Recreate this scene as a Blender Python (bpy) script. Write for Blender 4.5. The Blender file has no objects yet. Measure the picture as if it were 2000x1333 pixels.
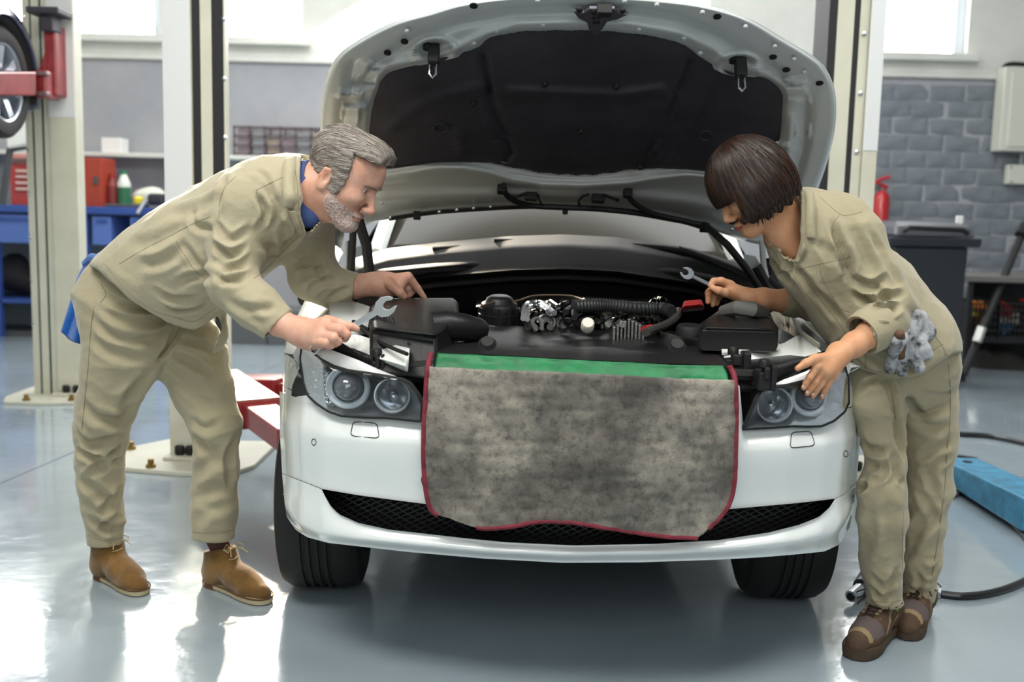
import bpy, bmesh, math, random
import numpy as np
from mathutils import Vector, Matrix, Euler, Quaternion
from mathutils.bvhtree import BVHTree
random.seed(7); RNG = np.random.default_rng(7)
SC = bpy.context.scene; COL = SC.collection
# ---------------------------------------------------------------- camera
F = 2000.0; PITCH = math.radians(7.0); ROLL = math.radians(1.35); CAM = Vector((0, 0, 1.275))
_f = Vector((0, math.cos(PITCH), -math.sin(PITCH))); _r0 = Vector((1, 0, 0)); _u0 = Vector((0, math.sin(PITCH), math.cos(PITCH)))
_r = _r0*math.cos(ROLL) + _u0*math.sin(ROLL); _u = _u0*math.cos(ROLL) - _r0*math.sin(ROLL)
cd = bpy.data.cameras.new('camera'); cam = bpy.data.objects.new('camera', cd); COL.objects.link(cam)
m = Matrix.Identity(4)
for i in range(3): m[i][0], m[i][1], m[i][2], m[i][3] = _r[i], _u[i], -_f[i], CAM[i]
cam.matrix_world = m
cd.sensor_width = 36; cd.lens = F/2000*36; cd.clip_start = .05
cd.dof.use_dof = True; cd.dof.focus_distance = 2.95; cd.dof.aperture_fstop = 2.4
SC.camera = cam
# ---------------------------------------------------------------- world, sun, window light, fill lights, exposure
w = bpy.data.worlds.new('daylight'); SC.world = w; w.use_nodes = True
w.node_tree.nodes['Background'].inputs[0].default_value = (.86, .93, 1, 1)
w.node_tree.nodes['Background'].inputs[1].default_value = 1.0
def area(name, loc, target, sx, sy, power, col=(1, 1, 1)):
    l = bpy.data.lights.new(name, 'AREA'); l.shape = 'RECTANGLE'; l.size = sx; l.size_y = sy; l.energy = power; l.color = col
    o = bpy.data.objects.new(name, l); COL.objects.link(o); o.location = loc
    o.rotation_euler = (Vector(target)-Vector(loc)).to_track_quat('-Z', 'Y').to_euler(); return o
area('front_fill', (.8, -3.6, 4.1), (.2, 3.2, .7), 6.0, 3.0, 200, (.95, .98, 1))  # added soft front fill behind the camera; the room has no door there
area('overhead_fill', (-1.5, 1.0, 4.6), (-.6, 3.4, .6), 3.0, 1.2, 185, (1, .97, .92))  # three unseen area lights added overhead as interior fill, no fittings
area('overhead_fill', (2.4, 2.2, 4.6), (1.2, 4.0, .6), 3.0, 1.2, 120, (1, .97, .92))
area('overhead_fill', (0, 7.2, 4.7), (0, 7.6, 0), 7.0, 1.2, 240, (.97, .98, 1))
area('window_daylight', (-2.4, 10.2, 3.9), (-.8, 3.0, .9), 3.0, 1.4, 170, (1, .97, .92))
s = bpy.data.lights.new('low_sun', 'SPOT'); s.energy = 9000; s.spot_size = math.radians(24); s.spot_blend = .5; s.color = (1, .86, .66); s.shadow_soft_size = .12
so = bpy.data.objects.new('low_sun', s); COL.objects.link(so); so.location = (-2.2, 10.2, 3.9)
so.rotation_euler = (Vector((-.75, 3.2, 1.15))-so.location).to_track_quat('-Z', 'Y').to_euler()
SC.view_settings.view_transform = 'Standard'; SC.view_settings.look = 'None'
SC.view_settings.exposure = -.12; SC.view_settings.gamma = 1.0; SC.view_settings.use_curve_mapping = False
# ---------------------------------------------------------------- pixel geometry: rays of the photograph, met with real distances
def ray(px, py): return _f + _r*((px-1000)/F) - _u*((py-666.5)/F)
def U(px, py, D):
    d = ray(px, py); return CAM + d*(D/d.y)
def UX(px, py, X):
    d = ray(px, py); return CAM + d*(X/d.x)
def UZ(px, py, z=0.0):
    d = ray(px, py); return CAM + d*((z-CAM.z)/d.z)
def W2P(p):
    v = Vector(p)-CAM; z = v.dot(_f); return (1000+F*v.dot(_r)/z, 666.5-F*v.dot(_u)/z, z)
def Uplane(px, py, p0, n):
    d = ray(px, py); n = Vector(n); return CAM + d*((Vector(p0)-CAM).dot(n)/d.dot(n))
# ---------------------------------------------------------------- materials
def lin(c):
    if isinstance(c, str): c = tuple(int(c[i:i+2], 16) for i in (0, 2, 4))
    if max(c) > 1.001: c = tuple(x/255 for x in c)
    return tuple((x/12.92 if x <= .04045 else ((x+.055)/1.055)**2.4) for x in c[:3]) + (1,)
MATS = {}
def mat(name, col, rough=.5, metal=0., coat=0., spec=.5, noise=0., nscale=8., col2=None, bump=0., bscale=60., stretch=(1, 1, 1), trans=0., ior=1.45, sss=0., emit=0., alpha=1., det=4., sheen=0., contrast=(.35, .65), world=False):
    if name in MATS: return MATS[name]
    M = bpy.data.materials.new(name); M.use_nodes = True; T = M.node_tree; B = T.nodes['Principled BSDF']; L = T.links
    B.inputs['Base Color'].default_value = lin(col); B.inputs['Roughness'].default_value = rough; B.inputs['Metallic'].default_value = metal
    B.inputs['Coat Weight'].default_value = coat; B.inputs['Coat Roughness'].default_value = .04; B.inputs['Specular IOR Level'].default_value = spec
    B.inputs['Transmission Weight'].default_value = trans; B.inputs['IOR'].default_value = ior
    B.inputs['Subsurface Weight'].default_value = sss; B.inputs['Subsurface Radius'].default_value = (.012, .005, .003); B.inputs['Subsurface Scale'].default_value = 1.0
    B.inputs['Sheen Weight'].default_value = sheen; B.inputs['Alpha'].default_value = alpha
    if emit: B.inputs['Emission Color'].default_value = lin(col); B.inputs['Emission Strength'].default_value = emit
    if noise or bump or col2:
        tc = T.nodes.new('ShaderNodeNewGeometry' if world else 'ShaderNodeTexCoord'); mp = T.nodes.new('ShaderNodeMapping'); mp.inputs['Scale'].default_value = stretch
        L.new(tc.outputs['Position' if world else 'Object'], mp.inputs['Vector'])
        if col2:
            n = T.nodes.new('ShaderNodeTexNoise'); n.inputs['Scale'].default_value = nscale; n.inputs['Detail'].default_value = det; n.inputs['Roughness'].default_value = .6
            L.new(mp.outputs[0], n.inputs['Vector']); r = T.nodes.new('ShaderNodeValToRGB')
            r.color_ramp.elements[0].position, r.color_ramp.elements[1].position = contrast
            r.color_ramp.elements[0].color = lin(col); r.color_ramp.elements[1].color = lin(col2)
            L.new(n.outputs['Fac'], r.inputs['Fac']); L.new(r.outputs['Color'], B.inputs['Base Color'])
        if bump:
            n2 = T.nodes.new('ShaderNodeTexNoise'); n2.inputs['Scale'].default_value = bscale; n2.inputs['Detail'].default_value = 4
            L.new(mp.outputs[0], n2.inputs['Vector']); b = T.nodes.new('ShaderNodeBump'); b.inputs['Strength'].default_value = bump; b.inputs['Distance'].default_value = .01
            L.new(n2.outputs['Fac'], b.inputs['Height']); L.new(b.outputs['Normal'], B.inputs['Normal'])
    MATS[name] = M; return M
# ---------------------------------------------------------------- mesh helpers
class MB:
    """collects verts / faces of one mesh"""
    def __init__(s): s.v = []; s.f = []; s.mi = []
    def add(s, vs, fs, mi=0):
        o = len(s.v); s.v += [tuple(v) for v in vs]; s.f += [tuple(i+o for i in f) for f in fs]; s.mi += [mi]*len(fs); return s
    def box(s, lo, hi, mi=0, M=None):
        (a, b, c), (d, e, f) = lo, hi
        vs = [Vector(p) for p in ((a,b,c),(d,b,c),(d,e,c),(a,e,c),(a,b,f),(d,b,f),(d,e,f),(a,e,f))]
        if M is not None: vs = [M @ v for v in vs]
        return s.add(vs, [(0,3,2,1),(4,5,6,7),(0,1,5,4),(1,2,6,5),(2,3,7,6),(3,0,4,7)], mi)
    def loft(s, rows, closed=False, caps=False, mi=0):
        n = len(rows[0]); vs = [p for r in rows for p in r]; fs = []
        for i in range(len(rows)-1):
            for j in range(n if closed else n-1):
                k = (j+1) % n; fs.append((i*n+j, i*n+k, (i+1)*n+k, (i+1)*n+j))
        if caps: fs += [tuple(range(n-1, -1, -1)), tuple((len(rows)-1)*n+j for j in range(n))]
        return s.add(vs, fs, mi)
    def tube(s, path, r, n=10, mi=0, caps=True):
        P = [Vector(p) for p in path]; rows = []; R = r if hasattr(r, '__len__') else [r]*len(P)
        t = (P[1]-P[0]).normalized(); a = t.orthogonal().normalized()
        for i, p in enumerate(P):
            t2 = (P[min(i+1, len(P)-1)]-P[max(i-1, 0)])
            if t2.length < 1e-9: t2 = t
            t2 = t2.normalized(); a = (a - t2*a.dot(t2)); a = a.normalized() if a.length > 1e-6 else t2.orthogonal().normalized(); b = t2.cross(a)
            rows.append([p + (a*math.cos(2*math.pi*k/n)+b*math.sin(2*math.pi*k/n))*R[i] for k in range(n)])
        return s.loft(rows, True, caps, mi)
    def lathe(s, prof, M, n=24, mi=0, caps=True):
        """prof: (radius, height) pairs about M's z axis"""
        rows = [[M @ Vector((r*math.cos(2*math.pi*k/n), r*math.sin(2*math.pi*k/n), h)) for k in range(n)] for r, h in prof]
        return s.loft(rows, True, caps, mi)
    def prism(s, pts, ext, mi=0):
        """polygon pts (3D) extruded by the vector ext"""
        n = len(pts); P = [Vector(p) for p in pts]; e = Vector(ext)
        return s.add(P+[p+e for p in P], [tuple(range(n-1, -1, -1)), tuple(range(n, 2*n))]+[(i, (i+1) % n, n+(i+1) % n, n+i) for i in range(n)], mi)
    def grid(s, fn, nu, nv, mi=0):
        return s.loft([[fn(i/nu, j/nv) for i in range(nu+1)] for j in range(nv+1)], mi=mi)
    def obj(s, name, mats, parent=None, smooth=True, bevel=0., bseg=2, solid=0., angle=35, sub=0, soff=0.):
        me = bpy.data.meshes.new(name); me.from_pydata(s.v, [], s.f)
        ms = mats if isinstance(mats, (list, tuple)) else [mats]
        for q in ms: me.materials.append(q)
        if any(s.mi): me.polygons.foreach_set('material_index', s.mi)
        bm = bmesh.new(); bm.from_mesh(me); bmesh.ops.recalc_face_normals(bm, faces=bm.faces)
        bm.to_mesh(me); bm.free()
        return link(name, me, parent, smooth, bevel, bseg, solid, angle, sub, soff)
def link(name, me, parent=None, smooth=True, bevel=0., bseg=2, solid=0., angle=35, sub=0, soff=0.):
    o = bpy.data.objects.new(name, me); COL.objects.link(o)
    if parent is not None: o.parent = parent; o.matrix_parent_inverse = Matrix.Translation(-parent.matrix_basis.translation) if parent.type == 'EMPTY' and parent.parent is None else Matrix.Identity(4)
    if parent is not None and parent.type != 'EMPTY': o.matrix_parent_inverse = parent.matrix_basis.inverted()
    if solid: q = o.modifiers.new('solid', 'SOLIDIFY'); q.thickness = solid; q.offset = soff
    if bevel: q = o.modifiers.new('bevel', 'BEVEL'); q.width = bevel; q.segments = bseg; q.limit_method = 'ANGLE'; q.angle_limit = math.radians(40)
    if sub: q = o.modifiers.new('sub', 'SUBSURF'); q.levels = sub; q.render_levels = sub
    if smooth:
        me.polygons.foreach_set('use_smooth', [True]*len(me.polygons))
        if angle < 180 : me.set_sharp_from_angle(angle=math.radians(angle))
    return o
def thing(name, label, cat, loc=(0, 0, 0), group=None):
    o = bpy.data.objects.new(name, None); COL.objects.link(o); o.location = loc; o.empty_display_size = .1
    o['label'] = label; o['category'] = cat
    if group: o['group'] = group
    return o
def tag(o, label, cat, group=None):
    o['label'] = label; o['category'] = cat
    if group: o['group'] = group
    return o
def struct(o): o['kind'] = 'structure'; return o
def arc(pts, n):
    """resample a polyline smoothly (Catmull-Rom) to n points, evenly by length"""
    P = [np.array(p, float) for p in pts]; Q = [2*P[0]-P[1]]+P+[2*P[-1]-P[-2]]; out = []
    for i in range(1, len(Q)-2):
        for t in np.linspace(0, 1, 12, endpoint=False):
            a, b, c, d = Q[i-1:i+3]; out.append(.5*(2*b+(c-a)*t+(2*a-5*b+4*c-d)*t*t+(3*b-a-3*c+d)*t**3))
    out.append(P[-1]); return resamp(out, n)
def resamp(pts, n):
    A = np.array([tuple(p) for p in pts], float); L = np.r_[0, np.cumsum(np.linalg.norm(np.diff(A, axis=0), axis=1))]
    t = np.linspace(0, L[-1], n); return [tuple(np.interp(x, L, A[:, k]) for k in range(A.shape[1])) for x in t]
def byx(pts, xs):
    A = sorted(pts); X = [p[0] for p in A]; Y = [p[1] for p in A]; return [float(np.interp(x, X, Y)) for x in xs]
def frame(o, z, x=None):
    """matrix with origin o, z axis along z"""
    z = Vector(z).normalized(); x = Vector(x) if x is not None else z.orthogonal(); x = (x-z*x.dot(z)).normalized(); y = z.cross(x)
    M = Matrix.Identity(4)
    for i in range(3): M[i][0], M[i][1], M[i][2], M[i][3] = x[i], y[i], z[i], o[i]
    return M
def lerp(a, b, t): return a+(b-a)*t
def sstep(a, b, x):
    t = np.clip((x-a)/(b-a), 0, 1); return t*t*(3-2*t)
def rnoise(seed, n=40):
    r = np.random.default_rng(seed); k = r.normal(size=(n, 3)); k /= np.linalg.norm(k, axis=1)[:, None]; f = r.uniform(.4, 1, n)[:, None]; ph = r.uniform(0, 6.28, n)
    return lambda P, s: np.sin(P @ (k*f*s).T+ph).sum(1)/math.sqrt(n)
# ================================================================= the room
WALL = 10.6
M_white = mat('white_paint', 'd9dad4', .7, bump=.15, bscale=30, col2='cfd0ca', nscale=3)
M_grey = mat('grey_paint', '7f858b', .6, bump=.5, bscale=16, col2='6d747b', nscale=5)
M_greyp = mat('grey_plaster', 'a3a3a8', .6, bump=.06, bscale=18, col2='979aa0', nscale=2)
M_frame = mat('window_frame_paint', 'dfe6ee', .4)
M_glow = mat('daylit_pane', 'ffffff', .3, emit=9)
# floor: glossy epoxy with worn, uneven sheen
def floor_mat():
    M = bpy.data.materials.new('epoxy_floor'); M.use_nodes = True; T = M.node_tree; B = T.nodes['Principled BSDF']; L = T.links
    g = T.nodes.new('ShaderNodeNewGeometry')
    n = T.nodes.new('ShaderNodeTexNoise'); n.inputs['Scale'].default_value = 1.3; n.inputs['Detail'].default_value = 6; L.new(g.outputs['Position'], n.inputs['Vector'])
    r = T.nodes.new('ShaderNodeValToRGB'); r.color_ramp.elements[0].color = lin('8d9aa2'); r.color_ramp.elements[1].color = lin('9dabb3'); r.color_ramp.elements[0].position = .3; r.color_ramp.elements[1].position = .7
    L.new(n.outputs['Fac'], r.inputs['Fac']); L.new(r.outputs[0], B.inputs['Base Color'])
    n2 = T.nodes.new('ShaderNodeTexNoise'); n2.inputs['Scale'].default_value = 5; n2.inputs['Detail'].default_value = 8; n2.inputs['Roughness'].default_value = .7; L.new(g.outputs['Position'], n2.inputs['Vector'])
    mr = T.nodes.new('ShaderNodeMapRange'); mr.inputs[1].default_value = .3; mr.inputs[2].default_value = .7; mr.inputs[3].default_value = .1; mr.inputs[4].default_value = .24
    L.new(n2.outputs['Fac'], mr.inputs[0]); L.new(mr.outputs[0], B.inputs['Roughness'])
    n3 = T.nodes.new('ShaderNodeTexNoise'); n3.inputs['Scale'].default_value = 9; n3.inputs['Detail'].default_value = 3; L.new(g.outputs['Position'], n3.inputs['Vector'])
    b = T.nodes.new('ShaderNodeBump'); b.inputs['Strength'].default_value = .12; b.inputs['Distance'].default_value = .02; L.new(n3.outputs['Fac'], b.inputs['Height']); L.new(b.outputs[0], B.inputs['Normal'])
    B.inputs['Coat Weight'].default_value = .6; B.inputs['Coat Roughness'].default_value = .06; B.inputs['Specular IOR Level'].default_value = .8
    return M
fl = struct(MB().box((-7, -6, -.1), (7.5, WALL, 0)).obj('floor', floor_mat(), smooth=False))
M_joint = mat('joint_filler', '55606a', .6)
def joint(a, b, w=.006):
    A, B = UZ(*a), UZ(*b); d = (B-A).normalized(); n = Vector((-d.y, d.x, 0))*w; A -= d*3; B += d*6
    MB().prism([A-n, B-n, B+n, A+n], (0, 0, .0012)).obj('floor_joint', M_joint, fl, smooth=False)
joint((0, 945), (145, 883)); joint((1867, 923), (1905, 926))
struct(MB().box((-7, -6, 5), (7.5, WALL, 5.1)).obj('ceiling', M_white, smooth=False))
struct(MB().box((-7.1, -6, 0), (-7, WALL, 5)).obj('wall_left', M_white, smooth=False))
struct(MB().box((7.5, -6, 0), (7.6, WALL, 5)).obj('wall_right', M_greyp, smooth=False))
struct(MB().box((-7.1, -6.1, 0), (7.6, -6, 5)).obj('wall_front', M_white, smooth=False))
# back wall, pierced by the windows: (px left, px right, py sill)
LED = U(1500, 142, WALL).z                                      # where the white paint starts
def wx(px, py=40): return U(px, py, WALL).x
SILL = U(1810, 106, WALL).z; HEAD = 4.7
WINS = [(wx(-330), wx(62)), (wx(120), wx(312)), (wx(425), wx(592)), (wx(822), wx(1385)), (wx(1690), wx(1893))]
wb = MB(); x = -7.1
wb.box((-7.1, WALL, 0), (7.6, WALL+.35, LED), 1)
wb.box((-7.1, WALL, LED), (7.6, WALL+.35, SILL)); wb.box((-7.1, WALL, HEAD), (7.6, WALL+.35, 5.1))
for a, b in WINS+[(7.6, 7.6)]:
    wb.box((x, WALL, SILL), (a, WALL+.35, HEAD)); x = b
wall = struct(wb.obj('wall_back', [M_white, M_greyp], smooth=False))
# painted bricks that can be told apart, on the grey wall at the right
bx0, bx1 = U(1600, 300, WALL).x, U(2210, 300, WALL).x
bm_ = []
for k in range(5):
    q = MB(); W, H = .352, .158
    def bf(u, v, k=k):
        e = min(u, 1-u, (v if v < .5 else 1-v)*.5+0)*14; e = min(1, e)**.5
        return (u*W-W/2, -.002-.006*e-.006*math.sin(7*u+k*2.1)*math.cos(5*v+k)*e, v*H-H/2)
    q.grid(bf, 10, 6); me = q.obj('brick', M_grey, angle=60).data; bpy.data.objects.remove(bpy.data.objects['brick']); bm_.append(me)
z = .085; row = 0
while z < LED-.08:
    x = bx0 - (.18 if row % 2 else 0)
    while x < bx1:
        o = link('brick', random.choice(bm_), wall, smooth=False); o.location = (x+random.uniform(-.012, .012), WALL-.001, z+random.uniform(-.006, .006)); o.rotation_euler = (random.uniform(-.03, .03), random.uniform(-.015, .015), random.uniform(-.04, .04))
        x += .362
    z += .168; row += 1
tr = struct(MB().box((-7, WALL-.05, LED-.02), (wx(1962), WALL, LED+.03)).obj('trim_1', M_white, bevel=.01))
for i, (a, b) in enumerate(WINS):
    t = bpy.data.objects.new('window_%d' % (i+1), None); COL.objects.link(t); struct(t)
    MB().box((a, WALL+.16, SILL), (b, WALL+.17, HEAD)).obj('pane', M_glow, t, smooth=False)
    f = MB(); w_ = .06
    f.box((a, WALL+.1, SILL), (a+w_, WALL+.2, HEAD)); f.box((b-w_*1.6, WALL+.1, SILL), (b, WALL+.2, HEAD)); f.box((a, WALL+.1, SILL), (b, WALL+.2, SILL+.03)); f.box((a, WALL+.1, HEAD-w_), (b, WALL+.2, HEAD))
    f.obj('window_frame', M_frame, t, smooth=False, bevel=.006)
    MB().box((a-.08, WALL-.12, SILL-.075), (b+.08, WALL+.1, SILL)).obj('window_sill', M_white, t, smooth=False, bevel=.008)
    if i in (1, 2):
        g = MB(); zz = SILL+.085; g.box((a, WALL+.11, zz), (b, WALL+.19, zz+.02))
        k = a+.26
        while k < b-.1: g.box((k, WALL+.12, SILL), (k+.018, WALL+.18, zz)); k += .26
        g.obj('glazing_bar', M_frame, t, smooth=False)
# ================================================================= the two-post lifts
M_cream = mat('cream_enamel', 'c6c5b6', .38, coat=.2, col2='bcbbaa', nscale=4, bump=.03, bscale=40)
M_creamw = mat('white_enamel', 'cfd2d3', .35, coat=.2)
M_red = mat('red_enamel', '8e2f31', .4, coat=.3, col2='7a2427', nscale=9)
M_rubber = mat('black_rubber', '1c1c1f', .7, bump=.1, bscale=80)
M_blackp = mat('black_plastic', '1b1b1d', .45)
M_bolt = mat('brass_bolt', '8b7440', .45, metal=.8)
M_steel = mat('bright_steel', 'c4c8cc', .22, metal=1.)
M_slot = mat('green_black_slot', '2b4238', .6)
M_grime = mat('greasy_black', '14110f', .6)
def post(name, label, px, base_py, width, D, mirror=1, H=4.6, zw=1.6, deep=.3, boltx=.155, strips=((0, .038, 0), (.038, .056, 1), (.094, .056, 0), (.15, .01, 1)), plate=.62):
    """px: pixel centre of the post at base_py"""
    c = UZ(px, base_py); y = D; X = U(px, base_py, D).x
    t = thing(name, label, 'car lift post', (X, y, 0)); s = mirror; w = width
    zp = .012
    b = MB().box((X-w/2, y, zp), (X+w/2, y+deep, H)); b.obj('column', [M_cream], t, smooth=False, bevel=.006)
    MB().box((X-w/2-.002, y-.004, zw), (X+w/2*.96, y, H)).obj('upper_face', M_creamw, t, smooth=False, bevel=.003)
    # channel lips with the carriage slot between them, on the side towards the bay
    e = X+s*w/2
    for k, (o, ww, m_) in enumerate(strips):
        m_ = (M_rubber, M_cream, M_slot)[m_]
        MB().box((min(e+s*o, e+s*(o+ww)), y+.02+.0*k, zp), (max(e+s*o, e+s*(o+ww)), y+deep*.9, H)).obj(('slot_strip', 'channel_lip')[m_ is M_cream], m_, t, smooth=False, bevel=.003)
    bb = MB()
    for k in range(14):
        z = .5+k*.28; bb.lathe([(.0, .0), (.011, .0), (.011, .008), (.0, .012)], frame((e+s*boltx, y+.02, z), (0, -1, 0)), 8)
    q = bb.obj('bolt_row', M_steel, t); q['kind'] = 'stuff'
    # base plate: a cut-cornered slab bolted down
    P = [(-plate*.5, -.2), (plate*.1, -.28), (plate*.5, -.28), (plate*.62, -.1), (plate*.62, .42), (-plate*.34, .42), (-plate*.62, .16), (-plate*.62, -.02)]
    MB().prism([(X+s*a, y+b_, 0) for a, b_ in P], (0, 0, .022)).obj('base_plate', M_cream, t, smooth=False, bevel=.004)
    MB().box((X-w*.6, y-.07, .022), (X+w*.75, y+.34, .04)).obj('foot_weld', M_cream, t, smooth=False, bevel=.004)
    for a, b_ in ((-.52, .16), (-.54, .05), (-.56, -.05), (-.53, -.14), (-.15, -.2), (.3, -.23)):
        MB().lathe([(.0, .0), (.026, 0), (.026, .014), (.016, .016), (.016, .04), (0, .042)], frame((X+s*a*plate, y+b_, .022), (0, 0, 1)), 6).obj('anchor_bolt', M_bolt, t, smooth=False)
    for k in (-.28, .12):
        MB().box((X+w*k, y-.03, .04), (X+w*k+.05, y+.0, .09)).obj('weld_lug', M_grime, t, bevel=.012)
    return t, X
YP = 5.05
pL, XL = post('lift_post', 'cream lift post behind the person at the left, bolted to the floor', 358, 890, .135, YP, 1, zw=U(350, 420, YP).z, deep=.09)
pR, XR = post('lift_post', 'cream lift post with black strips behind the person at the right', 1660, 905, .072, YP, -1, zw=U(1700, 295, YP).z, boltx=.025, strips=((0, .046, 1), (.046, .027, 0), (.073, .082, 1), (.155, .04, 0)))
pF, XF = post('lift_post', 'cream lift post at the far left beside the blue workbench', 139, 800, .17, 6.7, -1, zw=U(145, 230, 6.7).z, deep=.12, strips=((0, .045, 1), (.045, .014, 2), (.059, .05, 1), (.109, .012, 2), (.121, .045, 1)))
def arm(par, pts, w, h, worn=False):
    """swing arm of a lift, reaching from its post; pts: 3D centre line"""
    P = [Vector(p) for p in pts]; d = (P[-1]-P[0]).normalized(); n = Vector((-d.y, d.x, 0)).normalized(); Z = Vector((0, 0, 1)); m1 = P[0].lerp(P[-1], .58)
    def bar(a, b, w, h): return [[c-n*w/2-Z*h/2, c+n*w/2-Z*h/2, c+n*w/2+Z*h/2, c-n*w/2+Z*h/2] for c in (a, b)]
    t = MB().loft(bar(P[0], m1, w, h), True, True).obj('lift_arm', M_red, par, smooth=False, bevel=.008)
    MB().loft(bar(m1-d*.1, P[-1], w*.72, h*.72), True, True).obj('inner_beam', M_red, t, smooth=False, bevel=.008)
    if worn: MB().loft([[p+n*w*.48*q+Z*(h/2+e) for q, e in ((-1, 0), (1, 0), (1, .004), (-1, .004))] for p in (P[0], m1)], True, True).obj('worn_top_plate', mat('worn_primer', 'd8d2c8', .5, col2='b9aca4', nscale=14), t, smooth=False)
    MB().lathe([(0, 0), (.06, 0), (.06, .03), (.05, .05), (0, .05)], frame(P[-1]+Z*h*.3, Z), 20).obj('lift_pad', M_rubber, t)
    return t
arm(pL, [U(425, 752, 4.85), U(575, 858, 4.1)], .2, .13, True)
arm(pL, [U(425, 766, 5.0), U(660, 770, 4.75)], .2, .16)
arm(pR, [U(1650, 800, 5.0), U(1560, 850, 4.3)], .2, .13)
# ================================================================= the white car with its bonnet up
XC, D0 = .175, 2.57
_PA = [0, .2, .41, .57, .68, .755, .815, .865, .893, .912, .925, .93, .935]; _PY = [0, .012, .05, .1, .16, .23, .33, .45, .55, .65, .8, 1.2, 4]
def plan(a): return float(np.interp(a, _PA, _PY))
def S(px, py, off=0.):
    """where the pixel's ray meets the car's front skin (its plan curve, set back by off)"""
    d = ray(px, py); best = None; D = 2.3
    while D < 3.6:
        t = D/d.y; g = D-(D0+off+plan(abs(t*d.x-XC)))
        if g >= 0:
            for _ in range(6):
                D -= .005*.5**_; t = D/d.y
                if D-(D0+off+plan(abs(t*d.x-XC))) < 0: D += .005*.5**_
            return CAM+d*(D/d.y)
        if best is None or g > best[0]: best = (g, D)
        D += .01
    return CAM+d*(best[1]/d.y)
M_car = mat('white_car_paint', 'e3e8e6', .3, coat=1., spec=.5)
M_carin = mat('white_inner_paint', 'dfe2de', .4, coat=.3)
M_under = mat('grey_primer_paint', 'b4b8b7', .36, coat=.35)
M_felt = mat('insulation_felt', '2c2a30', .7, bump=.2, bscale=50, col2='37343b', nscale=6, spec=.35)
M_gap = mat('panel_gap', '202223', .8)
M_sat = mat('satin_black_plastic', '19191b', .4, bump=.05, bscale=90)
M_matt = mat('matt_black_plastic', '141415', .62)
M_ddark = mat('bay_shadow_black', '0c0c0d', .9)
M_chrome = mat('chrome', 'd5d8dc', .12, metal=1.)
M_alu = mat('cast_aluminium', '8d8d8a', .42, metal=.9, bump=.2, bscale=90)
M_tyre = mat('tyre_rubber', '161616', .68, bump=.08, bscale=120)
M_cowl = mat('cowl_plastic', '121213', .6, spec=.2)
M_redp = mat('red_plastic', 'a32326', .45)
car = thing('car', 'white saloon car with raised bonnet standing between the two lift posts', 'car', (XC, 3.4, 0))
def rowx(poly, n, x0, x1):
    xs = [lerp(x0, x1, i/(n-1)) for i in range(n)]; return list(zip(xs, byx(poly, xs)))
def skin(name, rows, offs, nv, n=190, m=M_car, back=0., parent=car):
    """loft between pixel polylines; offs: set-back at each of them"""
    R = [rowx(r, n, min(p[0] for p in r), max(p[0] for p in r)) for r in rows]; out = []
    for k in range(len(R)-1):
        for j in range(nv[k]+(k == len(R)-2)):
            t = j/nv[k]; o = lerp(offs[k], offs[k+1], t*t*(3-2*t)); out.append([S(lerp(a[0], b[0], t), lerp(a[1], b[1], t), o) for a, b in zip(R[k], R[k+1])])
    if back: out.append([p+Vector((0, back, .0)) for p in out[-1]])
    q = MB().loft(out); return q.obj(name, m, parent, angle=60)
HLbot_l = [(602, 772), (620, 789), (644, 804), (668, 812), (710, 815), (758, 816), (824, 823)]
HLbot_r = [(1452, 839), (1490, 836), (1550, 832), (1580, 833), (1604, 832), (1628, 822), (1649, 804), (1656, 790)]
A0 = [(546, 765), (575, 776)]+HLbot_l+[(829, 738), (1000, 735), (1300, 742), (1444, 750)]+HLbot_r+[(1668, 792), (1678, 780)]
A1 = [(546, 835), (600, 852), (740, 867), (826, 872), (1000, 884), (1250, 892), (1436, 885), (1560, 877), (1640, 868), (1680, 855)]
MT = [(551, 925), (600, 944), (630, 956), (700, 968), (830, 985), (1000, 996), (1150, 1002), (1300, 1001), (1415, 996), (1560, 983), (1630, 975), (1650, 966), (1673, 948)]
MB_ = [(551, 926), (600, 945), (630, 957), (634, 968), (645, 988), (662, 1005), (700, 1022), (760, 1035), (900, 1051), (990, 1060), (1120, 1066), (1280, 1063), (1400, 1056), (1500, 1041), (1560, 1026), (1600, 1010), (1620, 992), (1630, 976), (1650, 967), (1673, 949)]
B1 = [(556, 985), (580, 1018), (620, 1040), (700, 1052), (800, 1062), (950, 1076), (1100, 1083), (1300, 1079), (1450, 1070), (1560, 1056), (1630, 1036), (1660, 1000), (1669, 980)]
B2 = [(560, 1010), (578, 1036), (600, 1050), (640, 1061), (720, 1070), (800, 1079), (950, 1092), (1100, 1100), (1250, 1099), (1400, 1094), (1490, 1089), (1550, 1084), (1610, 1078), (1640, 1064), (1660, 1030)]
bump_ = skin('front_bumper', [A0, A1, MT], [.03, -.006, .012], [10, 14])
skin('bumper_lip', [MB_, B1, B2], [.006, -.012, .03], [9, 8], back=.25)
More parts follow.
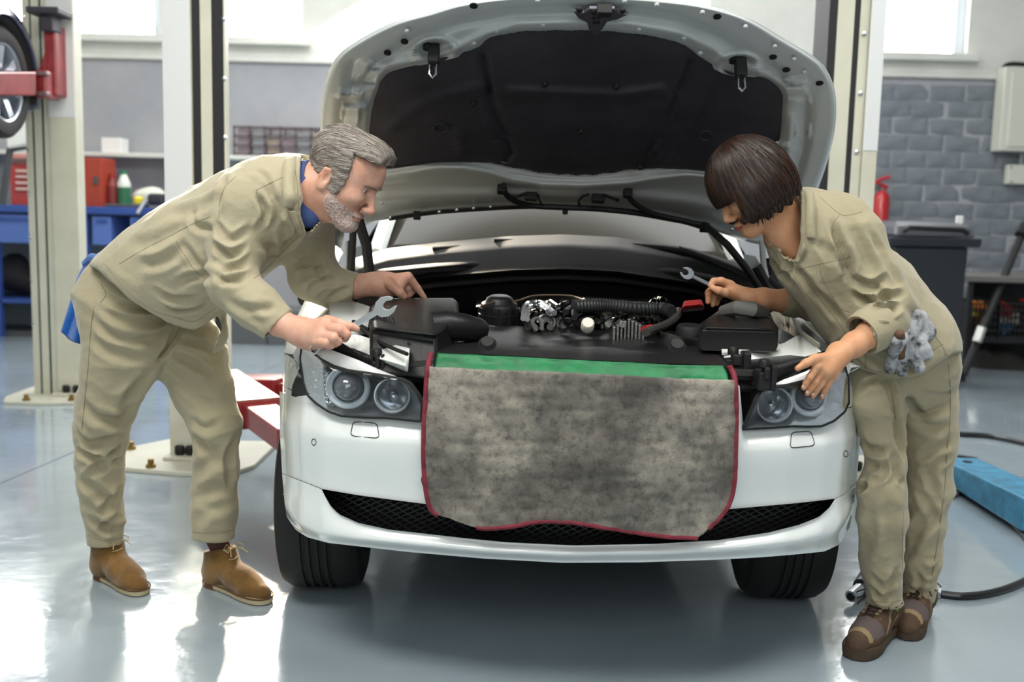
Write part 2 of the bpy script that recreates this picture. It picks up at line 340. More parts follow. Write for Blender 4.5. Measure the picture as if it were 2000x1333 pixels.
# grille mouth: wall, dark backing, lattice
n = 120; top, bot = rowx(MT, n, 631, 1629), rowx(MB_, n, 631, 1629)
MB().loft([[S(*p, .005) for p in top], [S(*p, .11) for p in top], [S(*p, .11) for p in bot], [S(*p, .0) for p in bot]]).obj('grille_recess', M_matt, car, angle=40)
g = MB(); T = lambda x: byx(MT, [x])[0]; Bt = lambda x: byx(MB_, [x])[0]
def lattice(sl):
    c = 300
    while c < 2000:
        seg = []
        for x in np.arange(632, 1629, 7):
            y = 1010+sl*(x-1130-(c-1130)*1.0)*1.0
            if T(x)-1 < y < Bt(x)+1: seg.append(S(x, y, .045))
            elif len(seg) > 1: g.tube(seg, .0022, 4, caps=False); seg = []
            else: seg = []
        if len(seg) > 1: g.tube(seg, .0022, 4, caps=False)
        c += 23
lattice(.62); lattice(-.42)
q = g.obj('grille_mesh', M_sat, car); q['kind'] = 'stuff'
bbv = BVHTree.FromObject(bump_, bpy.context.evaluated_depsgraph_get())
def onb(x, y, o=.0005):
    d = ray(x, y).normalized(); h = bbv.ray_cast(CAM, d); return (h[0]-d*o) if h[0] else S(x, y, 0)
def line(name, px, off=-.002, r=.0014, m=M_gap, n=40, closed=False, parent=car):
    P = arc(px+([px[0]] if closed else []), n); return MB().tube([onb(x, y) if parent is not car else S(x, y, off) for x, y in P], r, 5, caps=not closed).obj(name, m, parent)
OB = lambda y: 0
line('panel_gap', [(548, 749), (562, 758), (580, 768), (600, 770)], .022, parent=bump_); line('panel_gap', [(1657, 797), (1662, 796), (1666, 792)], .02, parent=bump_)
line('panel_gap', [(553, 966), (575, 983), (605, 996), (640, 1006)], -.006, .001, mat('soft_gap', '9aa09f', .6), parent=bump_); line('panel_gap', [(1612, 1034), (1628, 1026), (1640, 1016), (1648, 1009)], -.006, .001, MATS['soft_gap'], parent=bump_)
def rrect(P, r=.22, n=5):
    out = []
    for i in range(4):
        a, b, c = [np.array(P[(i+k-1) % 4], float) for k in range(3)]
        for t in np.linspace(0, 1, n): p0 = b+(a-b)*r; p1 = b+(c-b)*r; out.append(tuple((1-t)**2*p0+2*t*(1-t)*b+t*t*p1))
    return out
for P in ([(690, 824), (736, 827), (741, 857), (684, 852)], [(1546, 845), (1584, 843), (1592, 871), (1543, 876)]):
    R = rrect(P); R.append(R[0]); MB().tube([onb(x, y) for x, y in R], .0014, 5).obj('washer_cover_gap', M_gap, bump_)
for c in ((613, 864), (1652, 887)):
    MB().tube([onb(c[0]+4.3*math.cos(t), c[1]+6.2*math.sin(t)) for t in np.linspace(0, 2*math.pi, 20)], .0012, 5).obj('parking_sensor', M_gap, bump_)
MB().tube([onb(x, y) for x, y in ((829, 923), (825, 927), (823, 938), (825, 947), (829, 950))], .0012, 5).obj('tow_cover_gap', M_gap, bump_)
# ---- wings, sills, doors, cabin
def wing(s):
    fx = lambda a: XC+s*a; rows = []; Ds = np.linspace(2.93, 4.3, 36)
    for D in Ds:
        t = (D-2.93)/1.35; z0 = .86+.13*min(1, t*2.2)**.7+.03*t; ai = .80-.05*min(1, t*3); sh = plan_side(D)
        arch = .345+math.sqrt(max(0, .375**2-(D-3.41)**2)) if abs(D-3.41) < .375 else .36
        sec = [(ai, z0-.05), (ai, z0), (ai+.04, z0+.006), (sh-.035, z0-.025), (sh-.008, z0-.09), (sh, z0-.19), (sh-.003, max(arch+.05, z0-.36)), (sh-.004, arch), (sh-.08, arch)]
        rows.append([Vector((fx(a), D, z)) for a, z in resamp(sec, 26)])
    return MB().loft(rows).obj('wing', M_car, car, angle=50)
def plan_side(D): return float(np.interp(D-2.585, [.3, .37, .48, .62, .9, 1.2, 1.8], [.791, .832, .867, .9, .923, .935, .94]))
wing(-1); wing(1)
for s in (-1, 1):
    rows = []
    for D in np.linspace(4.3, 7.0, 20):
        t = (D-4.3)/2.7; sh = .915-.07*t**3
        rows.append([Vector((XC+s*a, D, z)) for a, z in resamp([(sh-.05, .34), (sh, .42), (sh+.004, .8), (sh-.03, 1.05), (sh-.07, 1.12), (sh-.08, 1.13)], 16)])
    MB().loft(rows).obj('body_side', M_car, car, angle=50)
rows = []
for k, (D, z, h) in enumerate([(5.0, 1.60, .60), (5.3, 1.64, .6), (5.9, 1.65, .6), (6.4, 1.56, .58)]):
    rows.append([Vector((XC+h*u, D, z-.05*u*u)) for u in np.linspace(-1, 1, 14)])
MB().loft(rows).obj('roof', M_car, car, solid=.03)
MB().loft([[Vector((XC+h*u, D, z-.03*u*u)) for u in np.linspace(-1, 1, 8)] for D, z, h in ((6.38, 1.55, .57), (7.0, 1.14, .72), (7.35, 1.12, .76), (7.45, .6, .8), (7.4, .36, .76))]).obj('boot', M_car, car, angle=20)
M_glassd = mat('tinted_glass', '16191a', .04, spec=.8, coat=1.)
M_ws = mat('windscreen_glass', '36342d', .12, spec=.35, ior=1.18)
for s in (-1, 1):
    MB().loft([[Vector((XC+s*.835, D, z0)), Vector((XC+s*.62, lerp(D, 5.7, .25), z1))] for D, z0, z1 in ((4.5, 1.13, 1.5), (5.2, 1.13, 1.62), (6.0, 1.13, 1.62), (6.7, 1.14, 1.5))]).obj('side_glass', M_glassd, car, solid=.006)
    MB().tube([Vector((XC+s*.74, 4.2, 1.1)), Vector((XC+s*.7, 4.6, 1.37)), Vector((XC+s*.6, 5.0, 1.6))], .035, 8).obj('door_pillar', M_car, car)
def ws(u, v): x = lerp(-.74, .74, u)*lerp(1, .8, v); return Vector((XC+x, 4.06+.85*v+.14*(x/.74)**2*1.0, 1.11+.46*v-.03*x*x))
MB().grid(ws, 24, 10).obj('windscreen', M_ws, car, solid=.006)
# ---- wheels
def wheel(s, D=3.41):
    c = Vector((.155+s*.77, D, .338)); R = .332; w = .135
    prof = [(.20, -w*.82), (.235, -w*.98), (.28, -w), (.312, -w*.93), (.327, -w*.76), (.332, -w*.5)]
    for k in range(1, 5):
        x = -w*.5+w*k/4.-w*.0; x = -w*.5+k*w*.2; prof += [(.332, x-.008), (.324, x-.006), (.324, x+.006), (.332, x+.008)]
    prof += [(.332, w*.5), (.327, w*.76), (.312, w*.93), (.28, w), (.235, w*.98), (.20, w*.82)]
    M = frame(c, Vector((s*1, -.05, 0)))
    t = MB().lathe(prof, M, 64, caps=False).obj('tyre', M_tyre, car, angle=30)
    rim = MB().lathe([(.205, -w*.8), (.205, w*.8), (.19, w*.72), (.18, w*.5), (.05, w*.55), (0, w*.6)], M, 40, caps=False)
    for k in range(10):
        Q = M @ Matrix.Rotation(k*math.pi/5, 4, 'Z'); rim.box((.03, -.016, w*.5), (.19, .016, w*.72), M=Q)
    rim.obj('wheel_rim', M_alu, t, angle=30)
wheel(-1); wheel(1); wheel(-1, 6.28); wheel(1, 6.28)
# dark underside of the engine bay, and inner arches
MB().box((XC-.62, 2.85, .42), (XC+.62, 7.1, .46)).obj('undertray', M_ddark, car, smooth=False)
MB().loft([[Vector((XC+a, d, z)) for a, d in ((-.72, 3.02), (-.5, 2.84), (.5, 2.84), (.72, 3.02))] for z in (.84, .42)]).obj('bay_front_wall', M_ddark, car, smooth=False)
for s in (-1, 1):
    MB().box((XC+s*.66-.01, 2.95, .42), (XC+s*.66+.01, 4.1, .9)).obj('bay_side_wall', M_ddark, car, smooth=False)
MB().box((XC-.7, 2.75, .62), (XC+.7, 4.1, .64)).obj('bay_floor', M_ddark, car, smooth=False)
# ---- headlights
M_lens = bpy.data.materials.new('clear_lens'); M_lens.use_nodes = True; _T = M_lens.node_tree; _T.nodes.clear()
_o = _T.nodes.new('ShaderNodeOutputMaterial'); _m = _T.nodes.new('ShaderNodeMixShader'); _a = _T.nodes.new('ShaderNodeBsdfTransparent'); _a.inputs[0].default_value = (.95, .96, .97, 1)
_g = _T.nodes.new('ShaderNodeBsdfGlossy'); _g.inputs['Roughness'].default_value = .03; _w = _T.nodes.new('ShaderNodeLayerWeight'); _w.inputs[0].default_value = .22
_q = _T.nodes.new('ShaderNodeMath'); _q.operation = 'MULTIPLY_ADD'; _q.inputs[1].default_value = .75; _q.inputs[2].default_value = .05
_T.links.new(_w.outputs['Fresnel'], _q.inputs[0]); _T.links.new(_q.outputs[0], _m.inputs[0]); _T.links.new(_a.outputs[0], _m.inputs[1]); _T.links.new(_g.outputs[0], _m.inputs[2]); _T.links.new(_m.outputs[0], _o.inputs[0])
M_hous = mat('lamp_housing', '666b70', .3, metal=.35, coat=.3); M_refl = mat('lamp_reflector', 'c8ccd0', .12, metal=1.); M_ring = mat('lamp_ring', 'dfe6ea', .15, spec=.9, coat=1., metal=.4); M_crys = mat('lamp_crystal', 'c3ccd4', .1, metal=.75)
M_ball = mat('projector_ball', '50565c', .04, spec=1., coat=1.)
def fillpoly(P3, name, m, parent, solid=0.):
    me = bpy.data.meshes.new(name); bm = bmesh.new(); vs = [bm.verts.new(p) for p in P3]; f = bm.faces.new(vs); bmesh.ops.triangulate(bm, faces=[f]); bm.to_mesh(me); bm.free(); me.materials.append(m)
    return link(name, me, parent, False, solid=solid)
def polar(out, c, nr, fn, name, m, parent, solid=0.):
    """surface filling a pixel outline, fn(px, py, t) -> point; t is 1 at the outline"""
    n = len(out); rows = [[fn(c[0]+(p[0]-c[0])*t, c[1]+(p[1]-c[1])*t, t) for p in out] for t in [max(.02, k/nr) for k in range(nr+1)]]
    q = MB().loft(rows, True); q.add([], []); q.f.append(tuple(range(n))); q.mi.append(0); return q.obj(name, m, parent, angle=60, solid=solid)
def headlight(out, c, big, small, strip, cover, leds, back):
    O = resamp(out+[out[0]], 110)[:-1]
    h = polar(O, c, 10, lambda x, y, t: S(x, y, .012+back*(1-t**4)), 'headlight', M_hous, car)
    MB().tube([S(x, y, .010) for x, y in O+[O[0]]], .0052, 6, caps=False).obj('lamp_seal', M_matt, h)
    def disc(cx, cy, r, off, prof, m, name, n=40):
        p = S(cx, cy, off); px = r/2000*(p.y+.1); nrm = Vector((0, -1, .04)); return MB().lathe([(a*px, b) for a, b in prof], frame(p, nrm), n, caps=False).obj(name, m, h, angle=50)
    (bx, by, br), (sx, sy, sr) = big, small
    disc(bx, by, br, back*.75, [(1.0, .02), (.98, .032), (.93, .036), (.9, .028), (.82, .014), (.76, .018), (.72, .024), (.68, .018), (.66, .0)], M_ring, 'halo_ring')
    disc(bx, by, br, back*.8, [(.66, .03), (.64, .034), (.62, .03), (.52, .046), (.36, .058), (.18, .064), (.001, .066)], M_ball, 'projector_ball')
    disc(sx, sy, sr, back*.75, [(1.0, .02), (.98, .03), (.9, .033), (.86, .024), (.84, .012)], M_ring, 'halo_ring')
    disc(sx, sy, sr, back*.75, [(.84, .012), (.7, -.012), (.45, -.03), (.2, -.038), (.19, -.01), (.15, .0), (.001, .004)], M_refl, 'reflector_bowl')
    lb = MB()
    for (x, y, r) in leds:
        lb.lathe([(.0, .012), (r*.7, .007), (r, 0)], frame(S(x, y, back*.55), (random.uniform(-.4, .4), -1, random.uniform(-.3, .4))), 5)
    q = lb.obj('indicator_crystals', M_crys, h, smooth=False); q['kind'] = 'stuff'
    l = polar(O, c, 10, lambda x, y, t: S(x, y, .006-.012*(1-t**3)), 'lens', M_lens, h)
    MB().loft([[S(*p, o) for p in resamp(q, 40)] for q, o in ((strip[0], .03), ([((a[0]+b[0])/2, (a[1]+b[1])/2) for a, b in zip(resamp(strip[0], 40), resamp(strip[1], 40))], .016), (strip[1], .012))]).obj('lamp_brow', mat('pale_painted_brow', 'd4d6d4', .25, coat=.8), h, angle=60)
    cv = polar(resamp(cover+[cover[0]], 60)[:-1], (sum(p[0] for p in cover)/len(cover), sum(p[1] for p in cover)/len(cover)), 5, lambda x, y, t: S(x, y, .06-.012*(1-t**4)), 'lamp_top_cover', M_matt, h)
    return h
def ledfield(px0, px1, py0, py1, keep, n=150):
    out = []
    while len(out) < n:
        x, y = random.uniform(px0, px1), random.uniform(py0, py1)
        if keep(x, y): out.append((x, y, random.uniform(.005, .009)))
    return out
def inside(P):
    def f(x, y):
        r = False
        for (a, b), (c, d) in zip(P, P[1:]+P[:1]):
            if (b > y) != (d > y) and x < (c-a)*(y-b)/(d-b)+a: r = not r
        return r
    return f
HL = [(603, 683), (591, 678), (588, 699), (594, 747)]+HLbot_l+[(825, 789), (818, 771), (803, 750), (786, 741), (770, 739), (725, 731), (680, 725), (650, 716), (625, 703)]
headlight(HL, (700, 765), (683, 754, 43), (768, 771, 35),
    ([(606, 676), (623, 679), (650, 685), (698, 703), (740, 722), (786, 740)], [(606, 684), (621, 702), (650, 717), (680, 726), (725, 733), (786, 742)]),
    [(612, 668), (640, 672), (665, 668), (700, 690), (750, 700), (785, 712), (805, 728), (806, 750), (786, 739), (740, 720), (698, 702), (650, 685)],
    ledfield(602, 652, 692, 796, inside([(604, 694), (625, 708), (645, 718), (640, 745), (646, 770), (655, 795), (622, 782), (608, 760)])), .075)
HR = [(1452, 838), (1463, 810), (1475, 780), (1488, 762), (1500, 758), (1540, 753), (1600, 738), (1640, 702), (1648, 712), (1656, 740), (1657, 786)][:]+HLbot_r[::-1][1:-1]
headlight(HR, (1570, 788), (1577, 772, 40), (1508, 789, 35),
    ([(1499, 757), (1530, 742), (1571, 727), (1610, 710), (1636, 690)], [(1499, 760), (1530, 756), (1568, 750), (1605, 735), (1641, 703)]),
    [(1478, 722), (1520, 712), (1570, 698), (1610, 685), (1622, 692), (1571, 726), (1500, 756), (1486, 762), (1476, 740)],
    ledfield(1610, 1650, 715, 805, inside([(1622, 740), (1645, 722), (1650, 760), (1644, 795), (1630, 803), (1612, 796), (1616, 770)])), .075)
# ---- engine bay; E meets the gently rising deck of the bay
def E(px, py, dz=0.):
    d = ray(px, py); k = .075; z0 = .89+dz-CAM.z; t = (z0-2.7*k)/(d.z-k*d.y); return CAM+d*t
def slab(name, px, dz, thick, m, bevel=.006, parent=car, sub=0, smooth=False):
    return MB().prism([E(x, y, dz) for x, y in px], (0, .01, -thick)).obj(name, m, parent, smooth=smooth, bevel=bevel, bseg=3, angle=60)
rc = MB().loft([[E(*p, .0) for p in rowx(r, 50, r[0][0], r[-1][0])] if k < 2 else [S(p[0], p[1], .03) for p in rowx(r, 50, r[0][0], r[-1][0])] for k, r in enumerate((
    [(876, 637), (950, 638), (1100, 642), (1286, 648), (1320, 658), (1409, 671)], [(866, 670), (1000, 668), (1100, 664), (1250, 671), (1400, 683)], [(850, 690), (1000, 697), (1150, 705), (1300, 712), (1420, 716)], [(846, 735), (1000, 735), (1130, 735), (1300, 740), (1432, 748)]))])
rc.obj('radiator_cover', M_sat, car, solid=.008, angle=30)
for c in ((952, 672), (1322, 676)):
    MB().lathe([(.0, .012), (.016, .012), (.02, .004), (.024, 0)], frame(S(c[0], c[1], .02), (0, -.7, .7)), 16).obj('cover_clip', M_matt, car)
cap = E(1347, 655, .03); MB().lathe([(.0, .03), (.035, .03), (.04, .024), (.042, 0)], frame(cap, (0, -.1, 1)), 28).obj('coolant_cap', M_matt, car, angle=40)
for k in range(4): pass
# white front-panel pieces left and right
def flat(name, px, dzs, m=M_carin, solid=.006, parent=car):
    return fillpoly([E(x, y, d) for (x, y), d in zip(px, dzs)], name, m, parent, solid)
flat('front_panel', [(700, 640), (735, 643), (853, 655), (853, 676), (790, 672), (735, 664)], [.02]*6)
MB().loft([[E(*p, d) for p in resamp(r, 24)] for r, d in (([(640, 655), (700, 655), (740, 668), (800, 682)], .03), ([(640, 672), (690, 680), (740, 700), (796, 716)], .0), ([(640, 690), (690, 700), (740, 720), (796, 735)], -.05))]).obj('inner_wing', M_carin, car, solid=.005)
flat('front_panel', [(1408, 672), (1520, 663), (1522, 682), (1470, 685), (1410, 692)], [.02]*5)
MB().loft([[E(*p, d) for p in resamp(r, 24)] for r, d in (([(1412, 690), (1470, 684), (1530, 672), (1560, 655), (1590, 672), (1605, 690)], .02), ([(1416, 706), (1470, 702), (1540, 694), (1600, 700), (1612, 702)], .0), ([(1416, 722), (1470, 718), (1540, 712), (1600, 714), (1612, 712)], -.03))]).obj('inner_wing', M_carin, car, solid=.005)
MB().loft([[E(*p, d) for p in resamp(r, 16)] for r, d in (([(1505, 612), (1540, 600), (1556, 640), (1600, 672)], .04), ([(1518, 640), (1540, 650), (1565, 665), (1600, 690)], .0))]).obj('inner_wing', mat('dusty_paint', '8b887c', .6), car, solid=.005)
MB().loft([[E(*p, d) for p in resamp(r, 16)] for r, d in (([(642, 592), (690, 590), (722, 600)], .06), ([(644, 625), (700, 628), (724, 620)], .03), ([(650, 650), (700, 655), (740, 650)], .0))]).obj('inner_wing', MATS['dusty_paint'] if 0 else M_carin, car, solid=.005)
# latches and brackets beside the radiator cover
def bracket(cx, cy, w=26, h=26, dz=.0):
    b = MB(); p = E(cx, cy, dz); s = 1/2000*p.y
    b.box((p.x-w*s, p.y-.02, p.z-.05), (p.x+w*s, p.y+.05, p.z)); b.box((p.x-w*s*.5, p.y-.03, p.z-.02), (p.x+w*s*.2, p.y+.01, p.z+.014)); b.box((p.x+w*s*.3, p.y-.03, p.z-.05), (p.x+w*s*.9, p.y+.02, p.z+.02))
    b.obj('latch_bracket', M_matt, car, smooth=False, bevel=.006)
    MB().lathe([(0, .02), (.012, .02), (.015, .014), (.015, 0)], frame(p+Vector((-w*s*.4, -.01, .012)), (0, 0, 1)), 16).obj('bracket_bolt', M_sat, car)
bracket(815, 690, 26, 26, .01); bracket(1440, 700, 26, 26, .01); bracket(742, 704, 14, 16, -.01); bracket(1497, 725, 18, 20, .005)
for r in (([(800, 716), (850, 712)], .02), ([(1428, 732), (1475, 734)], .02)):
    P = [S(x, y, .05) for x, y in r[0]]; MB().tube(P, .016, 8).obj('crash_bar', M_matt, car)
    MB().tube([p+Vector((0, .01, -.035)) for p in P], .014, 8).obj('crash_bar', M_matt, car)
# air box with ribs and its snout
ab = MB(); tp = [(728, 600), (745, 586), (880, 585), (891, 592), (893, 615), (862, 645), (850, 655), (730, 640)]
ab.loft([[E(x, y, .075) for x, y in tp], [E(x, y, .06) for x, y in [(721, 602), (742, 583), (884, 582), (896, 590), (897, 620), (866, 650), (853, 660), (722, 646)]], [E(x, y+10, .06)-Vector((0, 0, .1)) for x, y in [(721, 602), (742, 583), (884, 582), (896, 590), (897, 620), (866, 650), (853, 660), (722, 646)]]], True, True)
abo = ab.obj('air_box', M_sat, car, bevel=.01, bseg=3, angle=60)
for k in range(7):
    a, b = E(728+k*6, 612+k*1.5, .085), E(722+k*9, 643+k*1.2, .05); MB().tube([a, b], .006, 6).obj('air_box_rib', M_matt, abo)
MB().tube([E(845, 640, .055), E(870, 636, .06), E(905, 640, .05), E(935, 645, .03)], [.045, .042, .04, .035], 14).obj('intake_snout', M_sat, car)
# fuse and battery box at the right
bb = MB(); lo = [(1362, 634), (1402, 608), (1505, 617), (1522, 640), (1518, 650), (1368, 646)]
bb.loft([[E(x, y, .062) for x, y in [(1376, 632), (1410, 612), (1498, 620), (1510, 638), (1506, 643), (1380, 640)]], [E(x, y, .05) for x, y in lo], [E(x, y+18, .05)-Vector((0, 0, .03)) for x, y in lo]], True, True)
bb.obj('battery_box', M_sat, car, bevel=.008, bseg=3, angle=60)
MB().tube([E(1412, 608, .07), E(1440, 602, .09), E(1470, 604, .09), E(1494, 612, .07)], [.018, .024, .024, .018], 10).obj('fuse_cover', mat('grey_plastic', '6b6a66', .5), car)
rt = MB(); rt.loft([[E(x, y, .10) for x, y in [(1340, 588), (1366, 586), (1370, 594), (1336, 596)]], [E(x, y, .09) for x, y in [(1336, 588), (1370, 585), (1375, 598), (1331, 602)]], [E(x, y+8, .06) for x, y in [(1334, 588), (1372, 585), (1377, 598), (1329, 602)]]], True, True)
rt.obj('terminal_cover', M_redp, car, bevel=.006, bseg=3)
MB().tube([E(x, y, .06) for x, y in arc([(1325, 607), (1322, 618), (1305, 632), (1270, 645), (1262, 650)], 20)], .012, 8).obj('battery_cable', mat('grey_cable', '3a3835', .5), car)
MB().tube([E(x, y, .06) for x, y in ((1259, 645), (1272, 642))], .013, 8).obj('cable_end', M_redp, car)
# engine: filter cap, covers, chrome pipes, pulleys, alternator, corrugated hose, many small lines
def cyl(px, py, dz, r, h, m, name, ax=(0, -.12, 1), n=28, prof=None):
    p = E(px, py, dz); return MB().lathe(prof or [(0, h), (r*.82, h), (r, h*.85), (r, 0)], frame(p, ax), n).obj(name, m, car, angle=40)
eng = MB()
eng.loft([[E(x, y, d) for x, y in resamp(r, 40)] for r, d in (([(905, 650), (960, 655), (1100, 655), (1300, 652)], -.12), ([(915, 622), (1000, 615), (1100, 612), (1310, 620)], -.04), ([(930, 600), (1000, 585), (1130, 580), (1310, 590)], .02), ([(930, 585), (1000, 578), (1130, 574), (1310, 580)], -.02))])
eng.obj('engine_block', mat('oily_alloy', '2b2927', .5, metal=.4, bump=.3, bscale=60), car)
fc = cyl(975, 622, .0, .062, .05, M_sat, 'oil_filter_cap', prof=[(0, .075), (.03, .075), (.042, .068), (.048, .055), (.058, .05), (.062, .04), (.062, .02), (.068, .018), (.068, -.06)])
for k in range(12): 
    a = k*math.pi/6; p = E(975, 622, 0); MB().tube([p+Vector((.064*math.cos(a), .064*math.sin(a), -.05)), p+Vector((.064*math.cos(a), .064*math.sin(a), .035))], .006, 5).obj('cap_rib', M_matt, fc)
for P, r, m in (([(1022, 622), (1024, 600), (1035, 592), (1055, 592), (1075, 605), (1082, 612)], .009, M_chrome), ([(1030, 624), (1032, 604), (1042, 597), (1056, 598), (1070, 608)], .008, M_chrome), ([(1075, 590), (1090, 600)], .009, M_chrome),
                ([(1045, 640), (1040, 628), (1050, 622), (1058, 630), (1058, 642)], .006, M_alu), ([(1105, 610), (1120, 600), (1122, 620)], .01, M_sat), ([(940, 598), (970, 590), (1010, 588), (1045, 578), (1110, 578), (1140, 586)], .003, mat('brown_wire', '5b4a36', .6)), ([(1140, 586), (1200, 588), (1300, 596)], .003, M_sat)):
    MB().tube([E(x, y, .06) for x, y in arc(P, 24)], r, 8).obj('engine_pipe', m, car)
h = MB(); P = arc([(1120, 600), (1180, 598), (1240, 603), (1290, 604), (1312, 610)], 90); h.tube([E(x, y, .075) for x, y in P], [.019+.004*(i % 3 == 0) for i in range(90)], 12); h.obj('corrugated_hose', mat('hose_black', '232427', .45), car, angle=80)
for px, py, r, m in ((1150, 642, .055, M_matt), (1110, 640, .04, M_sat), (1066, 636, .03, M_alu), (1190, 642, .03, M_alu)):
    cyl(px, py, -.005, r, .04, m, 'pulley', (0, -.9, .4), prof=[(0, .03), (r*.25, .034), (r*.3, .02), (r*.75, .02), (r*.8, .034), (r, .034), (r, 0)])
cyl(1147, 640, .03, .02, .03, mat('pale_cap', 'd8d4c8', .4), 'pulley_cap', (0, -.8, .6), 16)
al = MB()
for k in range(9):
    p = E(1196+k*7, 636+abs(k-4)*1.0, .03); al.box((p.x-.004, p.y-.06, p.z-.05), (p.x+.004, p.y+.05, p.z+.025-abs(k-4)*.004))
al.obj('alternator', M_alu, car, smooth=False, bevel=.002)
rr = random.Random(3)
for k in range(46):
    x, y = rr.uniform(1010, 1290), rr.uniform(590, 640); a = rr.uniform(-.9, .9); L = rr.uniform(10, 34); d = rr.uniform(.0, .055)
    MB().tube([E(a_, b_, d+rr.uniform(-.01, .015)) for a_, b_ in arc([(x, y), (x+L*.5, y+rr.uniform(-8, 4)), (x+L, y+L*a*.5)], 8)], rr.choice((.003, .005, .008, .011)), 6).obj('engine_hose', rr.choice((M_matt, M_sat, M_sat, M_alu, M_matt, mat('oily_grey', '55524c', .4, metal=.6))), car)
for k in range(26):
    x, y = rr.uniform(1000, 1290), rr.uniform(592, 642); r = rr.uniform(.007, .016); cyl(x, y, rr.uniform(0, .04), r, rr.uniform(.01, .03), rr.choice((M_alu, M_sat, MATS['oily_grey'])), 'engine_fitting', (rr.uniform(-.5, .5), -.6, .8), 8)
for k in range(8):
    x, y = 1188+k*14+rr.uniform(-2, 2), 618+k*1.6+rr.uniform(-4, 4); cyl(x, y, .03, .012, .03, MATS['oily_grey'], 'injector_plug', (0, -.2, 1), 8)
# left tower: header tank, strut top, white washer lid and pipes
cyl(733, 612, .03, .075, .03, M_matt, 'strut_mount', (0.2, -.5, .8), prof=[(0, .02), (.03, .02), (.04, .012), (.07, .012), (.078, 0), (.078, -.04)])
for P in ([(690, 628), (720, 645), (745, 660), (790, 671), (850, 674)], [(690, 631), (718, 652), (740, 668), (770, 682), (795, 692)]):
    MB().tube([E(x, y, .035) for x, y in arc(P, 30)], .0055, 7).obj('bonnet_cable', M_matt, car)
MB().box((-.02, -.015, -.01), (.02, .015, .02), M=Matrix.Translation(E(738, 658, .035))).obj('cable_clip', M_matt, car, bevel=.005)
# firewall, cowl and wipers: from the windscreen foot forward
def CW(px, py, D): return U(px, py, D)
lip = [(690, 572), (760, 552), (860, 540), (1000, 528), (1100, 525), (1200, 530), (1350, 552), (1440, 580), (1510, 612)]
def rowcw(dy, D, c=.10, x0=690, x1=1515): return [CW(x, y+dy, D-c*(1-((x-1105)/420)**2)) for x, y in rowx(lip, 60, x0, x1)]
MB().loft([rowcw(-66, 4.1), rowcw(-40, 3.98), rowcw(-14, 3.92), rowcw(-4, 3.86), rowcw(0, 3.83), rowcw(5, 3.84), rowcw(9, 3.86), rowcw(14, 3.83), rowcw(20, 3.83), rowcw(27, 3.86), rowcw(60, 3.9), rowcw(100, 3.95)]).obj('cowl_panel', M_cowl, car, solid=.004, angle=30)
def blob(name, px, m, fn, c=None, nr=8):
    O = resamp(arc(px+[px[0]], 60), 61)[:-1]; c = c or (sum(p[0] for p in px)/len(px), sum(p[1] for p in px)/len(px)); return polar(O, c, nr, fn, name, m, car)
blob('cabin_filter_cover', [(722, 540), (740, 527), (840, 515), (930, 510), (952, 518), (960, 530), (880, 538), (800, 547), (735, 556)], M_cowl, lambda x, y, t: CW(x, y, 3.86-.07*(1-t**3)))
blob('cabin_filter_cover', [(1240, 530), (1290, 522), (1380, 535), (1430, 552), (1475, 580), (1480, 592), (1400, 568), (1300, 545)], M_cowl, lambda x, y, t: CW(x, y, 3.86-.07*(1-t**3)))
blob('wiper_motor_cover', [(1100, 480), (1160, 474), (1215, 478), (1223, 492), (1200, 512), (1165, 522), (1130, 508), (1105, 494)], M_matt, lambda x, y, t: CW(x, y, 3.98-.05*(1-t**3)))
for P in ([(845, 488), (900, 485), (1000, 482), (1088, 479)], [(870, 496), (950, 500), (1035, 504)], [(965, 472), (1080, 474), (1200, 478), (1320, 488), (1400, 512), (1480, 545)], [(1325, 486), (1360, 498), (1420, 525), (1470, 552)]):
    Q = arc(P, 20); MB().tube([CW(x, y, 3.98) for x, y in Q], [.012]*18+[.009, .006], 8).obj('wiper_arm', M_matt, car)
    MB().tube([CW(x, y-3, 3.985) for x, y in Q[2:]], .005, 6).obj('wiper_blade', M_sat, car)
# hinge arms, gas struts and door mirror at the left, strut and hinge at the right
for P, r, m in (([(690, 440), (688, 490), (686, 535)], .014, M_matt), ([(678, 470), (676, 535)], .007, M_chrome), ([(700, 430), (716, 480), (722, 540)], .02, M_matt)):
    MB().tube([CW(x, y, 3.9) for x, y in P], r, 8).obj('gas_strut', m, car)
for P, r, m in (([(1500, 505), (1508, 545), (1512, 590)], .014, M_matt), ([(1488, 470), (1492, 520), (1504, 570)], .012, M_under), ([(1478, 520), (1500, 560), (1545, 585)], .02, M_matt)):
    MB().tube([CW(x, y, 3.8) for x, y in P], r, 8).obj('gas_strut', m, car)
blob('door_mirror', [(628, 490), (640, 474), (668, 490), (664, 505), (650, 535), (640, 545), (630, 520)], M_car, lambda x, y, t: U(x, y, 4.45-.08*(1-t**3)))
blob('mirror_glass_back', [(630, 440), (650, 420), (672, 440), (668, 478), (655, 488), (632, 462)], M_matt, lambda x, y, t: U(x, y, 4.6-.08*(1-t**3)))
MB().tube([U(596, 585, 3.9), U(615, 560, 4.1), U(625, 520, 4.3)], .03, 8).obj('door_seal', M_matt, car)
for P, r, m in (([(1512, 545), (1560, 590), (1600, 635), (1635, 688)], .022, M_sat), ([(1528, 540), (1575, 588), (1620, 640), (1648, 690)], .012, M_chrome)):
    MB().tube([CW(x, y, lerp(3.7, 3.05, i/19)) for i, (x, y) in enumerate(arc(P, 20))], r, 10).obj('wing_edge_seal', m, car)
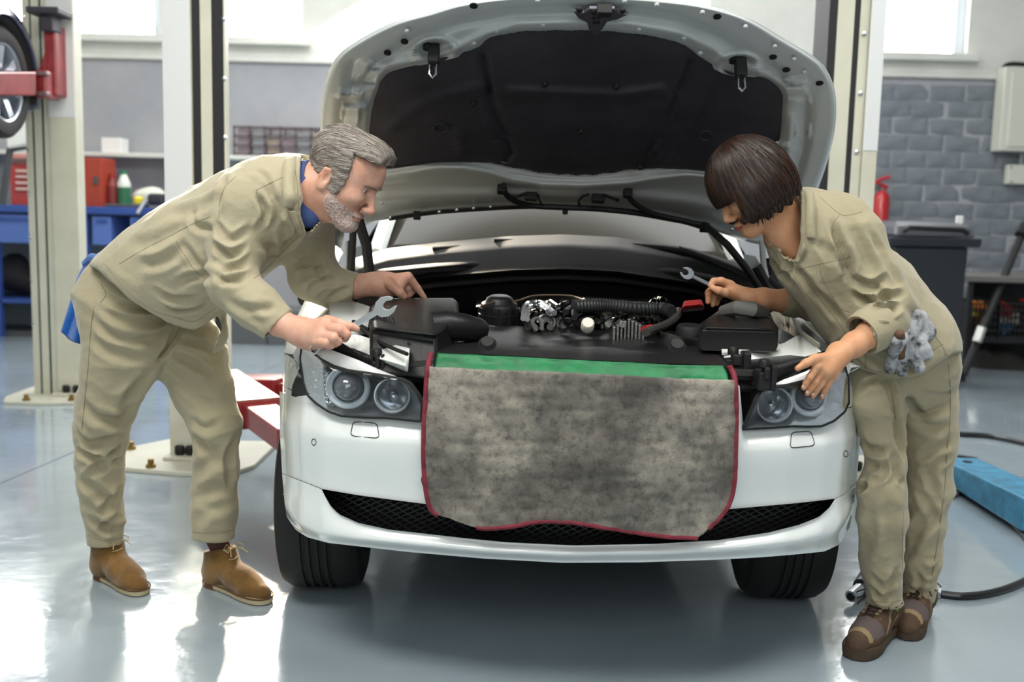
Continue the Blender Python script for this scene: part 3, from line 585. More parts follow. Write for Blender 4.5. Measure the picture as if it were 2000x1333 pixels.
# ---- the raised bonnet: a crowned panel hinged at the windscreen foot; d lifts off its plane (negative = towards the engine)
_ha = math.radians(27); HP0 = Vector((XC, 4.0, 1.30)); HN = Vector((0, math.sin(_ha), math.cos(_ha)))
def H(px, py, d=0.):
    d0 = d
    for _ in range(4):
        p = Uplane(px, py, HP0+HN*d0, HN); d0 = d - .055*((p.x-XC)/.8)**2
    return p
HO = [(690, 446), (655, 395), (632, 330), (628, 265), (631, 205), (640, 155), (660, 112), (700, 80), (768, 45), (838, 25), (900, 8), (985, -4), (1100, -8), (1200, -6), (1290, 0), (1380, 12), (1460, 36), (1530, 76), (1588, 112), (1612, 138), (1628, 180), (1629, 240), (1616, 305), (1594, 370), (1566, 430), (1535, 470), (1500, 478), (1460, 472), (1400, 452), (1340, 432), (1250, 414), (1150, 406), (1050, 402), (960, 406), (850, 414), (760, 427)]
IP = [(737, 330), (722, 300), (721, 250), (726, 215), (737, 180), (748, 152), (775, 135), (830, 122), (880, 110), (925, 96), (940, 88), (965, 70), (1030, 62), (1100, 60), (1170, 61), (1240, 67), (1300, 77), (1340, 92), (1365, 110), (1395, 128), (1430, 144), (1470, 148), (1500, 155), (1526, 180), (1528, 215), (1522, 270), (1512, 300), (1490, 325), (1400, 338), (1330, 332), (1250, 330), (1190, 338), (1140, 342), (1063, 338), (1002, 327), (940, 318), (842, 318), (770, 328)]
HC = (1128, 230)
def angres(P, n, c=HC):
    """outline as radius by angle about c"""
    Q = arc(P+[P[0]], 900); th = np.unwrap([math.atan2(y-c[1], x-c[0]) for x, y in Q]); 
    if th[-1] < th[0]: th = th[::-1]; Q = Q[::-1]
    Q = np.array(Q); o = np.argsort(th % (2*math.pi)); tt = (th % (2*math.pi))[o]; rr = np.hypot(Q[:, 0]-c[0], Q[:, 1]-c[1])[o]
    g = np.linspace(0, 2*math.pi, n, endpoint=False); r = np.interp(g, tt, rr, period=2*math.pi); return [(c[0]+r_*math.cos(a), c[1]+r_*math.sin(a)) for a, r_ in zip(g, r)]
NA = 420; HOa, IPa = angres(HO, NA), angres(IP, NA)
def segd(P, poly):
    A = np.array(poly, float); a, b = A[:-1], A[1:]; d = b-a; t = np.clip(((P[:, None]-a)*d).sum(2)/(d*d).sum(1), 0, 1)
    return np.sqrt((((a+d*t[..., None])-P[:, None])**2).sum(2)).min(1)
RID = [ # relief of the inner panel: polyline, width px, height (m, + towards the viewer)
 ([(720, 350), (800, 338), (850, 329), (905, 328), (955, 338), (1000, 352), (1060, 361), (1140, 363), (1230, 358), (1290, 348), (1340, 341), (1400, 347), (1480, 352)], 9, .024),
 ([(745, 388), (850, 384), (1000, 381), (1120, 380), (1250, 384), (1360, 398), (1450, 420)], 14, .016),
 ([(735, 420), (850, 404), (960, 396), (1050, 393), (1150, 396), (1250, 403), (1340, 420), (1420, 445)], 8, -.008),
 ([(700, 170), (740, 120), (820, 70), (900, 45), (1000, 28), (1110, 24), (1230, 26), (1320, 40), (1400, 70), (1470, 112), (1530, 150)], 10, -.014),
 ([(760, 128), (850, 112), (900, 90), (945, 68), (1010, 48), (1110, 45), (1230, 48), (1330, 66), (1390, 95), (1440, 128), (1500, 142)], 9, .012),
 ([(690, 130), (675, 200), (668, 280), (672, 340)], 12, -.012), ([(700, 210), (690, 290), (700, 400)], 9, .01), ([(1572, 200), (1568, 280), (1545, 380)], 12, -.012), ([(1545, 230), (1540, 300), (1522, 400)], 9, .012),
 ([(665, 183), (705, 186)], 4, .02), ([(672, 210), (712, 212)], 4, .02), ([(1535, 158), (1570, 158)], 4, .02), ([(1535, 174), (1572, 174)], 4, .02), ([(1540, 196), (1580, 196)], 4, .015), ([(720, 125), (755, 129)], 4, .016), ([(712, 139), (745, 141)], 4, .016), ([(690, 162), (730, 163)], 4, -.016), ([(640, 183), (680, 183)], 3, .012),
 ([(668, 222), (700, 222), (700, 232), (668, 232)], 3, .012), ([(1555, 247), (1580, 247), (1580, 262), (1555, 262)], 3, .012), ([(1515, 282), (1550, 290), (1556, 292)], 5, .02), ([(1500, 300), (1530, 305), (1530, 380)], 5, .014)]
def relief(P):
    P = np.asarray(P, float); d = np.zeros(len(P))
    for poly, wd, h in RID: d -= h*np.exp(-(segd(P, poly)/wd)**2)
    for cx, cy, rx, ry in ((850, 100, 40, 26), (1442, 128, 40, 24)):
        r = np.hypot((P[:, 0]-cx)/rx, (P[:, 1]-cy)/ry); d += -.018*np.exp(-((r-1)/.22)**2) + .012*(r < 1)*(1-r*r)
    return d
NRr = 46; rows = []
for k in range(NRr+1):
    t = -.06+1.06*k/NRr; P = [(i[0]+(o[0]-i[0])*t, i[1]+(o[1]-i[1])*t) for i, o in zip(IPa, HOa)]; rl = relief(P)
    e = .02*max(0, (t-.93)/.07)**2; rows.append([H(x, y, -.02+.012*(1-sstep(.0, .1, t))+r*(1-sstep(.9, 1, t))+e) for (x, y), r in zip(P, rl)])
MB().loft(rows, True).obj('bonnet_inner_frame', M_under, car, angle=180)
bo = MB(); rows = []
for k in range(13):
    t = max(.02, k/12); rows.append([H(HC[0]+(o[0]-HC[0])*t, HC[1]+(o[1]-HC[1])*t, .016+.02*(1-t**6)) for o in HOa])
rows += [[H(HC[0]+(o[0]-HC[0])*t, HC[1]+(o[1]-HC[1])*t, d) for o in HOa] for t, d in ((1.006, .008), (1.005, -.006), (.993, -.010))]
bo.loft(rows, True); bo.f.append(tuple(range(NA))); bo.mi.append(0); bon = bo.obj('bonnet', M_car, car, angle=60)
# insulation pad with quilted channels, tabs along its edges
CH = [([(960, 345), (1000, 300), (960, 200), (945, 110)], 7, .016), ([(1250, 330), (1290, 260), (1330, 160), (1345, 120)], 7, .016), ([(1230, 335), (1275, 300), (1300, 240)], 10, -.01), ([(880, 330), (905, 300), (900, 260)], 9, -.01), ([(1320, 310), (1350, 250), (1400, 160)], 8, .008), ([(1000, 178), (1060, 180), (1150, 184), (1205, 186), (1290, 175)], 10, -.016), ([(760, 250), (830, 200), (940, 170)], 12, -.012)]
rows = []
for k in range(40):
    t = max(.02, k/39); P = np.array([(HC[0]+(o[0]-HC[0])*t, HC[1]+(o[1]-HC[1])*t) for o in IPa]); d = np.zeros(len(P))
    for poly, wd, h in CH: d += h*np.exp(-(segd(P, poly)/wd)**2)
    jit = 1.0*np.sin(np.arange(NA)*.31)*(t > .97)+0.5*np.sin(np.arange(NA)*1.3)*(t > .97)
    rows.append([H(x+j*.4, y+j, -.012-.016*(1-t**8)+dd*(t < .97)) for (x, y), dd, j in zip(P, d, jit)])
_p = MB().loft(rows, True); _p.add([], []); _p.f.append(tuple(range(NA))); _p.mi.append(0); pad = _p.obj('insulation_pad', M_felt, car, angle=180)
def hdisc(px, py, r, m, name, d=-.03, h=.004, parent=bon, ax=None):
    return MB().lathe([(0, h), (r*.7, h), (r, h*.3), (r, -h)], frame(H(px, py, d), ax or -HN), 14).obj(name, m, parent, angle=40)
for x, y in ((1064, 165), (1204, 170), (924, 204), (1250, 328), (1135, 258)): hdisc(x, y, .010, M_matt, 'pad_clip', -.034, .006, pad)
for x, y in ((860, 250), (1378, 265)):
    MB().tube([H(x+13*math.cos(t), y+9*math.sin(t), -.03) for t in np.linspace(0, 6.283, 20)], .004, 6).obj('pad_emboss', M_felt, pad)
for x, y in ((757, 104), (790, 82), (925, 12), (1401, 33), (1510, 112), (1536, 137), (1601, 163)): hdisc(x, y, .011, M_ddark, 'drain_hole', -.022, .003)
for x, y in ((795, 61), (926, 85), (970, 60), (1061, 49), (815, 113), (1248, 57), (1336, 75), (1368, 104), (1283, 10), (1372, 25), (1456, 53), (1513, 91), (1551, 116), (1571, 142), (1050, 2), (1220, 3), (858, 414), (892, 410), (925, 407), (958, 404), (745, 397), (762, 425), (1430, 448), (1556, 348)): hdisc(x, y, .007, M_chrome if y > 395 else M_under, 'panel_rivet', -.03, .004)
# bonnet pins: block, dished washer, striker loop
for cx, cy in ((848, 96), (1446, 122)):
    p = H(cx, cy, -.03); M = frame(p, -HN, (1, 0, 0)); b = MB().box((-.016, -.016, -.01), (.016, .016, .05), M=M).obj('bonnet_striker', M_matt, bon, smooth=False, bevel=.003)
    MB().tube([M @ Vector(v) for v in ((-.008, 0, .045), (-.009, 0, .085), (0, 0, .098), (.009, 0, .085), (.008, 0, .045))], .004, 8).obj('striker_loop', M_chrome, b)
    MB().lathe([(0, .006), (.012, .006), (.012, -.01)], frame(H(cx-14, cy-4, -.028), -HN), 16).obj('striker_bolt', M_matt, b)
# safety catch at the leading edge
L = MB(); lk = [(1118, 14), (1140, 18), (1152, 10), (1200, 10), (1208, 18), (1228, 22), (1205, 32), (1186, 36), (1176, 52), (1162, 62), (1150, 52), (1146, 38), (1130, 30)]
L.prism([H(x, y, -.03) for x, y in lk], -HN*.012); lo_ = L.obj('safety_catch', mat('zinc_plate', '6d6a74', .4, metal=.8), bon, smooth=False, bevel=.003)
for x, y, r in ((1132, 20, .009), (1160, 24, .011), (1216, 22, .009), (1160, 44, .005), (1168, 44, .005), (1160, 36, .005), (1170, 34, .005)): hdisc(x, y, r, M_matt, 'catch_rivet', -.043, .004, lo_)
MB().box((-.02, -.012, 0), (.02, .012, .03), M=frame(H(1180, 12, -.035), -HN, (1, 0, 0))).obj('catch_spring_box', M_matt, lo_, smooth=False, bevel=.003)
# weather strip and the washer / lamp loom along the rear edge
def loom(name, P, r, dz=-.045, n=60, m=M_matt): return MB().tube([H(x, y, dz) for x, y in arc(P, n)], r, 8).obj(name, m, bon)
loom('wiring_loom', [(984, 362), (986, 376), (1000, 390), (1030, 401), (1080, 405), (1160, 408), (1240, 416), (1310, 428), (1360, 437), (1378, 440)], .011)
loom('wiring_loom', [(1226, 372), (1230, 388), (1248, 404), (1272, 416), (1300, 424), (1345, 433)], .010)
MB().tube([H(1376, 439, -.05), U(1420, 478, 3.62), U(1458, 525, 3.6), U(1485, 565, 3.62)], .013, 8).obj('wiring_loom', M_matt, bon)
loom('washer_tube', [(992, 382), (1010, 384), (1025, 379), (1040, 381)], .005); loom('washer_tube', [(1050, 380), (1054, 392), (1060, 402)], .004); loom('washer_tube', [(1133, 402), (1130, 394), (1138, 384), (1150, 380)], .005); loom('washer_tube', [(1178, 381), (1195, 387), (1208, 392)], .006)
for x, y, a, b in ((1037, 377, .022, .012), (1168, 381, .024, .014), (980, 363, .016, .016), (1226, 371, .016, .014), (1376, 438, .018, .016), (1104, 404, .01, .01), (815, 414, .014, .012)):
    MB().box((-a, -b, 0), (a, b, .03), M=frame(H(x, y, -.035), -HN, (1, .08, 0))).obj('washer_nozzle', M_matt, bon, smooth=False, bevel=.004)
MB().tube([H(x, y, -.02) for x, y in arc([(760, 428), (850, 416), (960, 408), (1050, 405), (1150, 409), (1250, 417), (1340, 436), (1400, 456)], 60)], .007, 8).obj('edge_seal', M_matt, bon)
MB().tube([H(x, y, -.012) for x, y in arc([(1613, 235), (1610, 290), (1590, 350), (1568, 410)], 40)], .006, 6).obj('edge_seal', M_sat, bon)
# ================================================================= the wing-cover mat hung over the nose
def mat_fur():
    M = bpy.data.materials.new('felted_fleece'); M.use_nodes = True; T = M.node_tree; B = T.nodes['Principled BSDF']; L = T.links
    tc = T.nodes.new('ShaderNodeTexCoord'); B.inputs['Roughness'].default_value = .95; B.inputs['Specular IOR Level'].default_value = .1; B.inputs['Sheen Weight'].default_value = .25
    def noise(s, d, r=.6): n = T.nodes.new('ShaderNodeTexNoise'); n.inputs['Scale'].default_value = s; n.inputs['Detail'].default_value = d; n.inputs['Roughness'].default_value = r; L.new(tc.outputs['Object'], n.inputs['Vector']); return n
    a = noise(4.2, 5, .62); r = T.nodes.new('ShaderNodeValToRGB'); e = r.color_ramp.elements; e[0].position = .36; e[0].color = lin('55524d'); e[1].position = .62; e[1].color = lin('a09a8e'); q = e.new(.49); q.color = lin('75716a'); L.new(a.outputs['Fac'], r.inputs['Fac'])
    b = noise(55, 6, .75); r2 = T.nodes.new('ShaderNodeValToRGB'); r2.color_ramp.elements[0].position = .33; r2.color_ramp.elements[0].color = (.34, .33, .32, 1); r2.color_ramp.elements[1].position = .52; r2.color_ramp.elements[1].color = (1, 1, 1, 1); L.new(b.outputs['Fac'], r2.inputs['Fac'])
    m = T.nodes.new('ShaderNodeMix'); m.data_type = 'RGBA'; m.blend_type = 'MULTIPLY'; m.inputs['Factor'].default_value = .75; L.new(r.outputs[0], m.inputs['A']); L.new(r2.outputs[0], m.inputs['B']); L.new(m.outputs['Result'], B.inputs['Base Color'])
    c = noise(130, 5, .8); bu = T.nodes.new('ShaderNodeBump'); bu.inputs['Strength'].default_value = .7; bu.inputs['Distance'].default_value = .006; L.new(c.outputs['Fac'], bu.inputs['Height']); L.new(bu.outputs[0], B.inputs['Normal'])
    return M
M_fur = mat_fur(); M_bind = mat('maroon_binding', '6d1f2c', .7, bump=.3, bscale=220, col2='7e2836', nscale=20); M_green = mat('green_vinyl_hem', '137a45', .5, col2='0f6238', nscale=14, bump=.15, bscale=60)
TOP = [(842, 690), (1000, 697), (1150, 705), (1300, 712), (1424, 715)]
LEFT = [(842, 690), (836, 720), (832, 780), (828, 850), (829, 920), (835, 970), (843, 995), (856, 1005)]
RIGHT = [(1424, 715), (1434, 740), (1437, 800), (1436, 860), (1434, 930), (1426, 975), (1405, 1010), (1362, 1051)]
BOT = [(856, 1005), (900, 1020), (945, 1031), (1000, 1028), (1045, 1019), (1090, 1018), (1130, 1021), (1200, 1033), (1290, 1046), (1362, 1051)]
def coons(u, v, c=[resamp(arc(q, 200), 101) for q in (TOP, BOT, LEFT, RIGHT)]):
    g = lambda k, t: np.array([np.interp(t*100, range(101), [p[i] for p in c[k]]) for i in (0, 1)])
    a = (1-v)*g(0, u)+v*g(1, u)+(1-u)*g(2, v)+u*g(3, v); b = (1-u)*(1-v)*g(0, 0)+u*(1-v)*g(0, 1)+(1-u)*v*g(1, 0)+u*v*g(1, 1); return a-b
NU, NV = 130, 90
nz = rnoise(1)
PX = np.array([[coons(i/NU, j/NV) for i in range(NU+1)] for j in range(NV+1)])
def mat_off(u, v): return .006-.03*sstep(0, .12, v)-.022*v*(1-v)*4*.5 - .010*math.sin(u*9+v*3)*v + (.0 if v < .7 else -.012*(v-.7)/.3)
G = np.array([[tuple(S(*PX[j, i], mat_off(i/NU, j/NV))) for i in range(NU+1)] for j in range(NV+1)])
fl_ = G.reshape(-1, 3); dn = .0022*nz(fl_, 90)+.0018*nz(fl_+5, 240); fl_[:, 1] -= dn
G = fl_.reshape(NV+1, NU+1, 3)
cov = thing('wing_cover', 'dirty grey fleece protective mat with green hem hung over the car nose', 'protective mat', tuple(G[NV//2, NU//2]))
jg = 8
MB().loft([[Vector(p) for p in r] for r in G[jg:]]).obj('fleece', M_fur, cov, angle=180, solid=.008, soff=-1)
MB().loft([[Vector(p)+Vector((0, -.004-.003*math.sin(3.14*j/(jg+1)), 0)) for p in r[3:-3]] for j, r in enumerate(G[:jg+2])]).obj('green_hem', M_green, cov, angle=180, solid=.006)
MB().tube([Vector(p)+Vector((0, -.004, 0)) for p in G[:, 0]], .0075, 8).obj('binding', M_bind, cov); MB().tube([Vector(p)+Vector((0, -.004, 0)) for p in G[:84, -1]], .0075, 8).obj('binding', M_bind, cov); MB().tube([Vector(p)+Vector((0, -.004, 0)) for p in G[-1, 20:]], .007, 8).obj('binding', M_bind, cov)
# ================================================================= sculpting kit: smooth unions of tapered limbs, meshed by surface nets
def A3(v): return np.array(tuple(v), np.float32)
class Sculpt:
    def __init__(s): s.ops = []
    def cap(s, a, b, ra, rb, k=.02, op='+', cut=None): s.ops.append(('cap', A3(a), A3(b), ra, rb, k, op, cut)); return s
    def chain(s, pts, k=.03, op='+', cut=None):
        for (a, ra), (b, rb) in zip(pts, pts[1:]): s.cap(a, b, ra, rb, k, op, cut)
        return s
    def ell(s, c, r, k=.02, op='+', R=None): s.ops.append(('ell', A3(c), np.array(r, np.float32), None if R is None else np.array(R, np.float32), None, k, op, None)); return s
    def box(s, c, h, rr, k=.01, op='+', R=None): s.ops.append(('box', A3(c), np.array(h, np.float32), None if R is None else np.array(R, np.float32), rr, k, op, None)); return s
    def half(s, p, n, k=.0, op='-'): n = Vector(n).normalized(); s.ops.append(('half', A3(p), A3(n), None, None, k, op, None)); return s
    def prim(s, o, P):
        t = o[0]
        if t == 'cap':
            a, b, r1, r2 = o[1:5]; ba = b-a; l2 = float(ba@ba); rr = r1-r2; a2 = l2-rr*rr
            if a2 <= 1e-9: 
                c, r = (a, r1) if r1 > r2 else (b, r2); return np.linalg.norm(P-c, axis=1)-r
            il2 = 1/l2; pa = P-a; y = pa@ba; z = y-l2; q = pa*l2-ba*y[:, None]; x2 = (q*q).sum(1); y2 = y*y*l2; z2 = z*z*l2; k = np.sign(rr)*rr*rr*x2
            return np.where(np.sign(z)*a2*z2 > k, np.sqrt(x2+z2)*il2-r2, np.where(np.sign(y)*a2*y2 < k, np.sqrt(x2+y2)*il2-r1, (np.sqrt(x2*a2*il2)+y*rr)*il2-r1))
        if t == 'ell':
            q = P-o[1]; q = q if o[3] is None else q@o[3]; k0 = np.linalg.norm(q/o[2], axis=1); k1 = np.linalg.norm(q/(o[2]**2), axis=1); return np.where(k1 > 1e-6, k0*(k0-1)/np.maximum(k1, 1e-6), -o[2].min())
        if t == 'box':
            q = P-o[1]; q = np.abs(q if o[3] is None else q@o[3])-o[2]; return np.linalg.norm(np.maximum(q, 0), axis=1)+np.minimum(q.max(1), 0)-o[4]
        if t == 'half': return (P-o[1])@o[2]
    def __call__(s, P):
        d = None
        for o in s.ops:
            e = self_d = s.prim(o, P); k = o[5]; op = o[6]
            if o[7] is not None: e = np.maximum(e, (P-A3(o[7][0]))@A3(Vector(o[7][1]).normalized()))
            if d is None: d = e; continue
            if op == '+':
                d = np.minimum(d, e) if k <= 0 else np.minimum(d, e)-np.maximum(k-np.abs(d-e), 0)**2/(4*k)
            else:
                e = -e; d = np.maximum(d, e) if k <= 0 else np.maximum(d, e)+np.maximum(k-np.abs(d-e), 0)**2/(4*k)
        return d
    def bounds(s):
        lo, hi = np.full(3, 9e9), np.full(3, -9e9)
        for o in s.ops:
            if o[6] == '+' and o[0] != 'half':
                pts = [(o[1], o[3]), (o[2], o[4])] if o[0] == 'cap' else [(o[1], float(np.max(o[2]))*1.8 if o[0] == 'box' else float(np.max(o[2])))]
                for c, r in pts: lo = np.minimum(lo, c-r); hi = np.maximum(hi, c+r)
        return lo, hi
def nets(f, h, lo=None, hi=None, B=8):
    """sparse surface nets: returns verts, quads"""
    if lo is None: lo, hi = f.bounds(); lo = lo-3*h; hi = hi+3*h
    n = np.ceil((hi-lo)/(h*B)).astype(int)+1
    bi = np.stack(np.meshgrid(*[np.arange(k) for k in n], indexing='ij'), -1).reshape(-1, 3)
    cen = (lo+(bi+.5)*B*h).astype(np.float32); d = f(cen); bi = bi[np.abs(d) < B*h*1.35]
    g = np.arange(B+1); off = np.stack(np.meshgrid(g, g, g, indexing='ij'), -1).reshape(-1, 3)
    N = n*B+2; vk = []; vp = []; ed = []
    for s in range(0, len(bi), 400):
        b = bi[s:s+400]; idx = b[:, None]*B+off[None]; P = (lo+idx*h).astype(np.float32).reshape(-1, 3); v = f(P).reshape(len(b), B+1, B+1, B+1); ins = v < 0
        c8 = [(i, j, k) for i in (0, 1) for j in (0, 1) for k in (0, 1)]; sl = lambda a, i, j, k: a[:, i:B+i, j:B+j, k:B+k]
        cnt = sum(sl(ins, *c).astype(np.int8) for c in c8); act = (cnt > 0) & (cnt < 8); w = np.argwhere(act)
        if not len(w): continue
        bidx, ijk = w[:, 0], w[:, 1:]; vals = {c: v[bidx, ijk[:, 0]+c[0], ijk[:, 1]+c[1], ijk[:, 2]+c[2]] for c in c8}
        acc = np.zeros((len(w), 3)); ct = np.zeros(len(w))
        for a in c8:
            for ax in range(3):
                if a[ax] == 0:
                    q = list(a); q[ax] = 1; q = tuple(q); va, vb = vals[a], vals[q]; m = (va < 0) != (vb < 0); t = np.where(m, va/np.where(m, va-vb, 1), 0)
                    p = np.tile(np.array(a, float), (len(w), 1)); p[:, ax] += t; acc += p*m[:, None]; ct += m
        G = b[bidx]*B+ijk; vp.append(lo+(G+acc/ct[:, None])*h); vk.append((G[:, 0]*N[1]+G[:, 1])*N[2]+G[:, 2])
        for ax in range(3):
            q = [0, 0, 0]; q[ax] = 1; a0 = vals[(0, 0, 0)] < 0; a1 = vals[tuple(q)] < 0; m = a0 != a1; ed.append((np.full(m.sum(), ax), G[m], a0[m]))
    K = np.concatenate(vk); V = np.concatenate(vp); o = np.argsort(K); K, V = K[o], V[o]
    st = np.array([N[1]*N[2], N[2], 1]); Q = []
    for ax in range(3):
        G = np.concatenate([e[1] for e in ed if e[0][:1].tolist() == [ax] or (len(e[0]) and e[0][0] == ax)]) if any(len(e[0]) and e[0][0] == ax for e in ed) else np.zeros((0, 3), int)
        S_ = np.concatenate([e[2] for e in ed if len(e[0]) and e[0][0] == ax]) if len(G) else np.zeros(0, bool)
        if not len(G): continue
        u, v_ = [k for k in range(3) if k != ax]; base = G@st; ks = np.stack([base-st[u]-st[v_], base-st[v_], base, base-st[u]], 1)
        ix = np.searchsorted(K, ks); ix = np.minimum(ix, len(K)-1); ok = (K[ix] == ks).all(1); ix, sg = ix[ok], S_[ok]
        fl = sg if ax != 1 else ~sg; ix[~fl] = ix[~fl][:, ::-1]; Q.append(ix)
    return V, np.concatenate(Q)
_cr = [rnoise(31+k, 24) for k in range(3)]
def crumple(V, N, amp, sc, st=(1, 1, 1)):
    X = V*np.array(st); d = np.zeros(len(V))
    for k, (f_, a_) in enumerate(((1, 1), (2.1, .5), (4.3, .26))): d += a_*((1-np.minimum(np.abs(_cr[k](X, sc*f_)), 1))**2.2-.45)
    return V+N*(amp*d)[:, None]
def largest(V, Q):
    lab = np.arange(len(V))
    while True:
        m = lab[Q].min(1); new = lab.copy()
        for i in range(4): np.minimum.at(new, Q[:, i], m)
        new = new[new]
        if (new == lab).all(): break
        lab = new
    u, c = np.unique(lab[Q[:, 0]], return_counts=True); best = u[c.argmax()]; k = lab == best; ix = np.cumsum(k)-1; return V[k], ix[Q[k[Q[:, 0]]]]
def vnormals(V, Q):
    n = np.cross(V[Q[:, 2]]-V[Q[:, 0]], V[Q[:, 3]]-V[Q[:, 1]]); N = np.zeros_like(V)
    for i in range(4): np.add.at(N, Q[:, i], n)
    return N/np.maximum(np.linalg.norm(N, axis=1), 1e-12)[:, None]
def relax(V, Q, it=1, a=.5):
    for _ in range(it):
        S_ = np.zeros_like(V); c = np.zeros(len(V))
        for i in range(4):
            for j in (1, 3): np.add.at(S_, Q[:, i], V[Q[:, (i+j) % 4]]); np.add.at(c, Q[:, i], 1)
        V = V+(S_/np.maximum(c, 1)[:, None]-V)*a
    return V
def bvh_of(V, Q): return BVHTree.FromPolygons([tuple(v) for v in V], [tuple(q) for q in Q.tolist()])
def drop(bvh, px, py, off=0., fallback=None):
    d = ray(px, py).normalized(); h = bvh.ray_cast(CAM, d)
    if h[0] is None:
        Dg = fallback or 3.0; p = U(px, py, Dg); h = bvh.find_nearest(p); return h[0]-d*off
    return h[0]-d*off
def segd3(V, L):
    A = np.array(L, float); best = np.full(len(V), 9.)
    for a, b in zip(A[:-1], A[1:]):
        d = b-a; t = np.clip(((V-a)@d)/max(d@d, 1e-12), 0, 1); best = np.minimum(best, np.linalg.norm(V-a-t[:, None]*d, axis=1))
    return best
def folds(V, Q, F_, fade=True):
    """press creases drawn as pixel polylines into the cloth: (polyline, width m, depth m)"""
    N = vnormals(V, Q); b = bvh_of(V, Q); dv = np.zeros(len(V))
    for poly, wd, dp in F_:
        L = [tuple(drop(b, x, y)) for x, y in resamp(arc(poly, 40), 14)]; La = np.array(L); lo, hi = La.min(0)-4*wd, La.max(0)+4*wd
        m = ((V > lo) & (V < hi)).all(1); 
        if not m.any(): continue
        X = V[m]; d = segd3(X, L); e = 1.
        if fade:
            l = np.linalg.norm(La[-1]-La[0]); t = ((X-La[0])@(La[-1]-La[0]))/max(l*l, 1e-9); e = sstep(-.08, .25, t)*(1-sstep(.7, 1.08, t))
        dp = dp*1.9; dv[m] += (-dp*np.exp(-(d/wd)**2)+.45*dp*np.exp(-((d-1.7*wd)/(.8*wd))**2))*e
    return V+N*dv[:, None]
def meshobj(name, V, Q, m, parent, smooth=True, mi=None):
    me = bpy.data.meshes.new(name); me.from_pydata([tuple(v) for v in V], [], [tuple(q) for q in Q.tolist()])
    for q in (m if isinstance(m, list) else [m]): me.materials.append(q)
    if mi is not None: me.polygons.foreach_set('material_index', mi)
    return link(name, me, parent, smooth, angle=180)
def J(px, py, D, r=None):
    p = U(px, py, D); return p if r is None else (p, r*(D*1.0+.1)/2000)
def patch(name, bvh, px, m, parent, off=.004, solid=.003, n=60, nr=8, lift=None, c=None):
    """a flap of cloth lying on a surface, its outline given in pixels"""
    O = resamp(px+[px[0]], n+1)[:-1]; c = c or (sum(p[0] for p in px)/len(px), sum(p[1] for p in px)/len(px)); ds = [drop(bvh, *p, off) for p in O]
    def fn(x, y, t): return drop(bvh, x, y, off+(lift(x, y) if lift else 0))
    q = polar(O, c, nr, fn, name, m, parent, solid=solid); return q
def seam(name, bvh, px, m, parent, r=.0016, off=.0, n=30, closed=False):
    P = arc(px+([px[0]] if closed else []), n); return MB().tube([drop(bvh, x, y, off) for x, y in P], r, 5).obj(name, m, parent)
def cloth_mat(name, a, b, sc=3):
    M = mat(name, a, .82, spec=.25, sheen=.25, col2=b, nscale=sc, bump=.35, bscale=34, contrast=(.3, .7)); return M
M_khaki = cloth_mat('khaki_twill', 'a79e83', 'afa68b'); M_seam = mat('khaki_seam', '857b62', .85)
M_khaki2 = cloth_mat('khaki_drill', '9e957a', 'a69d82')
def skin_mat(name, a, b): return mat(name, a, .5, spec=.4, sss=.25, col2=b, nscale=22, contrast=(.35, .7), bump=.1, bscale=320)
M_skinm = skin_mat('ruddy_skin', 'dcae98', 'cf967e'); M_skinw = skin_mat('warm_skin', 'd3a07c', 'c8906a')
M_nail = mat('finger_nail', 'd9ab97', .3, coat=.3)
def finger(s, pts, r, k=.006):
    """pts: joints from knuckle to tip as points; r: radii"""
    for (a, b), (ra, rb) in zip(zip(pts, pts[1:]), zip(r, r[1:])): s.cap(a, b, ra, rb, k)

class Cut:
    """f without what lies behind a pixel outline nearer than D (a neckline, a hem)"""
    def __init__(s, f, poly, D): s.f, s.p, s.D = f, np.array(poly, float), D
    def bounds(s): return s.f.bounds()
    def __call__(s, P):
        d = s.f(P); q = P-A3(CAM); z = q@A3(_f); X = np.stack([1000+F*(q@A3(_r))/z, 666.5-F*(q@A3(_u))/z], 1); a, b = s.p, np.roll(s.p, -1, 0); e = b-a; w = X[:, None]-a; t = np.clip((w*e).sum(2)/(e*e).sum(1), 0, 1); m = np.sqrt(((w-e*t[..., None])**2).sum(2)).min(1)
        ins = np.zeros(len(X), bool)
        for k in range(len(a)):
            c = (a[k, 1] > X[:, 1]) != (b[k, 1] > X[:, 1]); ins ^= c & (X[:, 0] < e[k, 0]*(X[:, 1]-a[k, 1])/(e[k, 1] if e[k, 1] else 1e-9)+a[k, 0])
        sd = np.where(ins, -m, m)*z/F; return np.maximum(d, -np.maximum(sd, P[:, 1]-s.D))
def sheetd(name, rows_, bvhs, m, parent, solid=.004, nn=18, fb=2.95):
    """cloth laid over surfaces: rows of (px, py, stand-off)"""
    out = []
    for r in rows_:
        L = []
        for x, y, o in resamp(arc(r, 40), nn):
            h = [drop(b, x, y, o, fb) for b in bvhs]; L.append(min(h, key=lambda p: (p-CAM).length))
        out.append(L)
    for _ in range(2): out = [[(L[max(k-1, 0)]+L[k]*2+L[min(k+1, nn-1)])/4 for k in range(nn)] for L in out]
    return MB().loft(out).obj(name, m, parent, solid=solid, angle=180)
# ================================================================= the man bending over the wing
man = thing('person', 'person in khaki jacket and tan boots bending over the car, holding a large spanner', 'person', tuple(UZ(330, 1165)))
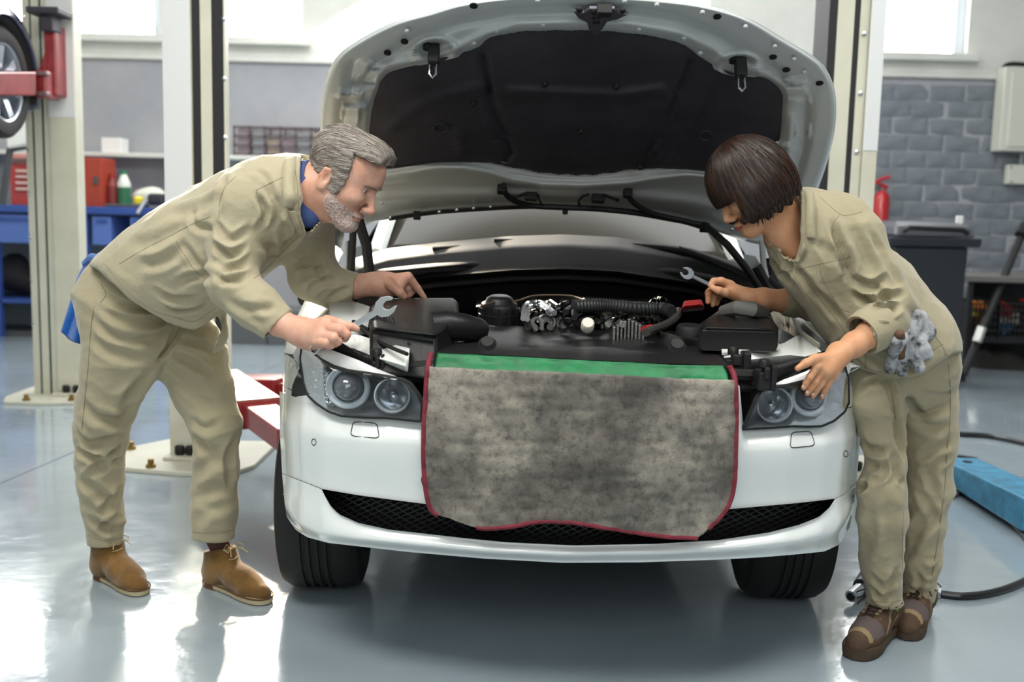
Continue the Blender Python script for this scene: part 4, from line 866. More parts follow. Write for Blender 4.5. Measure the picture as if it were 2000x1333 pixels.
# ---- trousers
t = Sculpt()
t.chain([J(236, 600, 3.22, 74), J(246, 640, 3.22, 80), J(244, 684, 3.22, 77), J(229, 724, 3.22, 67), J(210, 790, 3.25, 58), J(198, 850, 3.28, 50), J(194, 900, 3.3, 46), J(196, 940, 3.32, 45), J(201, 1000, 3.35, 38), J(206, 1090, 3.37, 35)], .02, cut=(J(206, 1064, 3.37), (0.02, 0, -1)))
t.chain([J(300, 590, 3.34, 78), J(330, 650, 3.34, 80), J(376, 702, 3.33, 66), J(397, 762, 3.3, 58), J(420, 830, 3.27, 47), J(422, 906, 3.28, 44), J(417, 1000, 3.3, 43), J(414, 1090, 3.32, 43)], .025, cut=(J(414, 1050, 3.32), (0.0, 0, -1)))
t.ell(J(262, 580, 3.28), (.15, .17, .17), .06); t.ell(J(225, 585, 3.28), (.11, .16, .13), .05)
t.cap(J(206, 1040, 3.37), J(206, 1110, 3.37), .048, .05, 0, '-'); t.cap(J(414, 1030, 3.32), J(414, 1100, 3.32), .052, .056, 0, '-')
V, Q = nets(t, .0075); V = relax(V, Q, 2)
FT = [([(200, 575), (240, 596), (300, 600), (340, 590)], .012, .007), ([(178, 620), (215, 652), (270, 662), (320, 650)], .014, .007), ([(172, 660), (215, 690), (270, 700), (300, 690)], .016, .006), ([(186, 600), (230, 625), (290, 632), (335, 622)], .012, .006),
      ([(350, 640), (335, 665), (322, 685), (308, 706)], .012, .012), ([(345, 660), (390, 672), (425, 690)], .011, .006), ([(330, 690), (370, 705), (420, 735)], .012, .007), ([(320, 706), (360, 735), (410, 775)], .012, .006), ([(345, 740), (380, 770), (420, 800)], .014, .006),
      ([(160, 790), (190, 815), (240, 822), (262, 800)], .02, .012), ([(150, 840), (170, 870), (200, 862), (240, 845)], .016, .012), ([(205, 900), (225, 885), (240, 868)], .014, .013), ([(150, 880), (180, 895), (198, 905), (175, 935)], .016, .012), ([(240, 900), (215, 905), (188, 925)], .014, .01), ([(155, 935), (190, 965), (225, 985)], .018, .010), ([(238, 950), (220, 985), (190, 1005)], .016, .009), ([(175, 1010), (200, 1030), (238, 1035)], .016, .010), ([(240, 1010), (215, 1020), (195, 1050)], .014, .008),
      ([(372, 822), (400, 836), (430, 830)], .016, .008), ([(376, 850), (400, 880), (430, 890)], .02, .007), ([(462, 850), (450, 900), (455, 960)], .016, .008), ([(376, 930), (410, 905), (450, 895)], .02, .006), ([(380, 985), (410, 960), (455, 950)], .022, .006), ([(378, 1030), (400, 1000), (440, 990)], .02, .005), ([(300, 720), (270, 760), (235, 790)], .02, .006), ([(280, 735), (250, 790), (250, 830)], .02, .006), ([(340, 640), (300, 665), (250, 672)], .016, .007)]
V = folds(V, Q, FT); N = vnormals(V, Q); nzw = rnoise(11); V = crumple(V, N, .008, 15, (1, 1, 1.7))
tro = meshobj('trousers', V, Q, M_khaki2, man); tb = bvh_of(V, Q)
seam('side_seam', tb, [(184, 600), (178, 640), (172, 720), (166, 780), (160, 840)], M_seam, tro); seam('fly_seam', tb, [(352, 640), (336, 668), (312, 700)], M_seam, tro, .0012)
seam('hem_seam', tb, [(376, 1040), (400, 1041), (430, 1041), (458, 1036)], M_seam, tro, .001); seam('hem_seam', tb, [(172, 1046), (200, 1056), (238, 1052)], M_seam, tro, .001)
seam('pocket_seam', tb, [(197, 555), (207, 575), (196, 592)], M_seam, tro, .0014)
# ---- jacket
j = Sculpt()
for dd in (-.07, .07):
    j.chain([J(226, 604, 3.3+dd, 74), J(268, 568, 3.26+dd, 88), J(325, 536, 3.22+dd, 100), J(392, 492, 3.16+dd, 100), J(478, 434, 3.1+dd, 92), J(552, 392, 3.05+dd, 78), J(592, 366, 3.02+dd*.6, 56)], .06)
j.cap(J(340, 590, 3.18), J(400, 650, 3.16), .10, .075, .05)
j.chain([J(515, 385, 2.98, 66), J(486, 400, 2.93, 62), J(462, 480, 2.9, 47), J(455, 556, 2.86, 44), J(497, 594, 2.84, 43), J(560, 652, 2.82, 39)], .035, cut=(J(543, 637, 2.82), Vector((1, 0, -.9))))
j.chain([J(585, 400, 3.16, 62), J(600, 470, 3.22, 47), J(613, 540, 3.25, 44), J(655, 566, 3.28, 36), J(720, 562, 3.3, 31)], .035, cut=(J(697, 563, 3.3), Vector((1, 0, -.25))))
j.half(J(300, 628, 3.24), Vector((-.33, 0, -1)), .0) if 0 else None
j.cap(J(520, 620, 2.83), J(590, 672, 2.81), .040, .046, 0, '-'); j.cap(J(668, 566, 3.28), J(740, 560, 3.3), .036, .042, 0, '-')
j.cap(J(608, 372, 3.0), J(680, 345, 2.96), .078, .09, .01, '-')
j = Cut(j, [(140, 515), (193, 524), (212, 548), (250, 586), (290, 612), (330, 630), (377, 643), (398, 634), (427, 612), (434, 640), (400, 720), (120, 720)], 9); j = Cut(j, [(593, 296), (590, 330), (588, 408), (600, 458), (636, 420), (668, 400), (660, 290)], 3.06); V, Q = nets(j, .0075); V = relax(V, Q, 4)
FJ = [([(412, 480), (450, 500), (485, 478)], .012, .010), ([(414, 505), (450, 525), (492, 505)], .012, .009), ([(418, 440), (450, 470), (490, 450)], .012, .008), ([(416, 530), (440, 548), (480, 545)], .012, .008), ([(425, 470), (440, 520), (430, 570)], .014, .006), ([(505, 380), (520, 420), (505, 450)], .010, .010), ([(515, 360), (545, 410), (530, 450)], .012, .008), ([(440, 340), (425, 380), (420, 420)], .014, .007), ([(500, 330), (520, 350), (535, 380)], .010, .006),
      ([(470, 600), (500, 605), (540, 600)], .012, .006), ([(440, 585), (480, 612), (520, 640)], .014, .005),
      ([(300, 570), (340, 585), (400, 575)], .012, .007), ([(320, 600), (360, 606), (410, 590)], .012, .009), ([(340, 560), (380, 540), (420, 545)], .012, .008), ([(350, 470), (390, 520), (415, 540)], .012, .007), ([(250, 480), (300, 470), (370, 430)], .02, .005), ([(270, 520), (320, 510), (360, 480)], .016, .006), ([(330, 420), (380, 410), (430, 380)], .018, .005), ([(372, 410), (380, 440), (415, 450)], .012, .006),
      ([(590, 440), (570, 480), (520, 520)], .012, .008), ([(540, 430), (560, 460), (555, 500)], .014, .008), ([(510, 470), (530, 490), (520, 530)], .014, .007),
      ([(575, 520), (600, 512), (635, 500)], .012, .008), ([(580, 545), (610, 530), (640, 528)], .012, .009), ([(600, 575), (625, 555), (655, 545)], .012, .008), ([(620, 520), (640, 545), (660, 555)], .012, .006), ([(640, 590), (660, 575), (690, 560)], .012, .005)]
V = folds(V, Q, FJ); N = vnormals(V, Q); V = crumple(V, N, .007, 14, (1.3, 1, 1.3))
jac = meshobj('jacket', V, Q, M_khaki, man); jb = bvh_of(V, Q)
for P in ([(370, 340), (405, 320), (430, 400)][:0], [(245, 470), (300, 505), (345, 470), (420, 430)][:0], [(233, 516), (280, 488), (330, 462), (380, 436), (410, 424)], [(344, 472), (362, 502), (380, 528), (398, 542)], [(428, 425), (430, 392), (440, 365), (462, 344)], [(500, 372), (540, 352), (558, 344)], [(500, 372), (508, 400), (512, 430)], [(572, 312), (580, 355), (584, 410)], [(430, 592), (455, 606), (500, 645)][:0], [(205, 516), (240, 560), (290, 602), (335, 618), (380, 628), (420, 602)], [(595, 452), (575, 470), (545, 500), (515, 530), (495, 545)]):
    if P: seam('seam', jb, P, M_seam, jac, .0009)
# collar, lapel and blue undershirt
def sheet(name, rows_, m, parent, solid=.004, nn=16): return MB().loft([[J(*p) for p in resamp(arc(r, 40), nn)] for r in rows_]).obj(name, m, parent, solid=solid, angle=180)
M_blue = mat('blue_cotton', '4a5f96', .85)
us = Sculpt(); us.cap(J(592, 372, 3.0), J(612, 362, 2.985), .082, .074, .02); us.cap(J(590, 384, 3.0), J(602, 418, 2.97), .066, .042, .03)
us.cap(J(604, 366, 2.99), J(680, 340, 2.95), .068, .075, .004, '-')
V, Q = nets(us, .005); meshobj('undershirt', V, Q, M_blue, man)
# ---- head, neck, arms, hands: one body
hy, hp = math.radians(-13), math.radians(30)
def headframe(px, py, D, yaw, pitch, roll=0., left=False):
    """local x forward, z up; yaw turns the face towards the camera"""
    R = Matrix.Rotation(math.pi if left else 0, 3, 'Z') @ Matrix.Rotation(yaw, 3, 'Z') @ Matrix.Rotation(pitch, 3, 'Y') @ Matrix.Rotation(roll, 3, 'X'); o = U(px, py, D); return lambda x, y, z: o+R @ Vector((x, y, z)), R
def build_head(h, g, R, fem=False, ears=(1, -1)):
    k = .93 if fem else 1.; Ra = np.array([[R[i][q] for q in range(3)] for i in range(3)])
    E_ = lambda c, r, kk=.02, op='+', rot=None: h.ell(g(*c), r, kk, op, Ra if rot is None else Ra@np.array(rot))
    E_((-.012, 0, .042), (.098*k, .076*k, .088*k), .02); E_((.03, 0, .03), (.066*k, .064*k, .075*k), .04); E_((.022, 0, -.03), (.062, .058*k, .075), .04)
    h.cap(g(.01, .042*k, -.06), g(.066, .014*k, -.098), .022, .017, .04); h.cap(g(.01, -.042*k, -.06), g(.066, -.014*k, -.098), .022, .017, .04); E_((.076, 0, -.098), (.021, .022, .018), .025)
    E_((.052, 0, .062), (.040, .056, .048), .03); h.cap(g(.084, .022, .034), g(.084, -.022, .034), .0105 if not fem else .006, .0105 if not fem else .006, .025)
    for s in (1, -1):
        E_((.062, s*.046*k, -.022), (.026, .02, .018), .03); E_((.093, s*.030, .012), (.015, .0165, .0105), .014, '-')
        E_((.0765, s*.032, .011), (.0146, .0150, .0146), .006); E_((.091, s*.033, .0098), (.0125, .0135, .0054), .0015, '-')
    h.cap(g(.088, 0, .018), g(.117 if not fem else .108, 0, -.034), .0085, .0105, .012); E_((.116 if not fem else .107, 0, -.037), (.012, .0125, .010), .008)
    for s in (1, -1): E_((.105 if not fem else .097, s*.0135, -.042), (.0115, .0085, .009), .006); E_((.106, s*.0075, -.0515), (.005, .004, .004), .003, '-')
    E_((.092, 0, -.066), (.013, .024, .008), .008); E_((.094, 0, -.0685), (.010, .021, .0048), .004); E_((.092, 0, -.080), (.0105, .019, .0058), .005); h.cap(g(.106, -.019, -.0742), g(.106, .019, -.0742), .0022, .0022, .003, '-')
    E_((.087, 0, -.089), (.012, .014, .006), .01, '-') if not fem else None
    for s in ears:
        r = [[1, 0, 0], [0, 1, 0], [0, 0, 1]]; E_((-.020, s*.077*k, -.012), (.017, .0085, .031), .008); E_((-.015, s*.088*k, -.009), (.0095, .012, .017), .004, '-'); h.cap(g(-.030, s*.082*k, .012), g(-.012, s*.080*k, .018), .0045, .004, .005); h.cap(g(-.034, s*.081*k, -.012), g(-.030, s*.082*k, .012), .0042, .0045, .005); E_((-.014, s*.078*k, -.036), (.008, .006, .009), .006)
g, R = headframe(671, 350, 2.97, hy, hp)
hd = Sculpt(); build_head(hd, g, R)
hd.chain([(g(-.03, 0, -.03), .064), (J(612, 370, 2.99), .072), (J(560, 395, 3.05), .085)], .03); hd.cap(g(.02, 0, -.09), J(615, 405, 2.99), .03, .045, .04)
V, Q = nets(hd, .0028)
def hand_frame(): pass
parts = [(relax(V, Q, 1, .4), Q)]
# right arm and the hand round the spanner (px, py, depth)
a = Sculpt()
a.chain([J(500, 600, 2.84, 20), J(545, 630, 2.82, 24), J(585, 648, 2.8, 25), J(604, 655, 2.79, 26)], .02)
D_ = 2.76
a.chain([J(604, 652, 2.79, 24), J(640, 634, D_-.01, 17)], .02); a.chain([J(604, 655, 2.79, 24), J(634, 660, D_-.03, 17)], .02); a.chain([J(604, 656, 2.79, 19), J(624, 667, D_-.02, 12)], .02); a.cap(J(600, 650, 2.79), J(632, 650, D_-.01), .03, .026, .02)
def fing(s, P, R_): finger(s, [J(*p) for p in P], [r*2.6/2000 for r in R_], .003)
fing(a, [(638, 626, 2.76), (664, 632, 2.725), (684, 638, 2.715), (697, 643, 2.722)], [11.5, 9.5, 8.2, 7])
fing(a, [(636, 640, 2.74), (664, 645, 2.70), (677, 654, 2.705), (674, 662, 2.735)], [11.5, 10, 9, 8])
fing(a, [(630, 656, 2.725), (652, 660, 2.69), (661, 667, 2.70), (655, 672, 2.73)], [11, 9.6, 8.8, 8])
fing(a, [(620, 668, 2.725), (638, 670, 2.695), (647, 675, 2.705), (641, 677, 2.73)], [10, 8.6, 8, 7])
fing(a, [(612, 660, 2.80), (640, 656, 2.815), (664, 648, 2.80), (680, 644, 2.78)], [11, 10, 9, 7.5])
V, Q = nets(a, .0022); parts.append((relax(V, Q, 1, .5), Q))
# left arm and the pointing hand
b = Sculpt(); D_ = 3.32
b.chain([J(640, 566, 3.27, 17), J(695, 560, 3.29, 22), J(728, 557, 3.31, 22), J(752, 556, 3.32, 23)], .02)
b.cap(J(745, 556, 3.32), J(786, 548, 3.31), .036, .022, .02); b.cap(J(745, 560, 3.32), J(775, 566, 3.29), .036, .022, .02)
def fing2(s, P, R_): finger(s, [J(*p) for p in P], [r*3.15/2000 for r in R_], .003)
fing2(b, [(774, 545, 3.31), (797, 541, 3.31), (815, 563, 3.33), (829, 582, 3.345)], [12, 10, 7.8, 5.5])
fing2(b, [(780, 552, 3.33), (800, 552, 3.34), (806, 566, 3.35), (799, 577, 3.35)], [12, 10, 9, 7.5])
fing2(b, [(776, 560, 3.33), (796, 562, 3.33), (799, 574, 3.34), (792, 580, 3.34)], [11, 9.5, 8.5, 7])
fing2(b, [(758, 552, 3.29), (768, 561, 3.26), (781, 572, 3.255), (788, 579, 3.26)], [12, 11, 9.5, 7.5])
fing2(b, [(772, 566, 3.33), (790, 570, 3.34), (790, 579, 3.35)], [9, 8.5, 7])
V, Q = nets(b, .0024); parts.append((relax(V, Q, 1, .5), Q))
# trunk and legs under the clothes keep the body one figure
c = Sculpt(); c.chain([J(255, 590, 3.28, 60), J(325, 540, 3.22, 70), J(478, 440, 3.1, 66), J(570, 390, 3.04, 45), (J(605, 372, 3.0), .06)], .05); c.chain([J(510, 390, 2.98, 26), J(466, 480, 2.9, 20), J(458, 556, 2.86, 18), J(545, 630, 2.82, 17)], .03); c.chain([J(585, 400, 3.16, 26), J(613, 538, 3.25, 18), J(690, 562, 3.29, 15)], .03)
c.chain([J(246, 640, 3.22, 60), J(200, 850, 3.28, 26), J(206, 1040, 3.37, 16)], .03); c.chain([J(330, 650, 3.34, 60), J(420, 830, 3.27, 26), J(414, 1030, 3.32, 18)], .03)
V, Q = nets(c, .012); parts.append((V, Q))
VV = []; QQ = []; o = 0
for V, Q in parts: VV.append(V); QQ.append(Q+o); o += len(V)
body = meshobj('body', np.concatenate(VV), np.concatenate(QQ), M_skinm, man)
hb = bvh_of(*parts[0]); Vh = parts[0][0]
# eyes
def eyes(g, R, parent, col):
    for s in (1, -1):
        c = g(.0768, s*.032, .0105); f = R @ Vector((1, s*.12, -.12)); M = frame(c, f); e = MB().lathe([(.0001, .0124)]+[(.0124*math.sin(t), .0124*math.cos(t)) for t in np.linspace(.1, 3.04, 14)], M, 20, caps=False).obj('eyeball', mat('eye_white', 'e2dedb', .15, coat=.6), parent)
        MB().lathe([(.0, .01275), (.0022, .0127)], M, 14, caps=False).obj('pupil', mat('pupil_black', '0a0a0a', .1), e); MB().lathe([(.002, .01262), (.0058, .0113), (.0060, .0109)], M, 18, caps=False).obj('iris', mat(col[0], col[1], .2, coat=.5), e)
eyes(g, R, man, ('blue_grey_iris', '6d7f8c'))
ALLM = [jb, hb]
sheetd('collar', [[(594, 300, .004), (590, 330, .006), (589, 370, .006), (588, 411, .008)], [(577, 302, .014), (573, 335, .018), (570, 375, .018), (570, 410, .016)], [(558, 308, .01), (553, 335, .013), (553, 375, .013), (556, 407, .012)]], [jb], M_khaki, jac)
sheetd('lapel', [[(588, 410, .004), (591, 430, .006), (599, 452, .004)], [(576, 411, .012), (580, 430, .014), (592, 458, .008)], [(564, 411, .010), (572, 436, .010), (584, 462, .006)]], [jb], M_khaki, jac)
sheetd('lapel', [[(634, 420, .002), (622, 442, .004), (603, 464, .004)], [(622, 416, .012), (612, 434, .012), (600, 452, .008)]], [jb], M_khaki, jac, fb=3.0)
# hair, beard, brows
def strand_mat(name, a, b, c, stretch, rot=(0, 0, 0), rough=.5):
    M = bpy.data.materials.new(name); M.use_nodes = True; T = M.node_tree; B = T.nodes['Principled BSDF']; L = T.links
    tc = T.nodes.new('ShaderNodeTexCoord'); mp = T.nodes.new('ShaderNodeMapping'); mp.inputs['Rotation'].default_value = rot; mp.inputs['Scale'].default_value = stretch; L.new(tc.outputs['Object'], mp.inputs[0])
    n = T.nodes.new('ShaderNodeTexNoise'); n.inputs['Scale'].default_value = 1; n.inputs['Detail'].default_value = 5; n.inputs['Roughness'].default_value = .7; L.new(mp.outputs[0], n.inputs['Vector'])
    r = T.nodes.new('ShaderNodeValToRGB'); e = r.color_ramp.elements; e[0].position = .3; e[0].color = lin(a); e[1].position = .72; e[1].color = lin(c); e.new(.5).color = lin(b); L.new(n.outputs['Fac'], r.inputs[0]); L.new(r.outputs[0], B.inputs['Base Color'])
    bu = T.nodes.new('ShaderNodeBump'); bu.inputs['Strength'].default_value = .5; bu.inputs['Distance'].default_value = .003; L.new(n.outputs['Fac'], bu.inputs['Height']); L.new(bu.outputs[0], B.inputs['Normal']); B.inputs['Roughness'].default_value = rough; return M
def tolocal(V, o, R): Ri = np.array([[R[i][q] for q in range(3)] for i in range(3)]); return (V-A3(o))@Ri
ho = g(0, 0, 0)
class HairF:
    """scalp offset, kept where keep(local) is positive"""
    def __init__(s, base, o, R, off, keep): s.b, s.o, s.R, s.off, s.keep = base, o, R, off, keep
    def __call__(s, P): L = tolocal(P, s.o, s.R); return np.maximum(s.b(P)-s.off(L), -s.keep(L))
def manhair(L):
    x, y, z = L.T; ay = np.abs(y); j_ = .003*np.sin(z*170+y*60)*np.sin(z*61+1)
    front = np.interp(z, [-.03, -.01, .027, .075, .093], [.030, .034, .040, .026, .020])+j_      # temple line
    side = np.minimum(front-x, np.where(x > -.006, z+.034, np.where(x > -.034, z-.016+.2*(x+.006), z+.046)))
    top = np.minimum(z-.091-.10*np.maximum(x, 0), .094-x)
    return np.maximum(side, top)
hairsk = Sculpt(); build_head(hairsk, g, R, ears=())
hf = HairF(hairsk, ho, R, lambda L: .007+.011*sstep(.03, .12, L[:, 2])+.010*sstep(.0, .08, L[:, 0])*sstep(.06, .1, L[:, 2])+.006*sstep(-.02, -.1, L[:, 0]), manhair)
lo, hi = A3(ho)-.17, A3(ho)+.17; V, Q = largest(*nets(hf, .0032, lo, hi)); V = relax(V, Q, 2)
L = tolocal(V, ho, R); N = vnormals(V, Q); rn = rnoise(5, 60); V = V+N*(.0014*rn(L*np.array([.25, 1, 1]), 420)+.0016*rn(L*np.array([.3, 1, 1]), 150))[:, None]
M_hair = strand_mat('greying_hair', '57504a', '857c73', 'b3aba1', (70, 420, 420), (0, .5, 0)); hairm = meshobj('hair', V, Q, M_hair, man); Vhair, Qhair = V, Q
def beard(L):
    x, y, z = L.T; up = -.043+.30*(np.maximum(.03-x, 0))-.0*x; up = np.where(x > .075, -.058, np.where(x > .03, -.040-.4*(x-.03), -.040+1.6*(.03-x)*1.0)); return np.minimum(np.minimum(up-z, z+.135), np.minimum(x+.004, .2)) - .003+.003*np.sin(x*700+z*300)*np.sin(z*640+y*500)
bf = HairF(hairsk, ho, R, lambda L: .0018+.0035*sstep(-.085, -.11, L[:, 2]), lambda L: np.minimum(beard(L), np.maximum(np.hypot((L[:, 2]+.0745)/.9, np.abs(L[:, 1])*.42)-.0105, .085-L[:, 0])))
V, Q = nets(bf, .0026, lo, hi); N = vnormals(V, Q); V = V+N*(.0009*rn(V, 900))[:, None]
M_beard = mat('white_stubble', 'b98f80', .8, col2='ddd3cc', nscale=260, bump=.5, bscale=500, contrast=(.4, .6)); meshobj('beard', V, Q, M_beard, man)
for s in (1, -1): MB().tube([hb.find_nearest(g(*q))[0] for q in ((.0985, s*.012, .028), (.0975, s*.024, .032), (.091, s*.038, .031), (.080, s*.050, .026))], [.003, .0046, .0042, .0015], 6).obj('eyebrow', mat('grey_brow', '7a6a5c', .8), man)
# fine strands combed back over the head
hmb = bvh_of(Vhair, Qhair); SM = [MB(), MB(), MB()]; rg = random.Random(4); NH = vnormals(Vhair, Qhair); LH = tolocal(Vhair, ho, R)
for k in range(1500):
    i = rg.randrange(len(Vhair)); p = Vector(Vhair[i]); pts = []; low = LH[i, 2] < .03
    fl = R @ Vector((-1, 0, -.35 if LH[i, 0] > -.05 else -1.0)) + Vector((rg.uniform(-.16, .16), rg.uniform(-.16, .16), rg.uniform(-.16, .16)))
    for q in range(6 if not low else 4):
        h = hmb.find_nearest(p); n_ = h[1]; t_ = (fl-n_*fl.dot(n_)).normalized(); pts.append(h[0]+n_*(.0012+.0006*math.sin(q))); p = h[0]+t_*(.008 if not low else .006)
    SM[k % 3].tube(pts, [.00055]*(len(pts)-1)+[.0002], 3, caps=False)
for q, c_ in zip(SM, ('6f665f', '978d84', 'c9c0b5')): z_ = q.obj('hair_strands', mat('strand_'+c_, c_, .45), hairm, angle=180); z_['kind'] = 'stuff'
# ---- suede boots
M_suede = mat('tan_suede', '806034', .9, spec=.15, col2='614522', nscale=12, bump=.25, bscale=260, sheen=.3); M_sole = mat('crepe_sole', 'b3a684', .8, bump=.2, bscale=200); M_sock = mat('brown_sock', '4d3029', .9, bump=.3, bscale=200); M_lace = mat('pale_lace', 'b3a079', .8); M_heel = mat('leather_edge', '5c3d22', .7)
def boot(name, heel, toe, ankle, parent, hi=.138, ms=M_suede):
    """heel, toe: floor points; chukka boot with sole, laces, sock"""
    d = (toe-heel); L_ = d.length; x = d.normalized(); y = Vector((-x.y, x.x, 0)); P = lambda a, b, z: heel+x*(a*L_)+y*b+Vector((0, 0, z))
    k = L_/.29; s = Sculpt()
    s.ell(P(.14, 0, .045), (.040*k,)*3, .02); s.cap(P(.15, 0, .05), P(.22, 0, .105), .042, .044, .03); s.cap(P(.22, 0, .075), P(.62, .004, .045), .046, .038, .03); s.cap(P(.5, .0, .05), P(.72, .006, .036), .044, .040, .03); s.cap(P(.72, -.004, .032), P(.88, .0, .030), .040, .030, .02); s.cap(P(.30, 0, .10), P(.2, 0, .13), .036, .044, .03)
    s.cap(P(.17, 0, .06), P(.215, 0, .16), .041, .041, .03); s.half(P(0, 0, .018), (0, 0, 1), .004); s.half(P(.22, 0, hi), x*.25-Vector((0, 0, 1)), .004)
    s.cap(P(.22, 0, .11), P(.22, 0, .2), .034, .036, .004, '-')
    V, Q = nets(s, .0042); V = relax(V, Q, 2); N = vnormals(V, Q); V = V+N*(.0012*rnoise(21)(V, 110))[:, None]; b = meshobj(name, V, Q, ms, parent); bb = bvh_of(V, Q)
    ol = [(.0, 0), (.02, .028), (.12, .038), (.3, .034), (.5, .038), (.68, .046), (.84, .043), (.95, .026), (1.0, .0), (.96, -.024), (.86, -.038), (.68, -.042), (.5, -.036), (.3, -.034), (.12, -.037), (.02, -.027)]
    O = resamp(arc([ol[0]]+ol[1:]+[ol[0]], 90), 61)[:-1]; MB().loft([[P(a, c*sc*k, z) for a, c in O] for z, sc in ((.004, .98), (.008, 1.0), (.018, 1.02), (.022, 1.0), (.022, .8))], True, True).obj('sole', M_sole, b, angle=50)
    MB().loft([[P(a, c*1.035*k, z) for a, c in O] for z in (.019, .0245)], True).obj('welt', M_heel, b, solid=.002)
    MB().loft([[P(a, c*k, z) for a, c in resamp([(0, 0), (.02, .029), (.12, .039), (.25, .036), (.25, -.036), (.12, -.039), (.02, -.029), (0, 0)], 30)] for z in (0, .02)], True, True).obj('heel', M_heel, b, angle=50)
    MB().tube([P(.2, 0, .08), P(.215, 0, .13), ankle], [.036, .034, .037], 16).obj('sock', M_sock, parent)
    def on(a, c): 
        p = P(a, c, .3); h = bb.ray_cast(p, Vector((0, 0, -1))); return (h[0] or P(a, c, .1))+Vector((0, 0, .003))
    for a, w in ((.36, .02), (.42, .018)):
        MB().tube([on(a, -w), on(a+.02, -w*.3), on(a+.02, w*.3), on(a, w)], .0022, 6).obj('lace', M_lace, b)
    c0 = on(.37, 0)
    for sg in (1, -1):
        MB().tube([c0, c0+y*sg*.018+Vector((0, 0, .016))+x*.005, c0+y*sg*.04+Vector((0, 0, .006))+x*.018, c0+y*sg*.03+x*.03-Vector((0, 0, .004)), c0+y*sg*.005+x*.012], .0018, 6).obj('lace', M_lace, b); MB().tube([c0, c0+y*sg*.02+x*.03+Vector((0, 0, .002)), c0+y*sg*.034+x*.05-Vector((0, 0, .014))], .0018, 6).obj('lace', M_lace, b)
    for sg in (1, -1): MB().tube([bb.find_nearest(P(q[0], sg*q[1], q[2]))[0] for q in ((.40, .03, .10), (.41, .04, .07), (.40, .05, .05), (.36, .05, .035), (.3, .05, .03))], .0012, 5).obj('stitching', mat('suede_seam', '5a3f1e', .8), b)
    return b
def Fz(px, py): return UZ(px, py, 0)
def bootpx(name, hp_, tp, an, parent, **k): return boot(name, Fz(*hp_), Fz(*tp), an, parent, **k)
bootpx('boot', (195, 1124), (283, 1166), J(206, 1045, 3.37), man); bootpx('boot', (408, 1138), (526, 1183), J(414, 1030, 3.32), man)
# ================================================================= the woman leaning on the headlight
wom = thing('person', 'person in khaki coveralls and trail shoes leaning on the right headlight, holding a small spanner', 'person', tuple(UZ(1735, 1235)))
t = Sculpt()
t.ell(J(1768, 705, 3.1), (.165, .15, .15), .05)
t.chain([J(1715, 720, 3.02, 62), J(1712, 790, 3.0, 52), J(1722, 850, 2.99, 42), J(1729, 905, 2.97, 38), J(1720, 960, 2.96, 47), J(1720, 1011, 2.97, 46), J(1722, 1100, 3.0, 41), J(1730, 1186, 3.03, 33), J(1731, 1230, 3.03, 33)], .02, cut=(J(1730, 1184, 3.0), (0, 0, -1)))
t.chain([J(1805, 720, 3.13, 66), J(1806, 790, 3.13, 60), J(1814, 870, 3.13, 51), J(1814, 950, 3.13, 45), J(1808, 1027, 3.14, 40), J(1801, 1093, 3.16, 35), J(1793, 1176, 3.18, 29), J(1792, 1220, 3.19, 29)], .02, cut=(J(1793, 1176, 3.15), (0, 0, -1)))
t.cap(J(1731, 1160, 3.03), J(1731, 1240, 3.03), .036, .044, 0, '-'); t.cap(J(1793, 1150, 3.18), J(1792, 1230, 3.19), .034, .042, 0, '-')
V, Q = nets(t, .0072); V = relax(V, Q, 2)
FT = [([(1735, 740), (1748, 790), (1756, 850), (1768, 900)], .012, .014), ([(1690, 748), (1720, 742), (1745, 760)], .01, .008), ([(1672, 765), (1700, 752), (1735, 752)], .01, .006), ([(1770, 780), (1800, 806), (1840, 800), (1855, 790)], .014, .010), ([(1780, 800), (1810, 830), (1850, 840)], .018, .006), ([(1786, 770), (1830, 775), (1864, 762)], .014, .005),
      ([(1680, 862), (1700, 880), (1740, 882)], .014, .008), ([(1690, 905), (1720, 915), (1745, 905)], .012, .008), ([(1745, 880), (1752, 920), (1740, 950)], .012, .008), ([(1690, 945), (1680, 955), (1671, 957)], .010, .014), ([(1700, 945), (1722, 930), (1740, 915)], .012, .007), ([(1768, 950), (1755, 930), (1750, 910)], .01, .006),
      ([(1815, 925), (1825, 960), (1830, 990)], .014, .006), ([(1795, 900), (1830, 880), (1856, 862)], .016, .008), ([(1800, 930), (1830, 905), (1856, 890)], .014, .007), ([(1770, 1060), (1800, 1030), (1822, 1010)], .02, .010), ([(1800, 960), (1820, 1000), (1826, 1028)], .014, .007), ([(1768, 1090), (1785, 1060), (1790, 1030)], .014, .008), ([(1830, 1108), (1815, 1120), (1800, 1112)], .012, .006), ([(1775, 1150), (1795, 1160), (1815, 1155)], .012, .007), ([(1792, 1115), (1798, 1140), (1790, 1165)], .01, .006),
      ([(1680, 1100), (1700, 1040), (1705, 990)], .02, .006), ([(1735, 970), (1738, 1040), (1750, 1100)], .02, .005), ([(1700, 1150), (1722, 1172), (1750, 1160)], .012, .008), ([(1755, 1110), (1745, 1140), (1730, 1165)], .012, .006), ([(1700, 1130), (1725, 1150), (1755, 1130)], .014, .005)]
V = folds(V, Q, FT); N = vnormals(V, Q); V = crumple(V, N, .008, 15, (1, 1, 1.7))
wtr = meshobj('trousers', V, Q, M_khaki2, wom); wtb = bvh_of(V, Q)
seam('side_seam', wtb, [(1852, 712), (1856, 760), (1855, 830), (1850, 880), (1846, 940), (1838, 1010), (1828, 1080), (1818, 1140)], M_seam, wtr); seam('hem_seam', wtb, [(1700, 1174), (1730, 1178), (1760, 1173)], M_seam, wtr, .001); seam('hem_seam', wtb, [(1768, 1166), (1795, 1168), (1819, 1164)], M_seam, wtr, .001)
